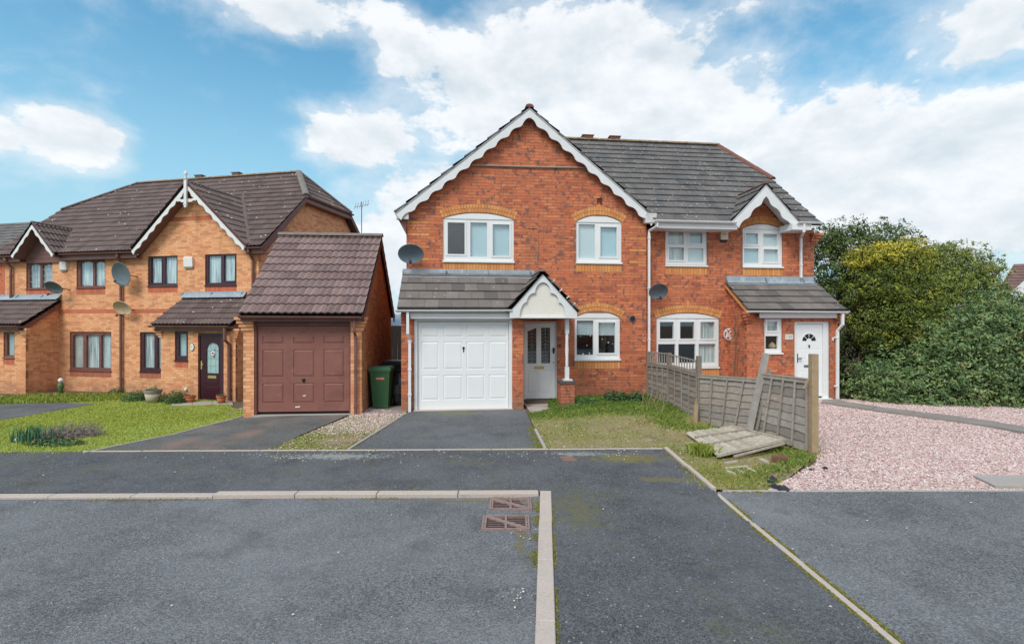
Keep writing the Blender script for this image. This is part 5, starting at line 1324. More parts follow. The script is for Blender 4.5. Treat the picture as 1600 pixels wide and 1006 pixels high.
sA = FL.p(52, 348, 14.66); sF0, sF1 = FL.p(17, 398, 14.66), FL.p(84.5, 394.5, 14.66); sz_ = (sF0[1] + sF1[1]) / 2; sc_ = (sF0[0] + sF1[0]) / 2; sh_ = (sF1[0] - sF0[0]) / 2; st_ = (sA[1] - sz_) / sh_
scc, sss = math.cos(math.atan(st_)), math.sin(math.atan(st_)); SLn = (sA[1] - sz_) / sss; Vm4 = VLe + (sA[1] - ZLe) / LT
r4.plane((sc_ - sh_, 0, sz_), (0, -1, 0), (scc, 0, sss), [(-14.95, 0), (-14.64, 0), (-14.64, SLn), (-Vm4, SLn)], bond=False, w=.3)
r4.plane((sc_ + sh_, 0, sz_), (0, 1, 0), (-scc, 0, sss), [(14.64, 0), (14.95, 0), (Vm4, SLn), (14.64, SLn)], bond=False, w=1.)
for rr__, pp_, ga_, gb_, gm_, vm_ in ((r3, clip_half(fp, -1, 0, -uS), gc_ - gh_, gc_ + gh_, gc_, Vm3), (r4, clip_half(fp, 1, 0, uS), sc_ - sh_, sc_ + sh_, sc_, Vm4)):
    for pc_ in cutroof(pp_, ga_, gb_, gm_, VLe + .05, vm_, sL, VL + .08):
        if len(pc_) > 2: rr__.plane((0, VLe, ZLe), (1, 0, 0), (0, lc, ls), pc_, bond=False, g0=(uS, 0))
PTL = (2.98 - 2.05) / (VL - 13.85); plc, pls = math.cos(math.atan(PTL)), math.sin(math.atan(PTL)); PLt = (VL - .02 - 13.85) / plc
r3b = Roof(H3, FL, 'brown_tile', .30, .30, 'wave'); r4b = Roof(H4, FL, 'brown_tile', .30, .30, 'wave')
a0, a1 = FL.u(235, 13.85), FL.u(362, 13.85); r3b.plane((0, 13.85, 2.05), (1, 0, 0), (0, plc, pls), [(a0, 0), (a1, 0), (a1, PLt), (a0, PLt)], bond=False)
b0, b1 = FL.u(-150, 13.85), FL.u(34, 13.85); r4b.plane((0, 13.85, 2.05), (1, 0, 0), (0, plc, pls), [(b0, 0), (b1, 0), (b1, PLt), (b0, PLt)], bond=False)
rf3 = r3.finish(230, 'roof'); rf3b = r3b.finish(70, 'porch_roof'); rf4 = r4.finish(240, 'roof'); rf4b = r4b.finish(60, 'porch_roof')
for H, P_ in ((H3, [(uS, 23.2, ZLe), (uS, VLr, ZLr), (hR, VLr, ZLr), (vR, 20.66, zhip), (vR, 23.2, ZLe)]), (H4, [(vLf, 23.2, ZLe), (vLf, 20.66, zhip), (hLf, VLr, ZLr), (uS, VLr, ZLr), (uS, 23.2, ZLe)])):
    q = mb(); q.poly(P_); q.build('rear_roof', 'brown_tile', H)
ridge(rf3, (uS, VLr, ZLr + .05), (hR, VLr, ZLr + .05), 'ridge_lichen'); ridge(rf4, (hLf, VLr, ZLr + .05), (uS, VLr, ZLr + .05), 'ridge_lichen')
ridge(rf3, (hR, VLr, ZLr + .05), (vR, 17.38, zhip + .06), 'ridge_grey', r=.13); ridge(rf3, (hR, VLr, ZLr + .05), (vR, 20.66, zhip + .06), 'ridge_grey', r=.12)
ridge(rf4, (hLf, VLr, ZLr + .05), (vLf, 17.38, zhip + .06), 'brown_tile', r=.1)
ridge(rf3, (gc_, 14.78, gA[1] + .03), (gc_, Vm3, gA[1] + .03), 'ridge_grey', r=.08)
ridge(rf4, (sc_, 14.64, sA[1] + .03), (sc_, Vm4, sA[1] + .03), 'brown_tile', r=.08)
ridge(rf3, (gc_ + gh_ + .02, 14.95, gz_ + .10), (gc_, Vm3, gA[1] + .11), 'brown_tile', r=.07, flat=.35, name='valley_tile'); ridge(rf4, (sc_ + sh_ + .02, 14.95, sz_ + .08), (sc_, Vm4, sA[1] + .10), 'brown_tile', r=.06, flat=.35, name='valley_tile')
for px in (312, 370):
    u = FL.u(px, VLr); mb().box(u - .16, u + .16, VLr - .1, VLr + .1, ZLr + .08, ZLr + .17).box(u - .2, u + .2, VLr - .12, VLr + .12, ZLr + .17, ZLr + .20).build('ridge_vent', 'brown_tile', rf3)
# bargeboards (brown top, white fretted strip), finial
for s_ in (-1, 1):
    mb().prism([(gc_ + s_ * gh_, gz_ - .02), (gc_, gA[1] - .02), (gc_, gA[1] - .20), (gc_ + s_ * (gh_ - .03), gz_ - .16)], 14.80, 14.83).build('bargeboard', 'brown_wood', H3)
    barge(H3, (gc_ + s_ * (gh_ - .02), gz_ - .10), (gc_, gA[1] - .11), 14.775, .15, 'white_paint', dep=.02, scallop=.40, amp=.05, name='fretted_board')
    mb().prism([(gc_ + s_ * (gh_ - .05), gz_ - .14), (gc_, gA[1] - .20), (gc_, gA[1] - .24), (gc_ + s_ * (gh_ - .08), gz_ - .18)], 14.83, VL - .01).build('soffit_board', 'cladding', H3)
    mb().prism([(sc_ + s_ * sh_, sz_ - .02), (sc_, sA[1] - .02), (sc_, sA[1] - .17), (sc_ + s_ * (sh_ - .03), sz_ - .13)], 14.66, 14.69).build('bargeboard', 'brown_wood', H4)
    barge(H4, (sc_ + s_ * (sh_ - .02), sz_ - .07), (sc_, sA[1] - .08), 14.64, .12, 'white_paint', dep=.018, scallop=.36, amp=.035, name='fretted_board')
    mb().prism([(sc_ + s_ * (sh_ - .04), sz_ - .11), (sc_, sA[1] - .17), (sc_, sA[1] - .2), (sc_ + s_ * (sh_ - .06), sz_ - .15)], 14.69, VL - .01).build('soffit_board', 'cladding', H4)
fu = gc_; zt, zbm = FL.z(290, 268, 14.75), FL.z(290, 325, 14.75)
q = mb(); q.box(fu - .05, fu + .05, 14.71, 14.77, zbm + .05, gA[1] + .05); q.box(fu - .065, fu + .065, 14.70, 14.78, zbm + .10, zbm + .14); q.prism([(fu - .05, zbm + .05), (fu, zbm), (fu + .05, zbm + .05)], 14.71, 14.77); q.build('finial_post', 'white_paint', H3)
q = mb(); q.sm = True; q.lathe((fu, 14.74, gA[1] + .05), [(.05, 0), (.03, .04), (.05, .08), (.025, .12), (.055, .17), (.06, .21), (.035, .26), (.0, .32)], 10); q.build('finial', 'white_paint', H3)
zc = FL.z(290, 313, 14.76); q = mb()
for s_ in (-1, 1): q.prism([(fu, zc - .06), (fu + s_ * .2, zc - .06), (fu + s_ * .28, zc - .01), (fu + s_ * .36, zc - .03), (fu + s_ * .42, zc + .02), (fu + s_ * .32, zc + .09), (fu + s_ * .2, zc + .04), (fu, zc + .06)], 14.775 + .001 * s_, 14.795)
q.build('finial_crosspiece', 'white_paint', H3)
# boarded infill of the small gable
zi = sz_ - .12; k = 0; zmax = sA[1] - .2
z = zi - .17
while z < zmax - .05:
    zt_ = min(z + .15, zmax); w0 = min(sh_ - .08, (zmax + .12 - z) / st_); w1 = max(.02, (zmax + .12 - zt_) / st_ - .02)
    mb().prism([(sc_ - min(w0, sh_ - .08), z), (sc_ + min(w0, sh_ - .08), z), (sc_ + min(w1, sh_ - .08), zt_), (sc_ - min(w1, sh_ - .08), zt_)], VL - .06 + .0, VL - .02).build('cladding_board', 'cladding', H4)
    q = mb(); z += .158
# fascias and gutters
def fascia(H, x0, x1, z0, z1, V, name='fascia', m='brown_plastic'): mb().box(x0, x1, V, V + .025, z0, z1).build(name, m, H)
fascia(H3, gc_ + gh_ - .1, vR, 4.44, 4.64, VLe + .06); fascia(H4, sc_ + sh_ + .0, uS, 4.42, 4.62, VLe + .06); fascia(H3, uS, gc_ - gh_ + .1, 4.42, 4.62, VLe + .06); fascia(H4, vLf, sc_ - sh_ + .05, 4.42, 4.62, VLe + .06)
for H_, a_, b_ in ((H4, vLf, sc_ - sh_ + .05), (H4, sc_ + sh_, uS), (H3, uS, gc_ - gh_ + .1), (H3, gc_ + gh_ - .1, vR)): mb().box(a_, b_, VLe + .09, VL + .02, 4.42, 4.44).build('soffit', 'brown_plastic', H_)
gutter(H4, ((sc_ + sh_, VLe - .02, 4.64), (uS, VLe - .02, 4.63)), 'brown_plastic', .06); gutter(H3, ((uS, VLe - .02, 4.63), (gc_ - gh_ - .02, VLe - .02, 4.63)), 'brown_plastic', .06)
gutter(H3, ((gc_ + gh_ - .05, VLe - .02, 4.63), (vR + .03, VLe - .02, 4.63)), 'brown_plastic', .06); gutter(H4, ((vLf, VLe - .02, 4.63), (sc_ - sh_ + .06, VLe - .02, 4.63)), 'brown_plastic', .06)
du = FL.u(192, VL)
downpipe(H3, [(FL.u(183, VLe), VLe, 4.58), (FL.u(183, VLe), VLe, 4.48), (du, VL - .08, 4.30), (du, VL - .08, ZL - .05)], 'brown_plastic', .045, 8, clips=[(du, VL - .08, z) for z in (3.6, 2.4, 1.2, 0.1)])
du = FL.u(17, VL - .08); downpipe(H4, [(FL.u(6, VLe), VLe, 4.58), (FL.u(8, VLe), VLe, 4.5), (du, VL - .08, 4.25), (du, VL - .08, 3.0)], 'brown_plastic', .045, 8, clips=[(du, VL - .08, 3.9)])
du = FL.u(395, VL - .08); downpipe(H3, [(FL.u(388, VLe), VLe, 4.58), (FL.u(388, VLe), VLe, 4.48), (du, VL - .08, 4.25), (du, VL - .08, 2.0)], 'brown_plastic', .045, 8)
# verge boards of the gable end
mb().prism_u([(VLe - .0, 4.62), (VLe + .25, 4.50), (17.45, zhip - .17), (17.38, zhip - .02)], vR - .02, vR + .005).build('verge_board', 'brown_wood', H3)
mb().prism_u([(20.66, zhip - .02), (20.6, zhip - .17), (23.1, 4.5), (23.1, 4.62)], vR - .02, vR + .005).build('verge_board', 'brown_wood', H3)
mb().box(vR - .04, vR - .01, 17.42, 20.62, zhip - .20, zhip - .02).build('hip_fascia', 'brown_plastic', H3)
gutter(H3, ((vR + .04, 17.35, zhip), (vR + .04, 20.75, zhip)), 'brown_plastic', .06)
mb().box(uLb, vR, 17.45, 20.6, zhip - .22, zhip - .20).build('soffit', 'brown_plastic', H3)
# porch trimmings
for H, a0_, a1_ in ((H3, a0, a1), (H4, b0, b1)):
    mb().box(a0_ + .08, a1_ - .05, 13.93, 13.955, 1.84, 2.02).box(a0_ + .08, a1_ - .05, 13.955, VLp + .02, 1.84, 1.855).build('fascia', 'brown_plastic', H); gutter(H, ((a0_, 13.80, 2.03), (a1_ - .05, 13.80, 2.02)), 'brown_plastic', .058)
for H, uu in ((H3, a1), (H4, b1)): mb().prism_u([(13.86, 1.97), (13.95, 1.86), (VL - .01, 2.72), (VL - .01, 2.86)], uu - .03, uu - .002).build('verge_board', 'brown_wood', H)
for H, x0, x1 in ((H3, a0, FL.u(386, VL)), (H4, b0, b1)):
    fx = x0
    while fx < x1 - .1:
        e = min(x1, fx + 1.2); mb().prism_u([(VL - .014, 3.19), (VL - .02, 3.11), (VL - .19, 2.985), (VL - .19, 3.0), (VL - .014, 3.13), (VL - .006, 3.19)], fx, e).build('lead_sheet', 'lead', H); fx = e
du = FL.u(352, 13.86); du2 = FL.u(357, 13.96)
downpipe(H3, [(du, 13.84, 1.98), (du, 13.84, FL.z(352, 531, 13.84)), (du2, 13.98, FL.z(357, 538, 13.96)), (du2, 13.98, -.35)], 'brown_plastic', .055, 8, clips=[(du2, 13.98, 1.1), (du2, 13.98, .0)])
# maroon door with arched leaded light
Vq = VLp + .05; X = lambda px: FL.u(px, Vq); Y = lambda py: FL.z(329, py, Vq)
mb().box(ldu0, X(313), Vq - .02, Vq + .05, ldz0, ldz1).box(X(345), ldu1, Vq - .02, Vq + .05, ldz0, ldz1).box(X(313), X(345), Vq - .02, Vq + .05, Y(524), ldz1).build('door_frame', 'maroon_frame', H3)
q = mb(); ah = (X(322.5), X(341.5), Y(583), Y(535)); pn = [(X(320), X(342), Y(600), Y(594.5)), (X(320), X(342), Y(612), Y(604))]
grid_fill(q, X(313.3), X(344.7), Y(624), Y(524.3), [ah] + pn, Vq + .0, Vq + .04)
acx, aw = (ah[0] + ah[1]) / 2, (ah[1] - ah[0]) / 2
for s_ in (-1, 1):
    pts = [(acx + s_ * aw, ah[3] + .001), (acx + s_ * aw, ah[3] - aw * .9)] + [(acx + s_ * aw * math.cos(t * math.pi / 16), ah[3] - aw * .9 + aw * .9 * math.sin(t * math.pi / 16)) for t in range(1, 9)]
    q.prism(pts, Vq + .001, Vq + .035)
ld = q.build('front_door', 'maroon_door', H3)
for h in pn: q = mb(); panel_raised(q, *h, Vq + .001, h=.008, e=.02); q.build('door_panel', 'maroon_door', ld)
mb().box(ah[0], ah[1], Vq + .02, Vq + .03, ah[2], ah[3]).build('door_pane', 'glass', ld); mb().box(ah[0], ah[1], Vq + .042, Vq + .05, ah[2], ah[3]).build('pane_backing', 'blind_sky_tint', ld)
q = mb()
for f in (.25, .5, .75): q.tube([(ah[0], Vq + .017, ah[2] + (ah[3] - ah[2]) * f), (ah[1], Vq + .017, ah[2] + (ah[3] - ah[2]) * f)], .004, 4)
for f in (.3, .7): q.tube([(ah[0] + (ah[1] - ah[0]) * f, Vq + .0165, ah[2]), (ah[0] + (ah[1] - ah[0]) * f, Vq + .0165, ah[3])], .004, 4)
q.build('leading', 'leading', ld)
zc = Y(552)
q = mb()
for i in range(9):
    a = 2 * math.pi * i / 9; q.lathe((acx + .055 * math.cos(a), Vq + .01, zc + .055 * math.sin(a)), [(.02, 0), (.026, .006)], 8, axis='y')
q.build('wreath', 'stain_glass_white', ld)
q = mb(); q.lathe((acx - .01, Vq + .008, zc + .005), [(.03, 0), (.035, .006)], 8, axis='y'); q.lathe((acx + .03, Vq + .009, zc - .1), [(.02, 0), (.03, .006)], 7, axis='y'); q.lathe((acx + .06, Vq + .009, zc + .12), [(.02, 0), (.025, .006)], 7, axis='y'); q.lathe((acx + .05, Vq + .009, zc - .03), [(.015, 0), (.02, .006)], 7, axis='y'); q.build('red_glass', 'stain_glass_red', ld)
mb().box(X(325), X(338), Vq - .008, Vq + .002, Y(591), Y(586.5)).build('letterbox', 'brass', ld)
mb().box(X(314.5), X(316.5), Vq - .02, Vq + .002, Y(577), Y(564)).box(X(315), X(319), Vq - .04, Vq - .02, Y(570.5), Y(568.5)).build('handle', 'brass', ld)
u, z = FL.p(300.4, 542, VLp); o = thing('number_plaque', FL, u, VLp - .02, z - .11, 'oval white house number plate beside the maroon door', 'house number')
q = mb(); n = 20; ov = [(u + .075 * math.cos(2 * math.pi * i / n), z + .115 * math.sin(2 * math.pi * i / n)) for i in range(n)]; q.prism(ov, VLp - .022, VLp - .003); q.build('plate', 'white_paint', o)
q = mb(); ov2 = [(u + .088 * math.cos(2 * math.pi * i / n), z + .13 * math.sin(2 * math.pi * i / n)) for i in range(n)]; q.prism(ov2, VLp - .016, VLp - .004); q.build('rim', 'black', o)
mb().lathe((u - .012, VLp - .026, z + .01), [(.026, 0), (.026, .003)], 8, axis='y').build('painted_flower', 'leading', o)
alarm(FL, VL, 289.5, 402, 303, 420, 'white alarm box between the two upper windows of the pointed-gable house', 'white_plastic', 'cable_grey')
alarm(FL, VL, 96.5, 409.5, 106.3, 424, 'small white alarm box right of the small boarded gable', 'white_plastic', 'cable_grey')
dish(FL, 'satellite_dish', 188.5, 428.5, VL - .45, 15.5, 18, 'dish_blue', 'large round blue-grey dish above a tan one on the brown downpipe', tilt=14, yaw=4, wallside=.7, group=GRP)
dish(FL, 'satellite_dish', 190.5, 481.5, VL - .35, 16, 10.5, 'dish_tan', 'rusty tan dish below the large round one', tilt=30, wallside=.4, gap=.34, group=GRP)
dish(FL, 'satellite_dish', 83.5, 449.5, VL - .45, 15.5, 9, 'grey_metal', 'grey dish just above the flashing of the far left porch', tilt=34, wallside=.5, group=GRP)
# gate passage right of the maroon door
o = thing('garden_gate', FL, FL.u(370, VL), 14.9, ZL, 'brown arch-topped garden gate beside the maroon-door porch', 'gate')
gx0, gx1 = FL.u(363.5, 14.9), FL.u(386, 14.9); n = 5
for i in range(n):
    a, b_ = gx0 + (gx1 - gx0) * i / n, gx0 + (gx1 - gx0) * (i + 1) / n; h0 = 1.75 - .55 * (1 - min(1, (i + .0) / 3)) ** 2; h1 = 1.75 - .55 * (1 - min(1, (i + 1.) / 3)) ** 2
    mb().prism([(a + .003, ZL), (b_ - .003, ZL), (b_ - .003, h1), (a + .003, h0)], 14.9, 14.925).build('board', 'gate_wood', o)
mb().box(gx0, gx1, 14.925, 14.96, .0, .1).box(gx0, gx1, 14.925, 14.96, .95, 1.05).build('rail', 'gate_wood', o)
for px in (367, 384): pass
mb().box(FL.u(352, 14.75), FL.u(388, 14.75), 14.6, 14.85, 1.78, 2.05).build('gate_lintel', 'new_wood', H3)

# ================================================================== detached garage with the brown door
FG = Frame(4.5); VG, VGe, VGr = 11.40, 11.18, 13.45; ZG = .10
gg0, gg1 = FG.u(380, VG), FG.u(565, VG)
H5 = thing('garage', FG, (gg0 + gg1) / 2, VG, ZG, 'detached brick garage with tiled roof and faded brown up-and-over door', 'garage')
M5 = Masonry(H5, FG, ZG, 'yellow_brick', 'pale_mortar')
zGe = FG.z(470, 491, VGe); zGr = FG.z(515, 370.5, VGr); GTn = (zGr - zGe) / (VGr - VGe); qc, qs = math.cos(math.atan(GTn)), math.sin(math.atan(GTn)); VGb = 2 * VGr - VG
od0, od1 = FG.u(396.8, VG), FG.u(547.8, VG); zt5 = FG.z(470, 498, VG)
M5.field([(gg0, -.3), (od0, -.3), (od0, zGe - .02), (gg0, zGe - .02)], 'f', VG, rank=1.5)
M5.field([(od1, -.3), (gg1, -.3), (gg1, zGe - .02), (od1, zGe - .02)], 'f', VG, rank=1.5)
zw = lambda V: zGe + (V - VGe) * GTn - .07
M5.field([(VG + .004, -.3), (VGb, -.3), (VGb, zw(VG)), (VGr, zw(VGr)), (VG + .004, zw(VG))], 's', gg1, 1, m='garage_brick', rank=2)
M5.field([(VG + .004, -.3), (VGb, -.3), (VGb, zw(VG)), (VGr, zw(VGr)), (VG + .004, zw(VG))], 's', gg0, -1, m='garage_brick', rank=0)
for k in range(4):
    d_ = .035 * (4 - k)
    M5.add(gg0 + .11 - d_ / 2, zGe - .05 - .075 * (k + .5), .22 + d_, .062, 'f', VG - .03 * (4 - k), 0, 'yellow_brick', d=.13, w=2)
    M5.add(gg1 - .11 + d_ / 2, zGe - .05 - .075 * (k + .5), .22 + d_, .062, 'f', VG - .03 * (4 - k), 0, 'yellow_brick', d=.13, w=2)
M5.finish(300)
r5 = Roof(H5, FG, 'garage_tile', .295, .295, 'wave')
e0, e1 = FG.u(373, VGe), FG.u(568, VGe); sg = (VGr - VGe) / qc
r5.plane((e0, VGe, zGe), (1, 0, 0), (0, qc, qs), [(0, 0), (e1 - e0, 0), (e1 - e0, sg), (0, sg)], bond=False)
r5.plane((e1, 2 * VGr - VGe, zGe), (-1, 0, 0), (0, -qc, qs), [(0, 0), (e1 - e0, 0), (e1 - e0, sg), (0, sg)], bond=False, w=0)
rf5 = r5.finish(120, 'roof'); ridge(rf5, (e0, VGr, zGr + .05), (e1, VGr, zGr + .05), 'ridge_grey', r=.11)
for uu in (e1 - .03, e0 + .005):
    for sgn in (1, -1):
        Vs = lambda V: V if sgn > 0 else 2 * VGr - V
        mb().prism_u([(Vs(VGe), zGe - .02), (Vs(VGe + .1), zGe - .16), (Vs(VGr), zGr - .18), (Vs(VGr), zGr - .02)], uu, uu + .025).build('verge_board', 'brown_wood', H5)
fascia(H5, e0 + .02, e1 - .03, zGe - .15, zGe - .01, VGe + .07); mb().box(e0 + .05, e1 - .05, VGe + .09, VG + .02, zGe - .15, zGe - .135).build('soffit', 'brown_plastic', H5)
gutter(H5, ((e0, VGe + .005, zGe - .03), (e1 - .02, VGe + .005, zGe - .045)), 'brown_plastic', .056)
du = FG.u(553.6, 11.24); du2 = FG.u(555.5, 11.33)
downpipe(H5, [(du, 11.24, zGe - .08), (du, 11.24, FG.z(554, 518, 11.24)), (du2, 11.33, FG.z(555, 525, 11.33)), (du2, 11.33, .10)], 'brown_plastic', .036, 4, clips=[(du2, 11.33, FG.z(555, y, 11.33)) for y in (527, 580, 635)])
Vd = VG + .06; X = lambda px: FG.u(px, Vd); Y = lambda py: FG.z(474, py, Vd)
mb().box(od0, X(402), Vd - .04, Vd + .06, .0, zt5).box(X(546.2), od1, Vd - .04, Vd + .06, .0, zt5).box(X(402), X(546.2), Vd - .04, Vd + .06, Y(509), zt5).build('garage_frame', 'brown_wood', H5)
q = mb(); cols = [(410, 443), (458.5, 491), (505.5, 537.5)]; rows = [(518, 536.5), (546, 588.5), (598.5, 629)]
hol = [(X(a), X(b_), Y(d), Y(c)) for a, b_ in cols for c, d in rows]
grid_fill(q, X(402.4), X(545.8), Y(642.5), Y(509.4), hol, Vd, Vd + .03)
for a, b_ in cols:      # arched heads of the top row
    x0, x1 = X(a), X(b_); zt, zm = Y(518), Y(526); n = 14
    cur = [(x0 + (x1 - x0) * i / n, zm + (zt - zm) * (.5 - .5 * math.cos(2 * math.pi * i / n)) ** .8) for i in range(n + 1)]
    q.prism([(x0, zt + .001), (x0, zm)] + cur[1:n // 2] + [(cur[n // 2][0], zt + .001)], Vd - .0007, Vd + .025); q.prism([(x1, zt + .001), (cur[n // 2][0], zt + .001)] + cur[n // 2 + 1:n] + [(x1, zm)], Vd - .0008, Vd + .025)
gd5 = q.build('garage_door', 'red_door', H5)
for h in hol: q = mb(); panel_raised(q, *h, Vd + .002, h=.012, e=.035); q.build('door_panel', 'red_door', gd5)
u, z = FG.p(474.5, 593, Vd); mb().lathe((u, Vd - .03, z), [(.018, 0), (.035, .01), (.035, .03)], 10, axis='y').box(u - .012, u + .012, Vd - .02, Vd, z - .06, z).build('handle', 'black', gd5)
for (px, py, w) in ((475.5, 618, .03), (465, 635.5, .05)):
    u, z = FG.p(px, py, Vd); mb().obox((u, Vd - .001, z), (w, 0, .004), (0, .002, 0), (0, 0, .012)).build('paint_chip', 'white_paint', gd5)
mb().box(od0, od1, Vd + .05, Vd + .2, .0, zt5).build('door_backing', 'black', H5)
mb().box(od0 - .02, od1 + .02, VG - .06, VG + .1, .0, ZG + .025).build('garage_threshold', 'concrete', H5)

# ================================================================== bins, passage, far houses
def wheelie(name, cx, cy, z, rot, s, body, lid, label, sticker=False, lidopen=0):
    th = thing(name, WF, cx, cy, z, label, 'wheelie bin', 'wheelie bins in the passage'); w, d, h = .24 * s, .27 * s, .92 * s
    q = mb(); lo = [(-w * .80, -d * .72), (w * .80, -d * .72), (w * .80, d * .78), (-w * .80, d * .78)]; hi = [(-w, -d), (w, -d), (w, d), (-w, d)]
    def ring(p, zz): return [Vector((cx + x, cy + y, z + zz)) for x, y in p]
    rs = [ring(lo, .03), ring(lo, .10), ring(hi, h), ring([(x * 1.06, y * 1.05) for x, y in hi], h), ring([(x * 1.06, y * 1.05) for x, y in hi], h + .04)]
    for a, b_ in zip(rs, rs[1:]):
        for k in range(4): q.poly([a[k], a[(k + 1) % 4], b_[(k + 1) % 4], b_[k]])
    q.poly(rs[0][::-1]); q.poly(rs[-1]); q.build('bin_body', body, th)
    q = mb(); a = ring([(x * 1.13, y * 1.10) for x, y in hi], h + .035); b_ = ring([(x * 1.13, y * 1.10) for x, y in hi], h + .085); c = ring([(x * .95, y * .92) for x, y in hi], h + .125)
    q.poly(a[::-1])
    for k in range(4): q.poly([a[k], a[(k + 1) % 4], b_[(k + 1) % 4], b_[k]]); q.poly([b_[k], b_[(k + 1) % 4], c[(k + 1) % 4], c[k]])
    q.poly(c); q.build('lid', lid, th)
    mb().tube([(cx - w * .8, cy + d * 1.14, z + h + .05), (cx + w * .8, cy + d * 1.14, z + h + .05)], .018, 8).build('handle', lid, th)
    for s_ in (-1, 1): mb().tube([(cx + s_ * w * .9, cy + d * .8, z + .10), (cx + s_ * w * 1.05, cy + d * .8, z + .10)], .10, 14).build('wheel', 'black_plastic', th)
    if sticker:
        t = (h * .80) ; yy = cy - d * (.72 + .28 * (t - .1) / (h - .1)) - .006
        mb().box(cx - .09, cx + .10, yy - .002, yy + .02, z + t, z + t + .055).build('sticker', 'label_red', th)
        o = text(WF, 'NO ASHES', cx + .004, yy - .004, z + t + .027, .036, 'white_paint', th)
    th.rotation_euler[2] = R(rot); return th
zb0 = gz(-3.0, 11.7)
wheelie('wheelie_bin', -3.04, 11.98, zb0 + .005, 2, .92, 'bin_green', 'bin_lid_green', 'green wheelie bin with a red sticker beside the brown-door garage', True)
wheelie('wheelie_bin', -2.93, 12.9, gz(-2.9, 12.9), -4, .98, 'black_plastic', 'black_plastic', 'black wheelie bin standing behind the green one')
# rubbish sack leaning beside the bins
V_ = []; bag = thing('rubbish_sack', WF, -2.72, 12.35, gz(-2.7, 12.3), 'full black rubbish sack squeezed between green bin and house corner', 'rubbish sack')
q = mb(); q.sm = True; prof = [(0, 0), (.17, .01), (.22, .12), (.23, .3), (.20, .5), (.15, .66), (.07, .74), (.03, .78), (.06, .84), (0, .85)]; n = 18; rings = []
for r_, h in prof: rings.append([(-2.72 + r_ * (1 + .10 * math.sin(5 * t + h * 9) + rnd.uniform(-.03, .03)) * math.cos(t), 12.35 + r_ * (1 + .1 * math.cos(4 * t + h * 7)) * math.sin(t), gz(-2.7, 12.3) + h) for t in [2 * math.pi * i / n for i in range(n)]])
for a, b_ in zip(rings, rings[1:]):
    for i in range(n): q.poly([a[i], a[(i + 1) % n], b_[(i + 1) % n], b_[i]])
q.build('sack', 'black_plastic', bag)
# paving by the bins
ps_ = group_empty('side_path')
yy = 11.25
for i in range(6):
    zz = gz(-2.9, yy + .3) + .012; slab_obj(ps_, [(-3.32, yy), (-2.83, yy), (-2.83, yy + .58), (-3.32, yy + .58)], zz + rnd.uniform(0, .006), .06, 'path_slab'); slab_obj(ps_, [(-2.82, yy), (-2.36, yy), (-2.36, yy + .58), (-2.82, yy + .58)], zz + rnd.uniform(0, .006), .06, 'path_slab'); yy += .59
# path in front of the maroon door
pm = group_empty('front_path')
for a, b_, c, d in (((268, 629), (300, 628), (300, 634), (268, 635)), ((301, 628), (331, 627.6), (331, 633), (301, 634)), ((332, 627.6), (362, 627.6), (364, 632), (332, 633)), ((352, 648), (378, 643), (381, 649), (344, 657)), ((362, 640.5), (379, 637), (378, 642.5), (353, 647.5))):
    slab_obj(pm, [G(*d), G(*c), G(*b_), G(*a)], gz(*G(*a)) + .025, .06, 'slab')
ctl = G(352, 634)
# fence at the end of the passage
o = thing('back_fence', WF, -2.5, 17, .1, 'dark timber fence closing the passage between garage and house', 'fence')
for i in range(16): mb().box(-4.6 + i * .16, -4.6 + i * .16 + .15, 17 + .012 * (i % 2), 17.02 + .012 * (i % 2), .0, 2.02).build('board', 'dark_fence', o)
for z in (.4, 1.7): mb().box(-4.6, -2.0, 17.035, 17.08, z, z + .08).build('rail', 'dark_fence', o)
for x in (-4.3, -2.95, -2.1): mb().box(x, x + .09, 16.90, 16.99, .0, 2.1).build('post', 'dark_fence', o)
# pale conservatory-like roof seen beyond
o = thing('conservatory', WF, -5.2, 26, 0, 'pale low building glimpsed between garage and house', 'conservatory')
mb().box(-7.5, -3.6, 26, 29, 0, 1.95).build('wall', 'far_white', o); mb().prism_u([(25.8, 1.95), (29.2, 1.95), (27.5, 2.6)], -7.7, -3.4).build('roof', 'lead', o); 
for i in range(5): mb().box(-7.4 + i * .75, -6.8 + i * .75, 25.95, 25.99, 1.0, 1.75).build('window', 'dish_blue', o)
# grey-roofed house beyond the far left
FF = Frame(-12.2); o = thing('distant_house', FF, FF.u(-40, 24), 24, -.4, 'house with grey tiled roof half hidden at the left edge of the photo', 'house')
fe0, fe1 = FF.u(-160, 22), FF.u(60, 22); ze = FF.z(20, 398, 22); zr = FF.z(20, 349, 25.0)
rr_ = Roof(o, FF, 'grey_tile', .32, .36); dv = Vector((0, 3.0, zr - ze)); rr_.plane((0, 22, ze), (1, 0, 0), tuple(dv), [(fe0, 0), (fe1, 0), (fe1, dv.length), (fe0, dv.length)]); rr_.finish(60, 'roof')
mb().box(fe0 + .3, fe1 - .3, 22.4, 27.6, -.6, ze - .1).build('wall', 'red_brick', o); mb().box(fe0, fe1, 22.0, 22.03, ze - .25, ze - .03).build('fascia', 'white_plastic', o)
q = mb(); q.poly([(fe0, 28, ze), (fe0, 25, zr), (fe1, 25, zr), (fe1, 28, ze)]); q.build('rear_roof', 'grey_tile', o)
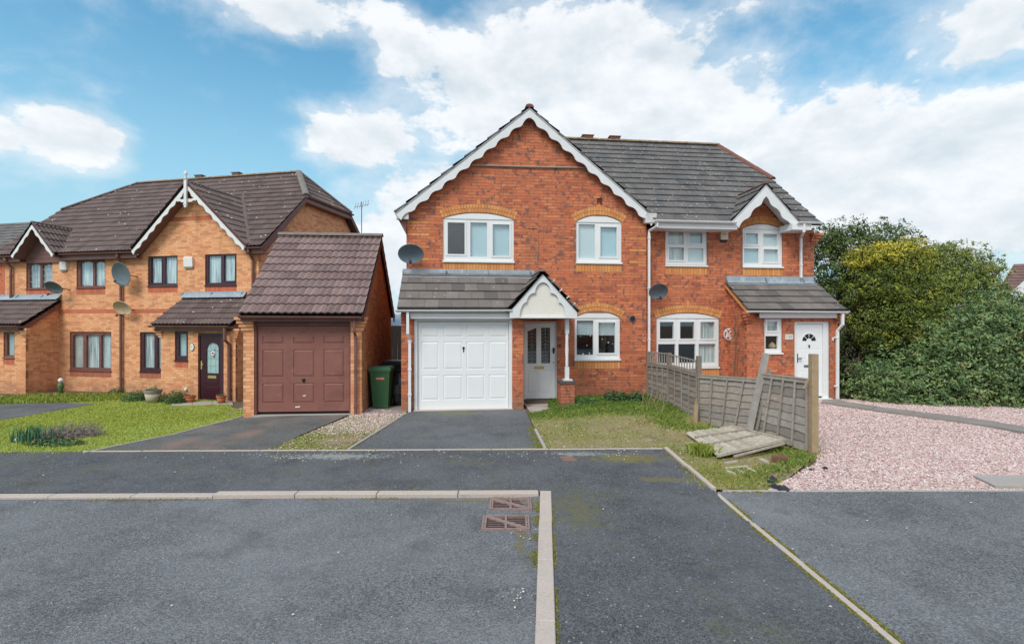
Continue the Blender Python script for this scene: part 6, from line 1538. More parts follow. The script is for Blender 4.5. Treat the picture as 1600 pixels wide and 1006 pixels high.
# house with reddish tiles at the right edge
FR = Frame(-20); o = thing('distant_house', FR, FR.u(1620, 34), 34, 0, 'distant house with reddish tiled roof and white verge above the hedge at the right edge', 'house')
def PR(px, py, V): return FR.p(px, py, V)
rA = PR(1584, 413, 36); rB = PR(1551, 470, 32.5)
dvec = Vector((rA[0] - rB[0], 3.5, rA[1] - rB[1]))
A3 = (rB[0], 32.5, rB[1]); rz_ = Roof(o, FR, 'far_tile', .30, .34, 'flat'); up_ = Vector((0, 3.5, rA[1] - rB[1]))
sh_x = rA[0] - rB[0]; Lq = up_.length
rz_.plane((0, 32.5, rB[1]), (1, 0, 0), tuple(up_), [(rB[0], 0), (rB[0] + 6, 0), (rB[0] + 6, Lq), (rA[0], Lq)], bond=False); rz_.finish(100, 'roof')
mb().box(rB[0] + .4, rB[0] + 6, 33, 39, 0, rB[1] - .1).build('wall', 'far_white', o)
g_a, g_b = PR(1577, 461, 31.9), PR(1612, 428, 31.9)
mb().prism([(g_a[0], g_a[1]), (g_b[0], g_b[1]), (g_b[0], g_b[1] - .42), (g_a[0] + .4, g_a[1] - .28)], 31.9, 31.95).build('bargeboard', 'white_paint', o)
mb().prism([(g_a[0] + .4, g_a[1] - .3), (g_b[0], g_b[1] - .3), (g_b[0] + 2.5, g_a[1]), (g_b[0] + 2.5, 0), (g_a[0] + .4, 0)], 32.0, 32.4).build('gable_wall', 'far_white', o)
# television aerial behind the left roof
AX = Frame(0); o = thing('tv_aerial', WF, -235 / 800 * 24, 24, 5.5, 'thin television aerial rising behind the left roof', 'aerial')
ax = -235 / 800 * 24; az = E + 176 / 800 * 24
q = mb(); q.tube([(ax, 24, 4.5), (ax, 24, az + .4)], .02, 6); q.build('mast', 'grey_metal', o)
q = mb(); q.tube([(ax - .35, 24, az + .15), (ax + .35, 24, az + .3)], .015, 5)
for i in range(6): x = ax - .3 + i * .12; q.tube([(x, 23.9, az + .02 + i * .03), (x, 24.1, az + .36 + i * .03)], .012, 4)
q.build('aerial_rods', 'grey_metal', o)

# ================================================================== fence between the plots
def lapfence():
    th = thing('garden_fence', WF, 3.7, 10.2, .15, 'weathered grey lap-panel fence with trellis top, leaning towards its front end', 'fence')
    PX = [(1013, 13.05), (1046, 11.9), (1092, 10.2), (1168, 9.1), (1271, 7.96)]
    pos = [Vector(((px - 800) / 800 * Y, Y, 0)) for px, Y in PX]
    def zof(py, Y): return E - (py - 505) / 800 * Y
    posts = [(0, 549, 640), (1, 551, 640), (2, 556, 664)]
    for i, yt, yb in posts:
        p = pos[i]; a = .042; mb().box(p.x - a, p.x + a, p.y - a, p.y + a, -.1, zof(yt, p.y)).build('post', 'post_wood', th)
    def panel(P, Q, zbP, ztP, zbQ, ztQ, nb, slats, lean=(0, 0), shear=(0, 0), boards=None, top=True, cap=True, dz=0):
        d = (Q - P); d.z = 0; L_ = d.length; dn = d.normalized(); nrm = Vector((-dn.y, dn.x, 0))
        if nrm.y > 0: nrm = -nrm
        lx = lambda f: lean[0] + (lean[1] - lean[0]) * f
        def pt(f, h, o):      # f along, h 0..1 height, o outwards (towards the camera side)
            b_ = P.lerp(Q, f); z0 = zbP + (zbQ - zbP) * f; z1 = ztP + (ztQ - ztP) * f
            return Vector((b_.x, b_.y, 0)) + dn * (shear[0] + (shear[1] - shear[0]) * f) * (h - .0) + nrm * (o + lx(f) * h) + Vector((0, 0, z0 + (z1 - z0) * h))
        for s_ in range(slats):
            q = mb(); q.tone = rnd.random(); h0 = s_ / slats - .02; h1 = (s_ + 1) / slats + .022; n = 8
            wob = [rnd.uniform(-.016, .016) for _ in range(n + 1)]
            for k in range(n):
                f0, f1 = k / n, (k + 1) / n
                a, b_ = pt(f0, h0 + wob[k], .022), pt(f1, h0 + wob[k + 1], .022); c, e = pt(f1, h1, .002), pt(f0, h1, .002)
                a2, b2 = pt(f0, h0 + wob[k], .012), pt(f1, h0 + wob[k + 1], .012)
                q.poly([a, b_, c, e]); q.poly([a2, b2, b_, a]); q.poly([e, c, pt(f1, h1, -.008), pt(f0, h1, -.008)]); q.poly([b2, a2, pt(f0, h1, -.008), pt(f1, h1, -.008)])
            q.build('slat', 'fence_wood', th)
        for k in range(nb + 1):
            f = k / nb; f = min(max(f, .012), .988); a, b_ = pt(f, 0, .035), pt(f, 1, .035)
            for side, nm in ((.035, 'batten'),):
                q = mb(); q.tone = .75 + rnd.uniform(-.2, .2); q.obox((a + b_) / 2, dn * .017, nrm * .012, (b_ - a) / 2); q.build(nm, 'fence_wood', th)
        if top:
            q = mb(); q.tone = .9; a, b_ = pt(0, .975, .03), pt(1, .975, .03); q.obox((a + b_) / 2, (b_ - a) / 2, nrm * .016, (0, 0, .022)); q.build('rail', 'fence_wood', th)
        if cap:
            q = mb(); q.tone = .7; a, b_ = pt(0, 1.0, .006), pt(1, 1.0, .006); q.obox((a + b_) / 2 + Vector((0, 0, .015)), (b_ - a) / 2, nrm * .045, (0, 0, .010)); q.build('capping', 'fence_wood', th)
        return pt, dn, nrm
    def trellis(P, Q, z0P, z1P, z0Q, z1Q, n):
        d = (Q - P); d.z = 0; dn = d.normalized()
        for k in range(n + 1):
            f = k / n; b_ = P.lerp(Q, f); zl = z0P + (z0Q - z0P) * f; zh = z1P + (z1Q - z1P) * f
            mb().obox((b_.x, b_.y, (zl + zh) / 2), dn * .012, (-dn.y * .008, dn.x * .008, 0), (0, 0, (zh - zl) / 2)).build('trellis_bar', 'fence_wood', th)
        for h in (.1, .93):
            a = Vector((P.x, P.y, z0P + (z1P - z0P) * h)); b_ = Vector((Q.x, Q.y, z0Q + (z1Q - z0Q) * h)); mb().obox((a + b_) / 2 + Vector((dn.y * .012, -dn.x * .012, 0)), (b_ - a) / 2, (-dn.y * .006, dn.x * .006, 0), (0, 0, .012)).build('trellis_rail', 'fence_wood', th)
    Y0, Y1, Y2, Y3, Y4 = [y for _, y in PX]
    panel(pos[0], pos[1], zof(618, Y0), zof(568.5, Y0), zof(633, Y1), zof(572, Y1), 4, 7)
    trellis(pos[0], pos[1], zof(567, Y0), zof(549, Y0), zof(570, Y1), zof(551.5, Y1), 9)
    panel(pos[1], pos[2], zof(633, Y1), zof(572.5, Y1), zof(660, Y2), zof(585, Y2), 4, 8)
    trellis(pos[1], pos[2], zof(571, Y1), zof(552.5, Y1), zof(583, Y2), zof(563, Y2), 11)
    panel(pos[2], pos[3] + Vector((.05, 0, 0)), zof(659, Y2), zof(586.5, Y2), zof(671, Y3), zof(593, Y3), 4, 7, lean=(0, -.10), shear=(0, .18))
    # last panel sags and leans with its tilted post
    A = Vector(((1174 - 800) / 800 * 9.0, 9.0, 0)); B = Vector(((1264 - 800) / 800 * 8.02, 8.02, 0))
    pt, dn, nrm = panel(A, B, zof(672, 9.0), zof(583.5, 9.0), zof(704, 8.02), zof(594, 8.02), 4, 8, lean=(-.03, .0), shear=(.22, .0))
    # tilted post: foot at 1170,670, head at 1197,551
    f_, h_ = Vector(((1171 - 800) / 800 * 8.86, 8.86, zof(672, 8.86))), Vector(((1197 - 800) / 800 * 8.80, 8.80, zof(552, 8.80)))
    q = mb(); ax = (h_ - f_).normalized(); sx = Vector((1, 0, 0)); sx = (sx - ax * sx.dot(ax)).normalized(); sy = ax.cross(sx)
    q.obox((f_ + h_) / 2, sx * .042, sy * .042, (h_ - f_) / 2); q.build('post', 'pale_post', th, label='fence post tilted sideways')
    q = mb(); q.tone = .8; q.obox((f_ + h_) / 2 + Vector((.075, -.04, -.12)), sx * .016, sy * .016, (h_ - f_) * .40); q.build('loose_batten', 'fence_wood', th)
    p = pos[4]; mb().box(p.x - .052, p.x + .052, p.y - .05, p.y + .05, -.15, zof(553, p.y)).build('post', 'new_wood', th, label='squared front post of paler wood')
    a = Vector(((1263 - 800) / 800 * 7.9, 7.9, zof(592, 7.9))); b_ = Vector(((1256 - 800) / 800 * 7.9, 7.9, zof(606, 7.9))); mb().obox((a + b_) / 2, (b_ - a) / 2, (.012, 0, .005), (0, .012, 0)).build('splinter', 'new_wood', th)
    return zof
zof = lapfence()
# stake leaning against the third post
x, y = (1087 - 800) / 800 * 10.0, 10.0; o = thing('wooden_stake', WF, x, y, gz(x, y), 'short orange-brown broken stake at the foot of the third fence post', 'stake')
q = mb(); q.obox((x, y, gz(x, y) + .17), (.035, 0, 0), (0, .02, 0), (.02, .03, .19)); q.prism([(x - .012, gz(x, y) + .35), (x + .05, gz(x, y) + .33), (x + .02, gz(x, y) + .52)], y + .01, y + .03); q.build('stake', 'new_wood', o)
# fallen panel
o = thing('fallen_fence_panel', WF, 3.6, 8.5, .1, 'broken fence panel lying flat on the grass in front of the fence', 'fence panel')
TLc, TRc, BRc, BLc = Vector((3.10, 9.22, .14)), Vector((4.02, 9.30, .20)), Vector((4.32, 8.12, .24)), Vector((3.08, 7.66, .11))
def q4(f, g, h=0):
    return TLc.lerp(TRc, f).lerp(BLc.lerp(BRc, f), g) + Vector((0, 0, h))
n = 11
for i in range(n):      # slats run front to back, overlapping
    f0, f1 = i / n + .003, (i + 1) / n + .02; f1 = min(f1, 1); g0 = 0.0 + (.05 * (i < 2)) ; q = mb(); q.tone = rnd.random(); K = 6; w = [rnd.uniform(-.006, .006) for _ in range(K + 1)]
    for k in range(K):
        a0_, a1_ = g0 + (1 - g0) * k / K, g0 + (1 - g0) * (k + 1) / K
        q.poly([q4(f0, a0_, .004), q4(f0, a1_, .004), q4(f1, a1_, .030 + w[k + 1]), q4(f1, a0_, .030 + w[k])]); q.poly([q4(f1, a0_, .030 + w[k]), q4(f1, a1_, .030 + w[k + 1]), q4(f1, a1_, .004), q4(f1, a0_, .004)])
    q.poly([q4(f0, 1, -.006), q4(f1, 1, -.006), q4(f1, 1, .030), q4(f0, 1, .004)]); q.poly([q4(f0, g0, -.008), q4(f1, g0, -.008), q4(f1, 1, -.008), q4(f0, 1, -.008)])
    q.build('slat', 'fallen_wood', o)
def bar(A, B, w, h, up, nm='batten', tone=.4, m='fallen_wood'):
    A = Vector(A) + Vector((0, 0, up)); B = Vector(B) + Vector((0, 0, up)); d = (B - A); s_ = d.cross(Vector((0, 0, 1))).normalized(); q = mb(); q.tone = tone; q.obox((A + B) / 2, d / 2, s_ * w, s_.cross(d.normalized()) * h); q.build(nm, m, o)
bar(q4(.02, .33), q4(.97, .30), .016, .014, .036, tone=.1); bar(q4(.0, .66), q4(.98, .62), .016, .014, .036, tone=.1); bar(q4(-.01, 1.0), q4(1.0, 1.0), .018, .022, .012, tone=.5)
bar(q4(.97, -.02), q4(.985, 1.02), .024, .02, .03, 'rail', .8); bar(q4(.2, 1.05), q4(.97, 1.03), .014, .014, -.03, tone=.3); bar(q4(.72, .02), q4(.95, 0), .014, .014, .03)
zf = gz(3.1, 7.4)
def plank(x0, y0, x1, y1, w, h, label, m='fallen_wood', up=.02, tone=.6, cat='timber offcut', nm='timber_offcut'):
    t = thing(nm, WF, (x0 + x1) / 2, (y0 + y1) / 2, gz((x0 + x1) / 2, (y0 + y1) / 2), label, cat, 'broken fence timber on the grass' if cat == 'timber offcut' else None)
    A = Vector((x0, y0, gz(x0, y0) + up)); B = Vector((x1, y1, gz(x1, y1) + up)); d = B - A; s_ = d.cross(Vector((0, 0, 1))).normalized(); q = mb(); q.tone = tone; q.obox((A + B) / 2, d / 2, s_ * w, Vector((0, 0, h))); q.build('piece', m, t)
def gp(px, py): return G(px, py)
plank(*gp(1133, 725.5), *gp(1152, 723), .02, .012, 'thin pale stick just under the front edge of the fallen panel')
plank(*gp(1133, 734), *gp(1168, 731), .022, .014, 'long pale stick lying level in the grass below the fallen panel')
plank(*gp(1137, 738), *gp(1148, 743.5), .025, .012, 'leftmost short slanting stick below the long pale stick')
plank(*gp(1153, 736), *gp(1165, 743), .022, .012, 'middle short slanting stick below the long pale stick')
plank(*gp(1168, 733.5), *gp(1181, 741), .024, .014, 'rightmost slanting stick below the long pale stick')
plank(*gp(1188, 719), *gp(1199, 724), .03, .014, 'pale chunk of wood beside the loose red brick')
plank(*gp(1071, 695), *gp(1083, 693.5), .02, .012, 'thin stick left of the bright grass tuft')
x, y = gp(1218, 722); t = thing('loose_brick', WF, x, y, gz(x, y), 'single brown-red brick lying on the soil by the corner of the fallen panel', 'brick')
mb().obox((x, y, gz(x, y) + .045), (.10, -.035, 0), (.03, .06, 0), (0, 0, .042)).build('clay_body', 'ridge_red', t)
for (px, py, s_, lab, m) in ((1204, 753, .10, 'large black plastic scrap at the grass edge nearest the gravel', 'black_plastic'), (1220, 764, .11, 'flat black plastic scrap at the near gravel edge', 'black_plastic'), (1289, 733, .055, 'right one of two small black scraps lying on the pink gravel', 'black_plastic'), (1269, 735, .06, 'left one of two small black scraps lying on the pink gravel', 'black_plastic'), (1111, 673, .09, 'crumpled white stones and rubble heap behind the fallen panel', 'stone_white')):
    x, y = gp(px, py); t = thing('plastic_scrap' if m != 'stone_white' else 'rubble_heap', WF, x, y, gz(x, y), lab, 'plastic scrap' if m != 'stone_white' else 'rubble')
    q = mb(); K = 9
    for j in range(3 if m != 'stone_white' else 7):
        cx, cy = x + rnd.uniform(-s_, s_) * (.5 if m != 'stone_white' else .9), y + rnd.uniform(-s_, s_) * .5; top = (cx, cy, gz(x, y) + s_ * rnd.uniform(.3, .9)); rg = [(cx + s_ * rnd.uniform(.4, .9) * math.cos(a), cy + s_ * rnd.uniform(.4, .9) * math.sin(a), gz(x, y) + rnd.uniform(.005, .03)) for a in [2 * math.pi * i / K for i in range(K)]]
        for i in range(K): q.poly([rg[i], rg[(i + 1) % K], top])
    q.build('scrap' if m != 'stone_white' else 'stones', m, t)

# ================================================================== drain gratings and covers
def grate(x0, x1, y0, y1, z, label):
    skx = .0; th = thing('drain_grate', WF, (x0 + x1) / 2, (y0 + y1) / 2, z, label, 'drain grate', 'drain gratings in the road corner')
    mb().box(x0 + .01, x1 - .01, y0 + .01, y1 - .01, z + .001, z + .002).build('pit_shade_sheet', 'black', th)  # black sheet laid on the road, stands in for the dark of the pit
    q = mb(); f = .02
    q.box(x0, x1, y0, y0 + f, z, z + .022).box(x0, x1, y1 - f, y1, z, z + .022).box(x0, x0 + f, y0 + f, y1 - f, z, z + .022).box(x1 - f, x1, y0 + f, y1 - f, z, z + .022); q.build('grate_frame', 'rust_iron', th)
    w = x1 - x0; h = y1 - y0; a0_ = x0 + w * .09; a1_ = x1 - w * .09
    q = mb(); q.box(a0_ - .02, a0_, y0 + f, y1 - f, z + .004, z + .020).box(a1_, a1_ + .02, y0 + f, y1 - f, z + .004, z + .020).box(x0 + w * .5 - .012, x0 + w * .5 + .012, y0 + f, y1 - f, z + .004, z + .0205).box(x0 + f, a0_ - .02, y0 + h * .48, y0 + h * .53, z + .004, z + .019).box(a1_ + .02, x1 - f, y0 + h * .48, y0 + h * .53, z + .004, z + .019)
    q.obox(((a0_ + a1_) / 2, (y0 + y1) / 2 + .012, z + .014), ((a1_ - a0_) / 2, -(h / 2 - .03), 0), (.006, .010, 0), (0, 0, .0085)).obox(((a0_ + a1_) / 2, (y0 + y1) / 2 - .016, z + .0142), ((a1_ - a0_) / 2, -(h / 2 - .03), 0), (.006, .010, 0), (0, 0, .0085)); q.build('cross_bar', 'rust_iron', th)
    n = 6
    for i in range(n):
        y = y0 + f + (h - 2 * f) * (i + .5) / n; mb().box(a0_, a1_, y - h * .016, y + h * .016, z + .004, z + .0068).build('bar', 'rust_iron', th)
def gx(px, py): Y = E * 800 / (py - 505); return (px - 800) / 800 * Y
yF0, yF1 = E * 800 / (828.5 - 505), E * 800 / (807 - 505); yB0, yB1 = E * 800 / (797 - 505), E * 800 / (780.5 - 505)
grate(gx(752, 828), gx(829, 828) - .005, yF0, yF1, .0, 'nearer rusty iron drain grating beside the kerb')
grate(gx(764, 797), gx(832, 797) - .004, yB0, yB1, .0, 'farther rusty iron drain grating in the kerb corner')
x, y = G(888, 718); t = thing('stopcock_cover', WF, x, y, gz(x, y) + .012, 'small two-piece reddish metal cover set in the asphalt path', 'cover')
mb().box(x - .12, x + .08, y + .01, y + .12, gz(x, y), gz(x, y) + .022).build('cover_plate', 'cover_red', t); mb().box(x - .09, x + .12, y - .13, y - .005, gz(x, y), gz(x, y) + .022).build('cover_plate', 'cover_red', t)
# slabs in the gravel
sg_ = group_empty('gravel_path')
a = [G(1322, 630), G(1370, 638), G(1430, 645.5), G(1500, 654), G(1560, 663), G(1640, 677), G(1720, 695)]; b_ = [G(1300, 634), G(1362, 643.5), G(1425, 652), G(1495, 661.5), G(1556, 671), G(1640, 687), G(1720, 706)]
for i in range(6): slab_obj(sg_, [b_[i], b_[i + 1], a[i + 1], a[i]], gz(*a[i]) + .045, .08, 'path_slab')
slab_obj(sg_, [G(1284, 632), G(1300, 634), G(1322, 630), G(1310, 626), G(1284, 627)], .19, .08, 'path_slab')
slab_obj(sg_, [G(1555, 765), G(1720, 768), G(1700, 747), G(1520, 747)], .075, .08, 'concrete')

# ================================================================== vegetation and loose stuff
def gzv(x, y):
    Sv = lambda t: np.clip(t, 0, 1) ** 2 * (3 - 2 * np.clip(t, 0, 1))
    z = np.where(y < 6.2, 0, np.minimum(.17, .02 + (y - 6.2) * .0185))
    z = z - .55 * Sv((-4.6 - x) / 4.0) * Sv((y - 8.3) / 6.5)
    return z + .09 * Sv((x - .6) / 1.5) * Sv((4.3 - x) / .6) * Sv((y - 8.4) / 2.5)
def inpoly(x, y, poly):
    c = np.zeros(len(x), bool); n = len(poly)
    for i in range(n):
        x0, y0 = poly[i]; x1, y1 = poly[(i + 1) % n]
        if y0 == y1: continue
        c ^= ((y0 > y) != (y1 > y)) & (x < (x1 - x0) * (y - y0) / (y1 - y0) + x0)
    return c
_g = nr.rand(64, 64)
def vnoise(x, y, s):
    x = x * s + 100; y = y * s + 100; xi = np.floor(x).astype(int); yi = np.floor(y).astype(int); fx = x - xi; fy = y - yi
    fx = fx * fx * (3 - 2 * fx); fy = fy * fy * (3 - 2 * fy); g = lambda a, b_: _g[a % 64, b_ % 64]
    return (g(xi, yi) * (1 - fx) + g(xi + 1, yi) * fx) * (1 - fy) + (g(xi, yi + 1) * (1 - fx) + g(xi + 1, yi + 1) * fx) * fy
def fb(x, y, s): return vnoise(x, y, s) * .5 + vnoise(x + 7, y + 3, s * 2.1) * .3 + vnoise(x - 5, y + 9, s * 4.3) * .2
def sample(poly, n, keep=None):
    xs = [p[0] for p in poly]; ys = [p[1] for p in poly]
    x = nr.uniform(min(xs), max(xs), n); y = nr.uniform(min(ys), max(ys), n); k = inpoly(x, y, poly) & (np.abs(x) < y * 1.42 + .5)
    x, y = x[k], y[k]
    if keep is not None: k = nr.rand(len(x)) < keep(x, y); x, y = x[k], y[k]
    return x, y
def blades(name, x, y, h, w, m, tone, parent=None, z=None, spread=.5, **k):
    n = len(x); z = gzv(x, y) if z is None else z; a = nr.uniform(0, 2 * np.pi, n); h = h * nr.uniform(.55, 1.25, n); w = w * nr.uniform(.7, 1.3, n)
    dx, dy = np.cos(a) * w, np.sin(a) * w; la = nr.uniform(0, 2 * np.pi, n); l = h * spread * nr.rand(n)
    V = np.zeros((n, 4, 3)); V[:, 0] = np.stack([x - dx, y - dy, z - .005], 1); V[:, 1] = np.stack([x + dx, y + dy, z - .005], 1)
    V[:, 2] = np.stack([x + dx * .7 + np.cos(la) * l * .4, y + dy * .7 + np.sin(la) * l * .4, z + h * .6], 1); V[:, 3] = np.stack([x + np.cos(la) * l, y + np.sin(la) * l, z + h * np.sqrt(1 - (spread * .8) ** 2)], 1)
    F_ = np.concatenate([np.array([[0, 1, 2]]) + 4 * np.arange(n)[:, None], np.array([[0, 2, 3]]) + 4 * np.arange(n)[:, None]])
    if parent: V = V - np.array(base_of(parent)[1:])
    return link(name, fast_mesh(name, V.reshape(-1, 3), F_, m, np.concatenate([tone, tone])), parent, **k)
# lawn
fardrive = [G(0, 657), G(60, 647), G(120, 637), G(152, 631), G(95, 628), G(0, 631), (-25, 12.5), (-25, 11)]
x, y = sample(lawn_poly, 250000, lambda x, y: .55 + .45 * (fb(x, y, .9) > .35))
k_ = ~inpoly(x, y, fardrive); x, y = x[k_], y[k_]; t = np.clip(.15 + fb(x, y, .5) * .75 + nr.normal(0, .14, len(x)), 0, .85); t = np.where(nr.rand(len(x)) < .03, 1., t)
blades('lawn_grass', x, y, .030 + .02 * fb(x, y, 1.3), .006 * (y / 9), 'grass', t, spread=.8, kind='stuff', label='short bright green lawn in front of the yellow brick houses', cat=None)
sp = [G(0, 632), G(60, 631), G(150, 628), G(230, 622), G(230, 617), G(60, 620), (-22, 15.5), (-22, 14)]
x, y = sample([G(0, 632), G(150, 628), G(225, 622), G(228, 616), G(60, 617), (-19, 15.2), (-19, 13.2)], 26000)
blades('rough_grass', x, y, .11, .012, 'grass', np.clip(nr.normal(.25, .18, len(x)), 0, 1), kind='stuff', label='longer rough grass along the foot of the yellow brick wall')
# front garden weeds
def gk(x, y):
    f = fb(x, y, 1.1); far = np.clip((y - 10.2) / .8, 0, 1); return np.clip((f - .30) * 3.4, 0.22, 1) * .8 + far * .4
x, y = sample(garden_poly, 260000, gk); far = np.clip((y - 10.3) / .8, 0, 1)
t = np.clip(.22 + (1 - far) * .42 * fb(x, y, 2.0) * 1.5 + nr.normal(0, .20, len(x)) - far * .12, 0, 1)
blades('garden_weeds', x, y, .024 + .08 * far * fb(x, y, 2.), .006, 'weeds', t, spread=.9, kind='stuff', label='patchy weeds and moss in the neglected front garden')
x, y = sample(garden_poly, 5000, lambda x, y: (fb(x + 3, y, 1.6) > .52) * 1.)
def leaves(name, P, size, m, tone, parent=None, asp=.45, outward=None, **k):
    n = len(P); d = nr.normal(0, 1, (n, 3))
    if outward is not None: d = d * .75 + outward * 1.1
    d /= np.linalg.norm(d, axis=1)[:, None]; r = nr.normal(0, 1, (n, 3)); a = np.cross(d, r); a /= np.linalg.norm(a, axis=1)[:, None] + 1e-9; b_ = np.cross(d, a)
    s = (size * nr.uniform(.6, 1.35, n))[:, None]; V = np.stack([P - a * s * .5, P + b_ * s * asp * .5 + a * s * .05 + d * s * .07, P + a * s * .5 - d * s * .05, P - b_ * s * asp * .5 + a * s * .05 + d * s * .07], 1)
    if parent: V = V - np.array(base_of(parent)[1:])
    F_ = np.array([[0, 1, 2, 3]]) + 4 * np.arange(n)[:, None]
    return link(name, fast_mesh(name, V.reshape(-1, 3), F_, m, tone), parent, **k)
P = np.stack([x, y, gzv(x, y) + nr.uniform(.01, .06, len(x))], 1); leaves('broadleaf_weeds', P, .032, 'weeds', np.clip(nr.normal(.25, .15, len(P)), 0, .7), outward=np.array([[0, 0, 1.]]), asp=.7, kind='stuff', label='low broad-leaved weeds scattered in the neglected front garden')
x, y = sample(garden_poly, 5000, lambda x, y: (fb(x + 3, y, 1.6) > .42) * .8)
# verge strip
x, y = sample(strip_poly, 30000, lambda x, y: np.clip((fb(x, y, 1.4) - .30) * 4, 0, 1) * (y < 10.9)); blades('verge_grass', x, y, .03, .008, 'weeds', np.clip(nr.normal(.45, .16, len(x)), 0, 1), spread=.9, kind='stuff', label='thin mossy grass on the strip between the two driveways')
# moss and grass seams along kerbs
def seam(P, Q, n, wd): f = nr.rand(n); o = nr.normal(0, wd, n); P, Q = np.array(P), np.array(Q); d = (Q - P) / np.linalg.norm(Q - P); k = vnoise(f * 13, f * 0 + P[0], 1.) > .38; p = P + (Q - P) * f[:, None] + np.array([-d[1], d[0]]) * o[:, None]; return p[k, 0], p[k, 1]
sm_ = [seam((KX(6.2) + .145, 6.2), (KX(2) + .145, 2), 2600, .012), seam((KX(6.0) - .012, 6.0), (KX(4.4) - .012, 4.4), 1500, .03), seam((-5, 6.05), (0, 6.13), 800, .02), seam((-2, 6.33), (.3, 6.36), 900, .02), seam((2.46, 6.2), (2.48, 2.5), 3200, .012), seam((2.55, 6.2), (2.56, 2.5), 2600, .012),
       seam((-6.8, pY(-6.8) + .04), (2.4, pY(2.4) + .04), 6000, .02), seam((.47, 8.3), (.38, 9.9), 4000, .05), seam((2.44, 8.1), (2.44, 6.5), 900, .03), seam((-2.65, 8.2), (-2.37, 11.1), 3000, .04), seam((2.7, 6.36), (3.2, 6.36), 1200, .06)]
x = np.concatenate([a for a, _ in sm_]); y = np.concatenate([b_ for _, b_ in sm_]); blades('kerb_moss', x, y, .010, .006, 'moss', nr.rand(len(x)), spread=1., z=gzv(x, y) + .014, kind='stuff', label='moss and seedlings growing along kerbs and edgings')
# gravel: small stones with corners
def stonesv(name, x, y, r, m, parent=None, off=.008, **k):
    n = len(x); z = gzv(x, y) + off; s = r * nr.uniform(.5, 1.45, n); a = nr.uniform(0, 2 * np.pi, n); sx = s; sy = s * nr.uniform(.55, 1, n); sz = s * nr.uniform(.4, .8, n); c, si = np.cos(a), np.sin(a)
    base = np.array([(1, 0, 0), (0, 1, 0), (-1, 0, 0), (0, -1, 0), (.2, .1, 1), (0, 0, -.6)]); V = np.zeros((n, 6, 3))
    for i, (bx, by, bz) in enumerate(base):
        px_ = bx * sx; py_ = by * sy; V[:, i] = np.stack([x + px_ * c - py_ * si, y + px_ * si + py_ * c, z + bz * sz + s * .25 + nr.normal(0, .12, n) * s], 1)
    T = np.array([(0, 1, 4), (1, 2, 4), (2, 3, 4), (3, 0, 4), (1, 0, 5), (2, 1, 5), (3, 2, 5), (0, 3, 5)]); F_ = (T[None] + 6 * np.arange(n)[:, None, None]).reshape(-1, 3)
    return link(name, fast_mesh(name, V.reshape(-1, 3), F_, m, np.repeat(nr.rand(n), 8)), parent, **k)
x, y = sample(gravel_poly, 190000, lambda x, y: np.where(y < 9, .95, .7)); o = stonesv('gravel', x, y, .0172, 'gravel', kind='stuff', label='pink and white gravel covering the right-hand forecourt')
x, y = sample(strip_poly, 9000, lambda x, y: np.clip((y - 9.0) / .8, 0.08, 1)); stonesv('strip_gravel', x, y, .016, 'gravel', kind='stuff', label='pale gravel on the strip between the driveways')
x, y = sample(garden_poly, 1100); stonesv('garden_stones', x, y, .013, 'pebble', kind='stuff', label='small stones and litter in the front garden')
x = np.concatenate([nr.uniform(-9, 9, 110), nr.normal(.04, .05, 14), nr.normal(-2.9, .9, 170), nr.normal(.9, .8, 80), nr.normal(.1, .08, 8)]); y = np.concatenate([nr.uniform(3.2, 8.0, 110), nr.normal(3.95, .12, 14), nr.normal(7.9, .16, 170), nr.normal(7.95, .14, 80), nr.normal(5.2, .2, 8)])
stonesv('loose_pebbles', x, y, .011, 'pebble', off=.012, kind='stuff', label='small pale stones scattered over the asphalt')

# shrubs and trees
def crown(parent, blobs, nclump, per, size, m, tonemean, tonesd, cr=.28, asp=.45, name='crown', topw=0.0, inner=.35):
    wts = np.array([b_[3] * b_[5] + b_[3] * b_[4] + b_[4] * b_[5] for b_ in blobs]); wts = wts / wts.sum(); idx = nr.choice(len(blobs), nclump, p=wts); B = np.array([b_[:6] for b_ in blobs])[idx]
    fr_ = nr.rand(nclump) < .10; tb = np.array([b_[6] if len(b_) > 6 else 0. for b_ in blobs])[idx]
    d = nr.normal(0, 1, (nclump, 3)); d /= np.linalg.norm(d, axis=1)[:, None]
    rad = np.where(nr.rand(nclump) < inner, nr.uniform(.45, .85, nclump), nr.uniform(.86, 1.10, nclump)); rad *= 1 + .34 * (vnoise(d[:, 0] * 3 + B[:, 0], d[:, 2] * 3 + B[:, 2], 1.3) - .5) * 2
    rad = np.where(fr_, nr.uniform(1.08, 1.42, nclump), rad)
    Cc = B[:, :3] + d * B[:, 3:6] * rad[:, None]; Cc[:, 2] = np.maximum(Cc[:, 2], .18)
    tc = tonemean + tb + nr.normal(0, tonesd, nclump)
    k = nr.poisson(per, nclump) + 1; ci = np.repeat(np.arange(nclump), k); n = len(ci); e = nr.normal(0, 1, (n, 3)); e /= np.linalg.norm(e, axis=1)[:, None]
    rr = cr * np.where(fr_, .5, 1.)[ci] * nr.uniform(.25, 1, n) * nr.uniform(.6, 1.3, nclump)[ci]; P = Cc[ci] + e * rr[:, None] * (1, 1, .75); P[:, 2] = np.maximum(P[:, 2], .12)
    out = e * .6 + d[ci] * .6 + np.array([[0, -.15, .45]]); T = np.clip(tc[ci] + nr.normal(0, .13, n), 0, 1)
    return leaves(name, P, size, m, T, parent, asp=asp, outward=out)
def bl(px, py, Y, rx, ry, rz, t=0.): return ((px - 800) / 800 * Y, Y, E - (py - 505) / 800 * Y, rx, ry, rz, t)
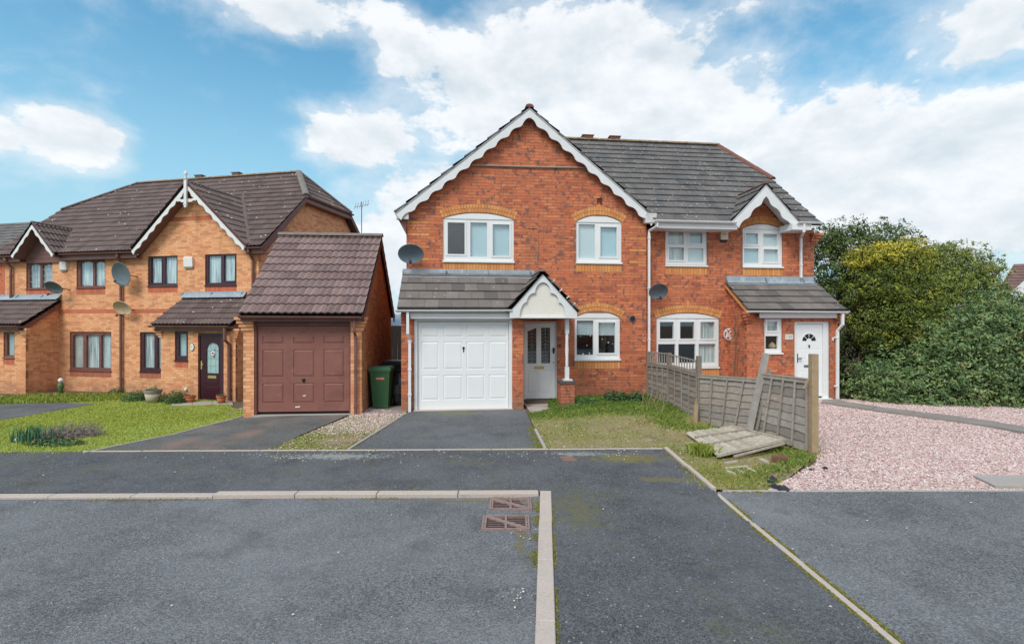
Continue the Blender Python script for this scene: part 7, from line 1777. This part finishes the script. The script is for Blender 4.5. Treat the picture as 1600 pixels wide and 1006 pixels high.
def trunk(parent, base, tips, r, m='bark'):
    q = mb(); b_ = Vector(base)
    for tp in tips:
        t = Vector(tp); mid = b_.lerp(t, .5) + Vector((rnd.uniform(-.12, .12), rnd.uniform(-.1, .1), .1)); q.tube([b_, b_.lerp(mid, .5) + Vector((rnd.uniform(-.04, .04), 0, 0)), mid, t], [r, r * .8, r * .55, r * .15], 7)
        for _ in range(3): s_ = mid.lerp(t, rnd.random()); q.tube([s_, s_ + Vector((rnd.uniform(-.5, .5), rnd.uniform(-.4, .4), rnd.uniform(.15, .6)))], [r * .3, r * .08], 5)
    return q.build('trunk', m, parent)
o = thing('laurel_hedge', WF, 9.5, 12.9, .1, 'big rounded laurel hedge along the back of the pink gravel, right edge of the photo', 'hedge')
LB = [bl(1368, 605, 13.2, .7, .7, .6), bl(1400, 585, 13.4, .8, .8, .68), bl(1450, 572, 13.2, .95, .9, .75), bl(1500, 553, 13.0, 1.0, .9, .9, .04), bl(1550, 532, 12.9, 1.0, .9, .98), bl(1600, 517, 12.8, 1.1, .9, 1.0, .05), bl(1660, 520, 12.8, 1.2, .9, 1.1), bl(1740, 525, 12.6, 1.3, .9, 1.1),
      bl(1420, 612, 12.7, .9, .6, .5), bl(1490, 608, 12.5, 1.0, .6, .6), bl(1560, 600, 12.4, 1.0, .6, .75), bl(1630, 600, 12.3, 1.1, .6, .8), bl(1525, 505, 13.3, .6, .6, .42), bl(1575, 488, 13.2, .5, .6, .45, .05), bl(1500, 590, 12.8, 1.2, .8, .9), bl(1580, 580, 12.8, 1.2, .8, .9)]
crown(o, LB, 4600, 18, .088, 'leaf_laurel', .46, .19, cr=.20, asp=.42)
trunk(o, (9.3, 13.2, .1), [bl(1450, 560, 13.3, 0, 0, 0)[:3], bl(1400, 590, 13.2, 0, 0, 0)[:3], bl(1500, 540, 13.2, 0, 0, 0)[:3]], .06); trunk(o, (11.6, 13.0, .1), [bl(1600, 500, 13.2, 0, 0, 0)[:3], bl(1560, 520, 13.2, 0, 0, 0)[:3], bl(1660, 520, 13.2, 0, 0, 0)[:3]], .06)
TG = 'trees behind the laurel hedge'
o = thing('dark_tree', WF, 9.6, 15.6, .1, 'dark evergreen tree close to the right wall of the red houses', 'tree', TG)
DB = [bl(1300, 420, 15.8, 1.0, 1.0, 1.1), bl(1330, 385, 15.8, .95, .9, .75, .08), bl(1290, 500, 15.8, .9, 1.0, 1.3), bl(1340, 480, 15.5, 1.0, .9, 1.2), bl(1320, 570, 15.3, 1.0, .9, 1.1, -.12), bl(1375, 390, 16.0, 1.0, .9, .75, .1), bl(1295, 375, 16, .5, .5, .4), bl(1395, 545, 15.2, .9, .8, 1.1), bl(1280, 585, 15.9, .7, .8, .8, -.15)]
crown(o, DB, 3400, 13, .085, 'leaf_holly', .36, .2, cr=.24); trunk(o, (9.6, 15.5, .1), [b_[:3] for b_ in DB[:6]], .10)
q = mb(); q.tube([((1333 - 800) / 800 * 14.2, 14.2, .05), ((1337 - 800) / 800 * 14.2, 14.2, .6), ((1344 - 800) / 800 * 14.4, 14.4, 1.3)], [.06, .05, .03], 7); q.build('side_stem', 'bark', o)
o = thing('golden_tree', WF, 10.6, 14.6, .1, 'yellow-topped tree rising from the middle of the green mass', 'tree', TG)
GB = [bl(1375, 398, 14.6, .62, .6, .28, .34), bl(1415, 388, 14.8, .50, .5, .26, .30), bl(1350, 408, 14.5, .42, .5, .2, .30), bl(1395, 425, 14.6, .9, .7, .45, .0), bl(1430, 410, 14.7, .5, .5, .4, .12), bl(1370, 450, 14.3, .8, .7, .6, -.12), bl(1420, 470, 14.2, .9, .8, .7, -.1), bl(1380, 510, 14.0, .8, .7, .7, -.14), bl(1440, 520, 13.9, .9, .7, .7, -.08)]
crown(o, GB, 2600, 14, .075, 'leaf_golden', .31, .15, cr=.19); trunk(o, (10.5, 14.5, .1), [b_[:3] for b_ in GB[:6]], .08)
o = thing('olive_tree', WF, 13.2, 15.6, .1, 'olive green tree with ragged top between yellow-topped tree and distant roof', 'tree', TG)
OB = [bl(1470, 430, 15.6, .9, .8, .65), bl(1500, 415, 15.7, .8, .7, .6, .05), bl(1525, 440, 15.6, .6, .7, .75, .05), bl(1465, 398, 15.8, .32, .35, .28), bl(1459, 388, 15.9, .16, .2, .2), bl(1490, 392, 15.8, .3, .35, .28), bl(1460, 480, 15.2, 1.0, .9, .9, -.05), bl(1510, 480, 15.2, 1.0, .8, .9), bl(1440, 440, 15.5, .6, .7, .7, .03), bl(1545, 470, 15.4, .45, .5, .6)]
crown(o, OB, 3000, 12, .07, 'leaf_olive', .48, .2, cr=.18); trunk(o, (12.9, 15.4, .1), [b_[:3] for b_ in OB[:6]], .09)
q = mb()
for _ in range(46):
    b0_ = Vector(bl(rnd.uniform(1515, 1550), rnd.uniform(440, 470), 15.4, 0, 0, 0)[:3]); e_ = b0_ + Vector((rnd.uniform(-.1, .5), 0, rnd.uniform(.3, .95))); q.tube([b0_, b0_.lerp(e_, .5) + Vector((rnd.uniform(-.06, .06), 0, .03)), e_], [.009, .006, .003], 4)
q.build('twigs', 'twig', o)

def shrub(name, px, py, label, cat, rx, rz, n, size, m, tone, ry=None, dz=0, asp=.45, stems=True):
    x, y = G(px, py); z = gz(x, y) + dz; o = thing(name, WF, x, y, z, label, cat); K = n; d = nr.normal(0, 1, (K, 3)); d /= np.linalg.norm(d, axis=1)[:, None]; d[:, 2] = np.abs(d[:, 2]); r = nr.uniform(.3, 1.05, K)
    P = np.array([x, y, z]) + d * r[:, None] * np.array([rx, ry or rx, rz]); leaves('foliage', P, size, m, np.clip(nr.normal(tone, .2, K), 0, 1), o, outward=d + [0, 0, .5], asp=asp)
    if stems:
        q = mb()
        for _ in range(6): a = rnd.uniform(0, 6.28); q.tube([(x, y, z), (x + rx * .5 * math.cos(a), y + rx * .5 * math.sin(a), z + rz * .6)], [.01, .004], 4)
        q.build('stem', 'bark', o)
    return o
shrub('small_shrub', 214, 626, 'low leafy shrub left of the stone tub under the maroon window', 'shrub', .42, .34, 1500, .06, 'leaf_plant', .4)
shrub('small_shrub', 256, 628, 'small green plant right of the stone tub', 'shrub', .20, .30, 600, .05, 'leaf_plant', .3)
shrub('small_shrub', 276, 630, 'upright green leafy plant between tub and terracotta pot', 'shrub', .32, .42, 1500, .08, 'leaf_plant', .45, asp=.25)
shrub('small_shrub', 183, 616, 'dark green weed at the foot of the brown downpipe', 'weed', .28, .26, 700, .05, 'leaf_plant', .15)
def pot(name, px, py, r, h, m, label, cat, plant=None, square=False):
    x, y = G(px, py); z = gz(x, y) + .01; o = thing(name, WF, x, y, z, label, cat); q = mb(); q.sm = True
    q.lathe((x, y, z), [(r * .70, 0), (r * .95, h * .78)], 20); q.build('pot_body', m, o); q = mb(); q.lathe((x, y, z), [(r * 1.03, h * .78), (r * 1.06, h), (r * .92, h), (r * .9, h * .9)], 20); q.build('rim', m if not square else 'path_slab', o); mb().lathe((x, y, z), [(r * .9, h * .86), (r * .9, h * .9)], 16).build('potting_soil', 'soil', o)
    if plant:
        K = plant; d = nr.normal(0, 1, (K, 3)); d /= np.linalg.norm(d, axis=1)[:, None]; d[:, 2] = np.abs(d[:, 2]); P = np.array([x, y, z + h * .9]) + d * nr.uniform(.2, 1, K)[:, None] * [r, r, r * .9]; leaves('foliage', P, .045, 'leaf_plant', np.clip(nr.normal(.5, .25, K), 0, 1), o, outward=d)
pot('planter', 239, 629, .24, .40, 'tub_stone', 'cream stone tub planted with greenery on the lawn edge', 'planter', 160, True)
pot('flower_pot', 297, 629, .16, .22, 'terracotta', 'wide terracotta pot left of the maroon door', 'flower pot', 20)
pot('flower_pot', 346, 630.5, .14, .24, 'terracotta', 'terracotta pot with a small plant right of the maroon door', 'flower pot', 130)
x, y = G(95, 614); o = thing('garden_ornament', WF, x, y, gz(x, y), 'small figure-like garden ornament with white top at the corner of the far left porch', 'ornament')
q = mb(); q.sm = True; q.lathe((x, y, gz(x, y)), [(.08, 0), (.06, .12), (.10, .2), (.09, .32), (.04, .38)], 10); q.build('figure_body', 'leaf_plant', o); q = mb(); q.sm = True; q.lathe((x, y, gz(x, y) + .36), [(.02, 0), (.08, .05), (.085, .11), (.04, .17), (.0, .18)], 10); q.build('figure_head', 'white_paint', o)
x, y = G(291.5, 620); o = thing('garden_tap', FL, FL.u(291.5, VLp), VLp - .05, ZL + .55, 'small white outside fitting low on the wall above the wide terracotta pot', 'tap'); u, z = FL.p(291.5, 608, VLp); mb().lathe((u, VLp - .07, z), [(.03, 0), (.05, .02), (.05, .05), (.02, .065)], 10, axis='y').build('fitting', 'white_plastic', o)
# bed in the lawn
x, y = G(52, 690); o = thing('daffodil_clump', WF, x, y, gz(x, y), 'clump of upright blue-green daffodil leaves in the lawn', 'daffodils')
K = 190; px_ = x + nr.normal(0, .17, K); py_ = y + nr.normal(0, .10, K); blades('daffodil_leaves', px_, py_, .27, .010, 'leaf_daffodil', nr.rand(K), o, spread=.35)
def heather(px, py, rx, rz, label):
    x, y = G(px, py); o = shrub('heather', px, py, label, 'heather', rx, rz, 2600, .05, 'leaf_heather', .55, ry=.28, asp=.12)
heather(84, 687, .22, .24, 'small heather tuft next to the daffodil leaves'); heather(106, 685, .27, .29, 'grey-purple heather in the middle of the lawn bed'); heather(137, 682, .26, .27, 'rightmost rounded grey heather of the lawn bed')
shrub('small_shrub', 88, 695, 'low green ground cover in front of the heathers', 'ground cover', .5, .10, 1200, .05, 'leaf_plant', .35, ry=.2, stems=False)
for (px, py, lab) in ((28, 690, 'pale round stone left of the daffodil leaves'), (57, 692, 'reddish stone in front of the daffodil leaves')):
    x, y = G(px, py); o = thing('garden_stone', WF, x, y, gz(x, y), lab, 'stone'); q = mb(); q.sm = True; q.lathe((x, y, gz(x, y)), [(.05, 0), (.075, .02), (.06, .05), (.02, .07)], 9); q.build('stone', 'stone_white' if px == 28 else 'cover_red', o)
# weeds along the wall, tuft beside the fallen panel, growth under the fence
shrub('wall_weed', 962, 627, 'dark leafy weed against the wall below the flue outlet', 'weed', .38, .26, 1500, .07, 'leaf_plant', .12, ry=.25)
shrub('wall_weed', 995, 628, 'leafy weed in the corner of wall and fence', 'weed', .26, .28, 900, .06, 'leaf_plant', .15, ry=.2)
shrub('wall_weed', 915, 632, 'low leafy weed beneath the ground-floor window', 'weed', .40, .16, 900, .06, 'leaf_plant', .35, ry=.2)
x, y = G(1096, 712); o = thing('grass_tuft', WF, x, y, gz(x, y), 'bright green grass tuft at the left end of the fallen panel', 'grass tuft'); K = 700
blades('blade', x + nr.normal(0, .07, K), y + nr.normal(0, .06, K), .20, .005, 'grass', np.clip(nr.normal(.2, .15, K), 0, 1), o, spread=.6); o.children[0].name = 'blades'
def scatter(name, pts, n, h, sd, m, tn, label, w=.0045):
    xs, ys = [], []
    for px, py in pts: X_, Y_ = G(px, py); xs.append(X_ + nr.normal(0, sd, n)); ys.append(Y_ + nr.normal(0, sd * .8, n))
    xs, ys = np.concatenate(xs), np.concatenate(ys); blades(name, xs, ys, h, w, m, np.clip(nr.normal(tn, .2, len(xs)), 0, 1), kind='stuff', label=label, spread=.8)
scatter('fence_foot_weeds', [(1100, 672), (1120, 676), (1150, 666), (1185, 690), (1200, 697), (1215, 704), (1235, 712), (1250, 715), (1262, 708), (1210, 735), (1235, 725), (1180, 745)], 300, .08, .11, 'weeds', .3, 'green weeds sprouting at the foot of the fence and under the fallen panel')
scatter('kerbside_grass', [(1110, 735), (1130, 745), (1150, 752), (1175, 750), (1160, 735), (1120, 755)], 520, .045, .16, 'weeds', .5, 'yellow-green grass on the tip of the garden by the edging')
scatter('fence_side_grass', [(1020, 640), (1035, 650), (1045, 660), (1060, 668), (1000, 640), (975, 640), (940, 642), (900, 645), (880, 650)], 420, .09, .18, 'weeds', .25, 'longer dark grass beside the fence and wall')
q = mb()
for i in range(14):
    X_, Y_ = G(rnd.uniform(1000, 1052), rnd.uniform(630, 648)); z = gz(X_, Y_); e_ = Vector((X_ + rnd.uniform(-.35, .35), Y_ - rnd.uniform(0, .2), z + rnd.uniform(.1, .5))); q.tube([(X_, Y_, z), Vector((X_, Y_, z)).lerp(e_, .5) + Vector((0, 0, .12)), e_], [.006, .005, .003], 4)
X_, Y_ = G(1030, 645); o = thing('dead_stems', WF, X_, Y_, gz(X_, Y_), 'straggling pale dead stems by the wall end of the fence', 'dead plant'); q.build('dry_stems', 'dry_stem', o)

# houses across the road, behind the camera: the panes mirror them
for k, (xa, xb, lab) in enumerate(((-16, -4, 'brick house across the road mirrored in the upper left panes'), (3, 15, 'brick house across the road mirrored in the ground-floor panes'))):
    o = thing('opposite_house', WF, (xa + xb) / 2, -17, 0, lab, 'house')
    mb().box(xa, xb, -24, -17, -.1, 4.9).build('wall', 'red_brick', o)
    q = mb(); q.prism_u([(-16.6, 4.85), (-24.4, 4.85), (-20.5, 8.0)], xa - .2, xb + .2); q.build('roof', 'grey_tile', o)
    mb().box(xa - .2, xb + .2, -16.62, -16.56, 4.62, 4.85).build('fascia', 'white_plastic', o)
    for i in range(4):
        for z in (.9, 3.4): x = xa + 1.2 + i * (xb - xa - 3.6) / 3; mb().box(x, x + 1.2, -17.0, -16.95, z, z + 1.15).build('window', 'white_plastic', o); mb().box(x + .07, x + 1.13, -16.95, -16.94, z + .07, z + 1.08).build('pane', 'black', o)

q = mb()      # stickers on the ground-floor panes
for (px, py, r_) in ((907, 525.5, 4), (922.5, 524.5, 6), (917, 539.5, 5), (941, 530, 5), (950.5, 535, 7), (957.5, 537, 4), (911, 553, 9), (921, 552, 8)):
    u, z = FM.p(px, py, V0 + .055); r_ = r_ * .003
    q.prism([(u + r_ * (1 if i % 2 else .55) * math.cos(i * math.pi / 6), z + r_ * (1 if i % 2 else .55) * math.sin(i * math.pi / 6)) for i in range(12)], V0 + .055, V0 + .0565)
q.build('window_stickers', 'white_paint', H1)
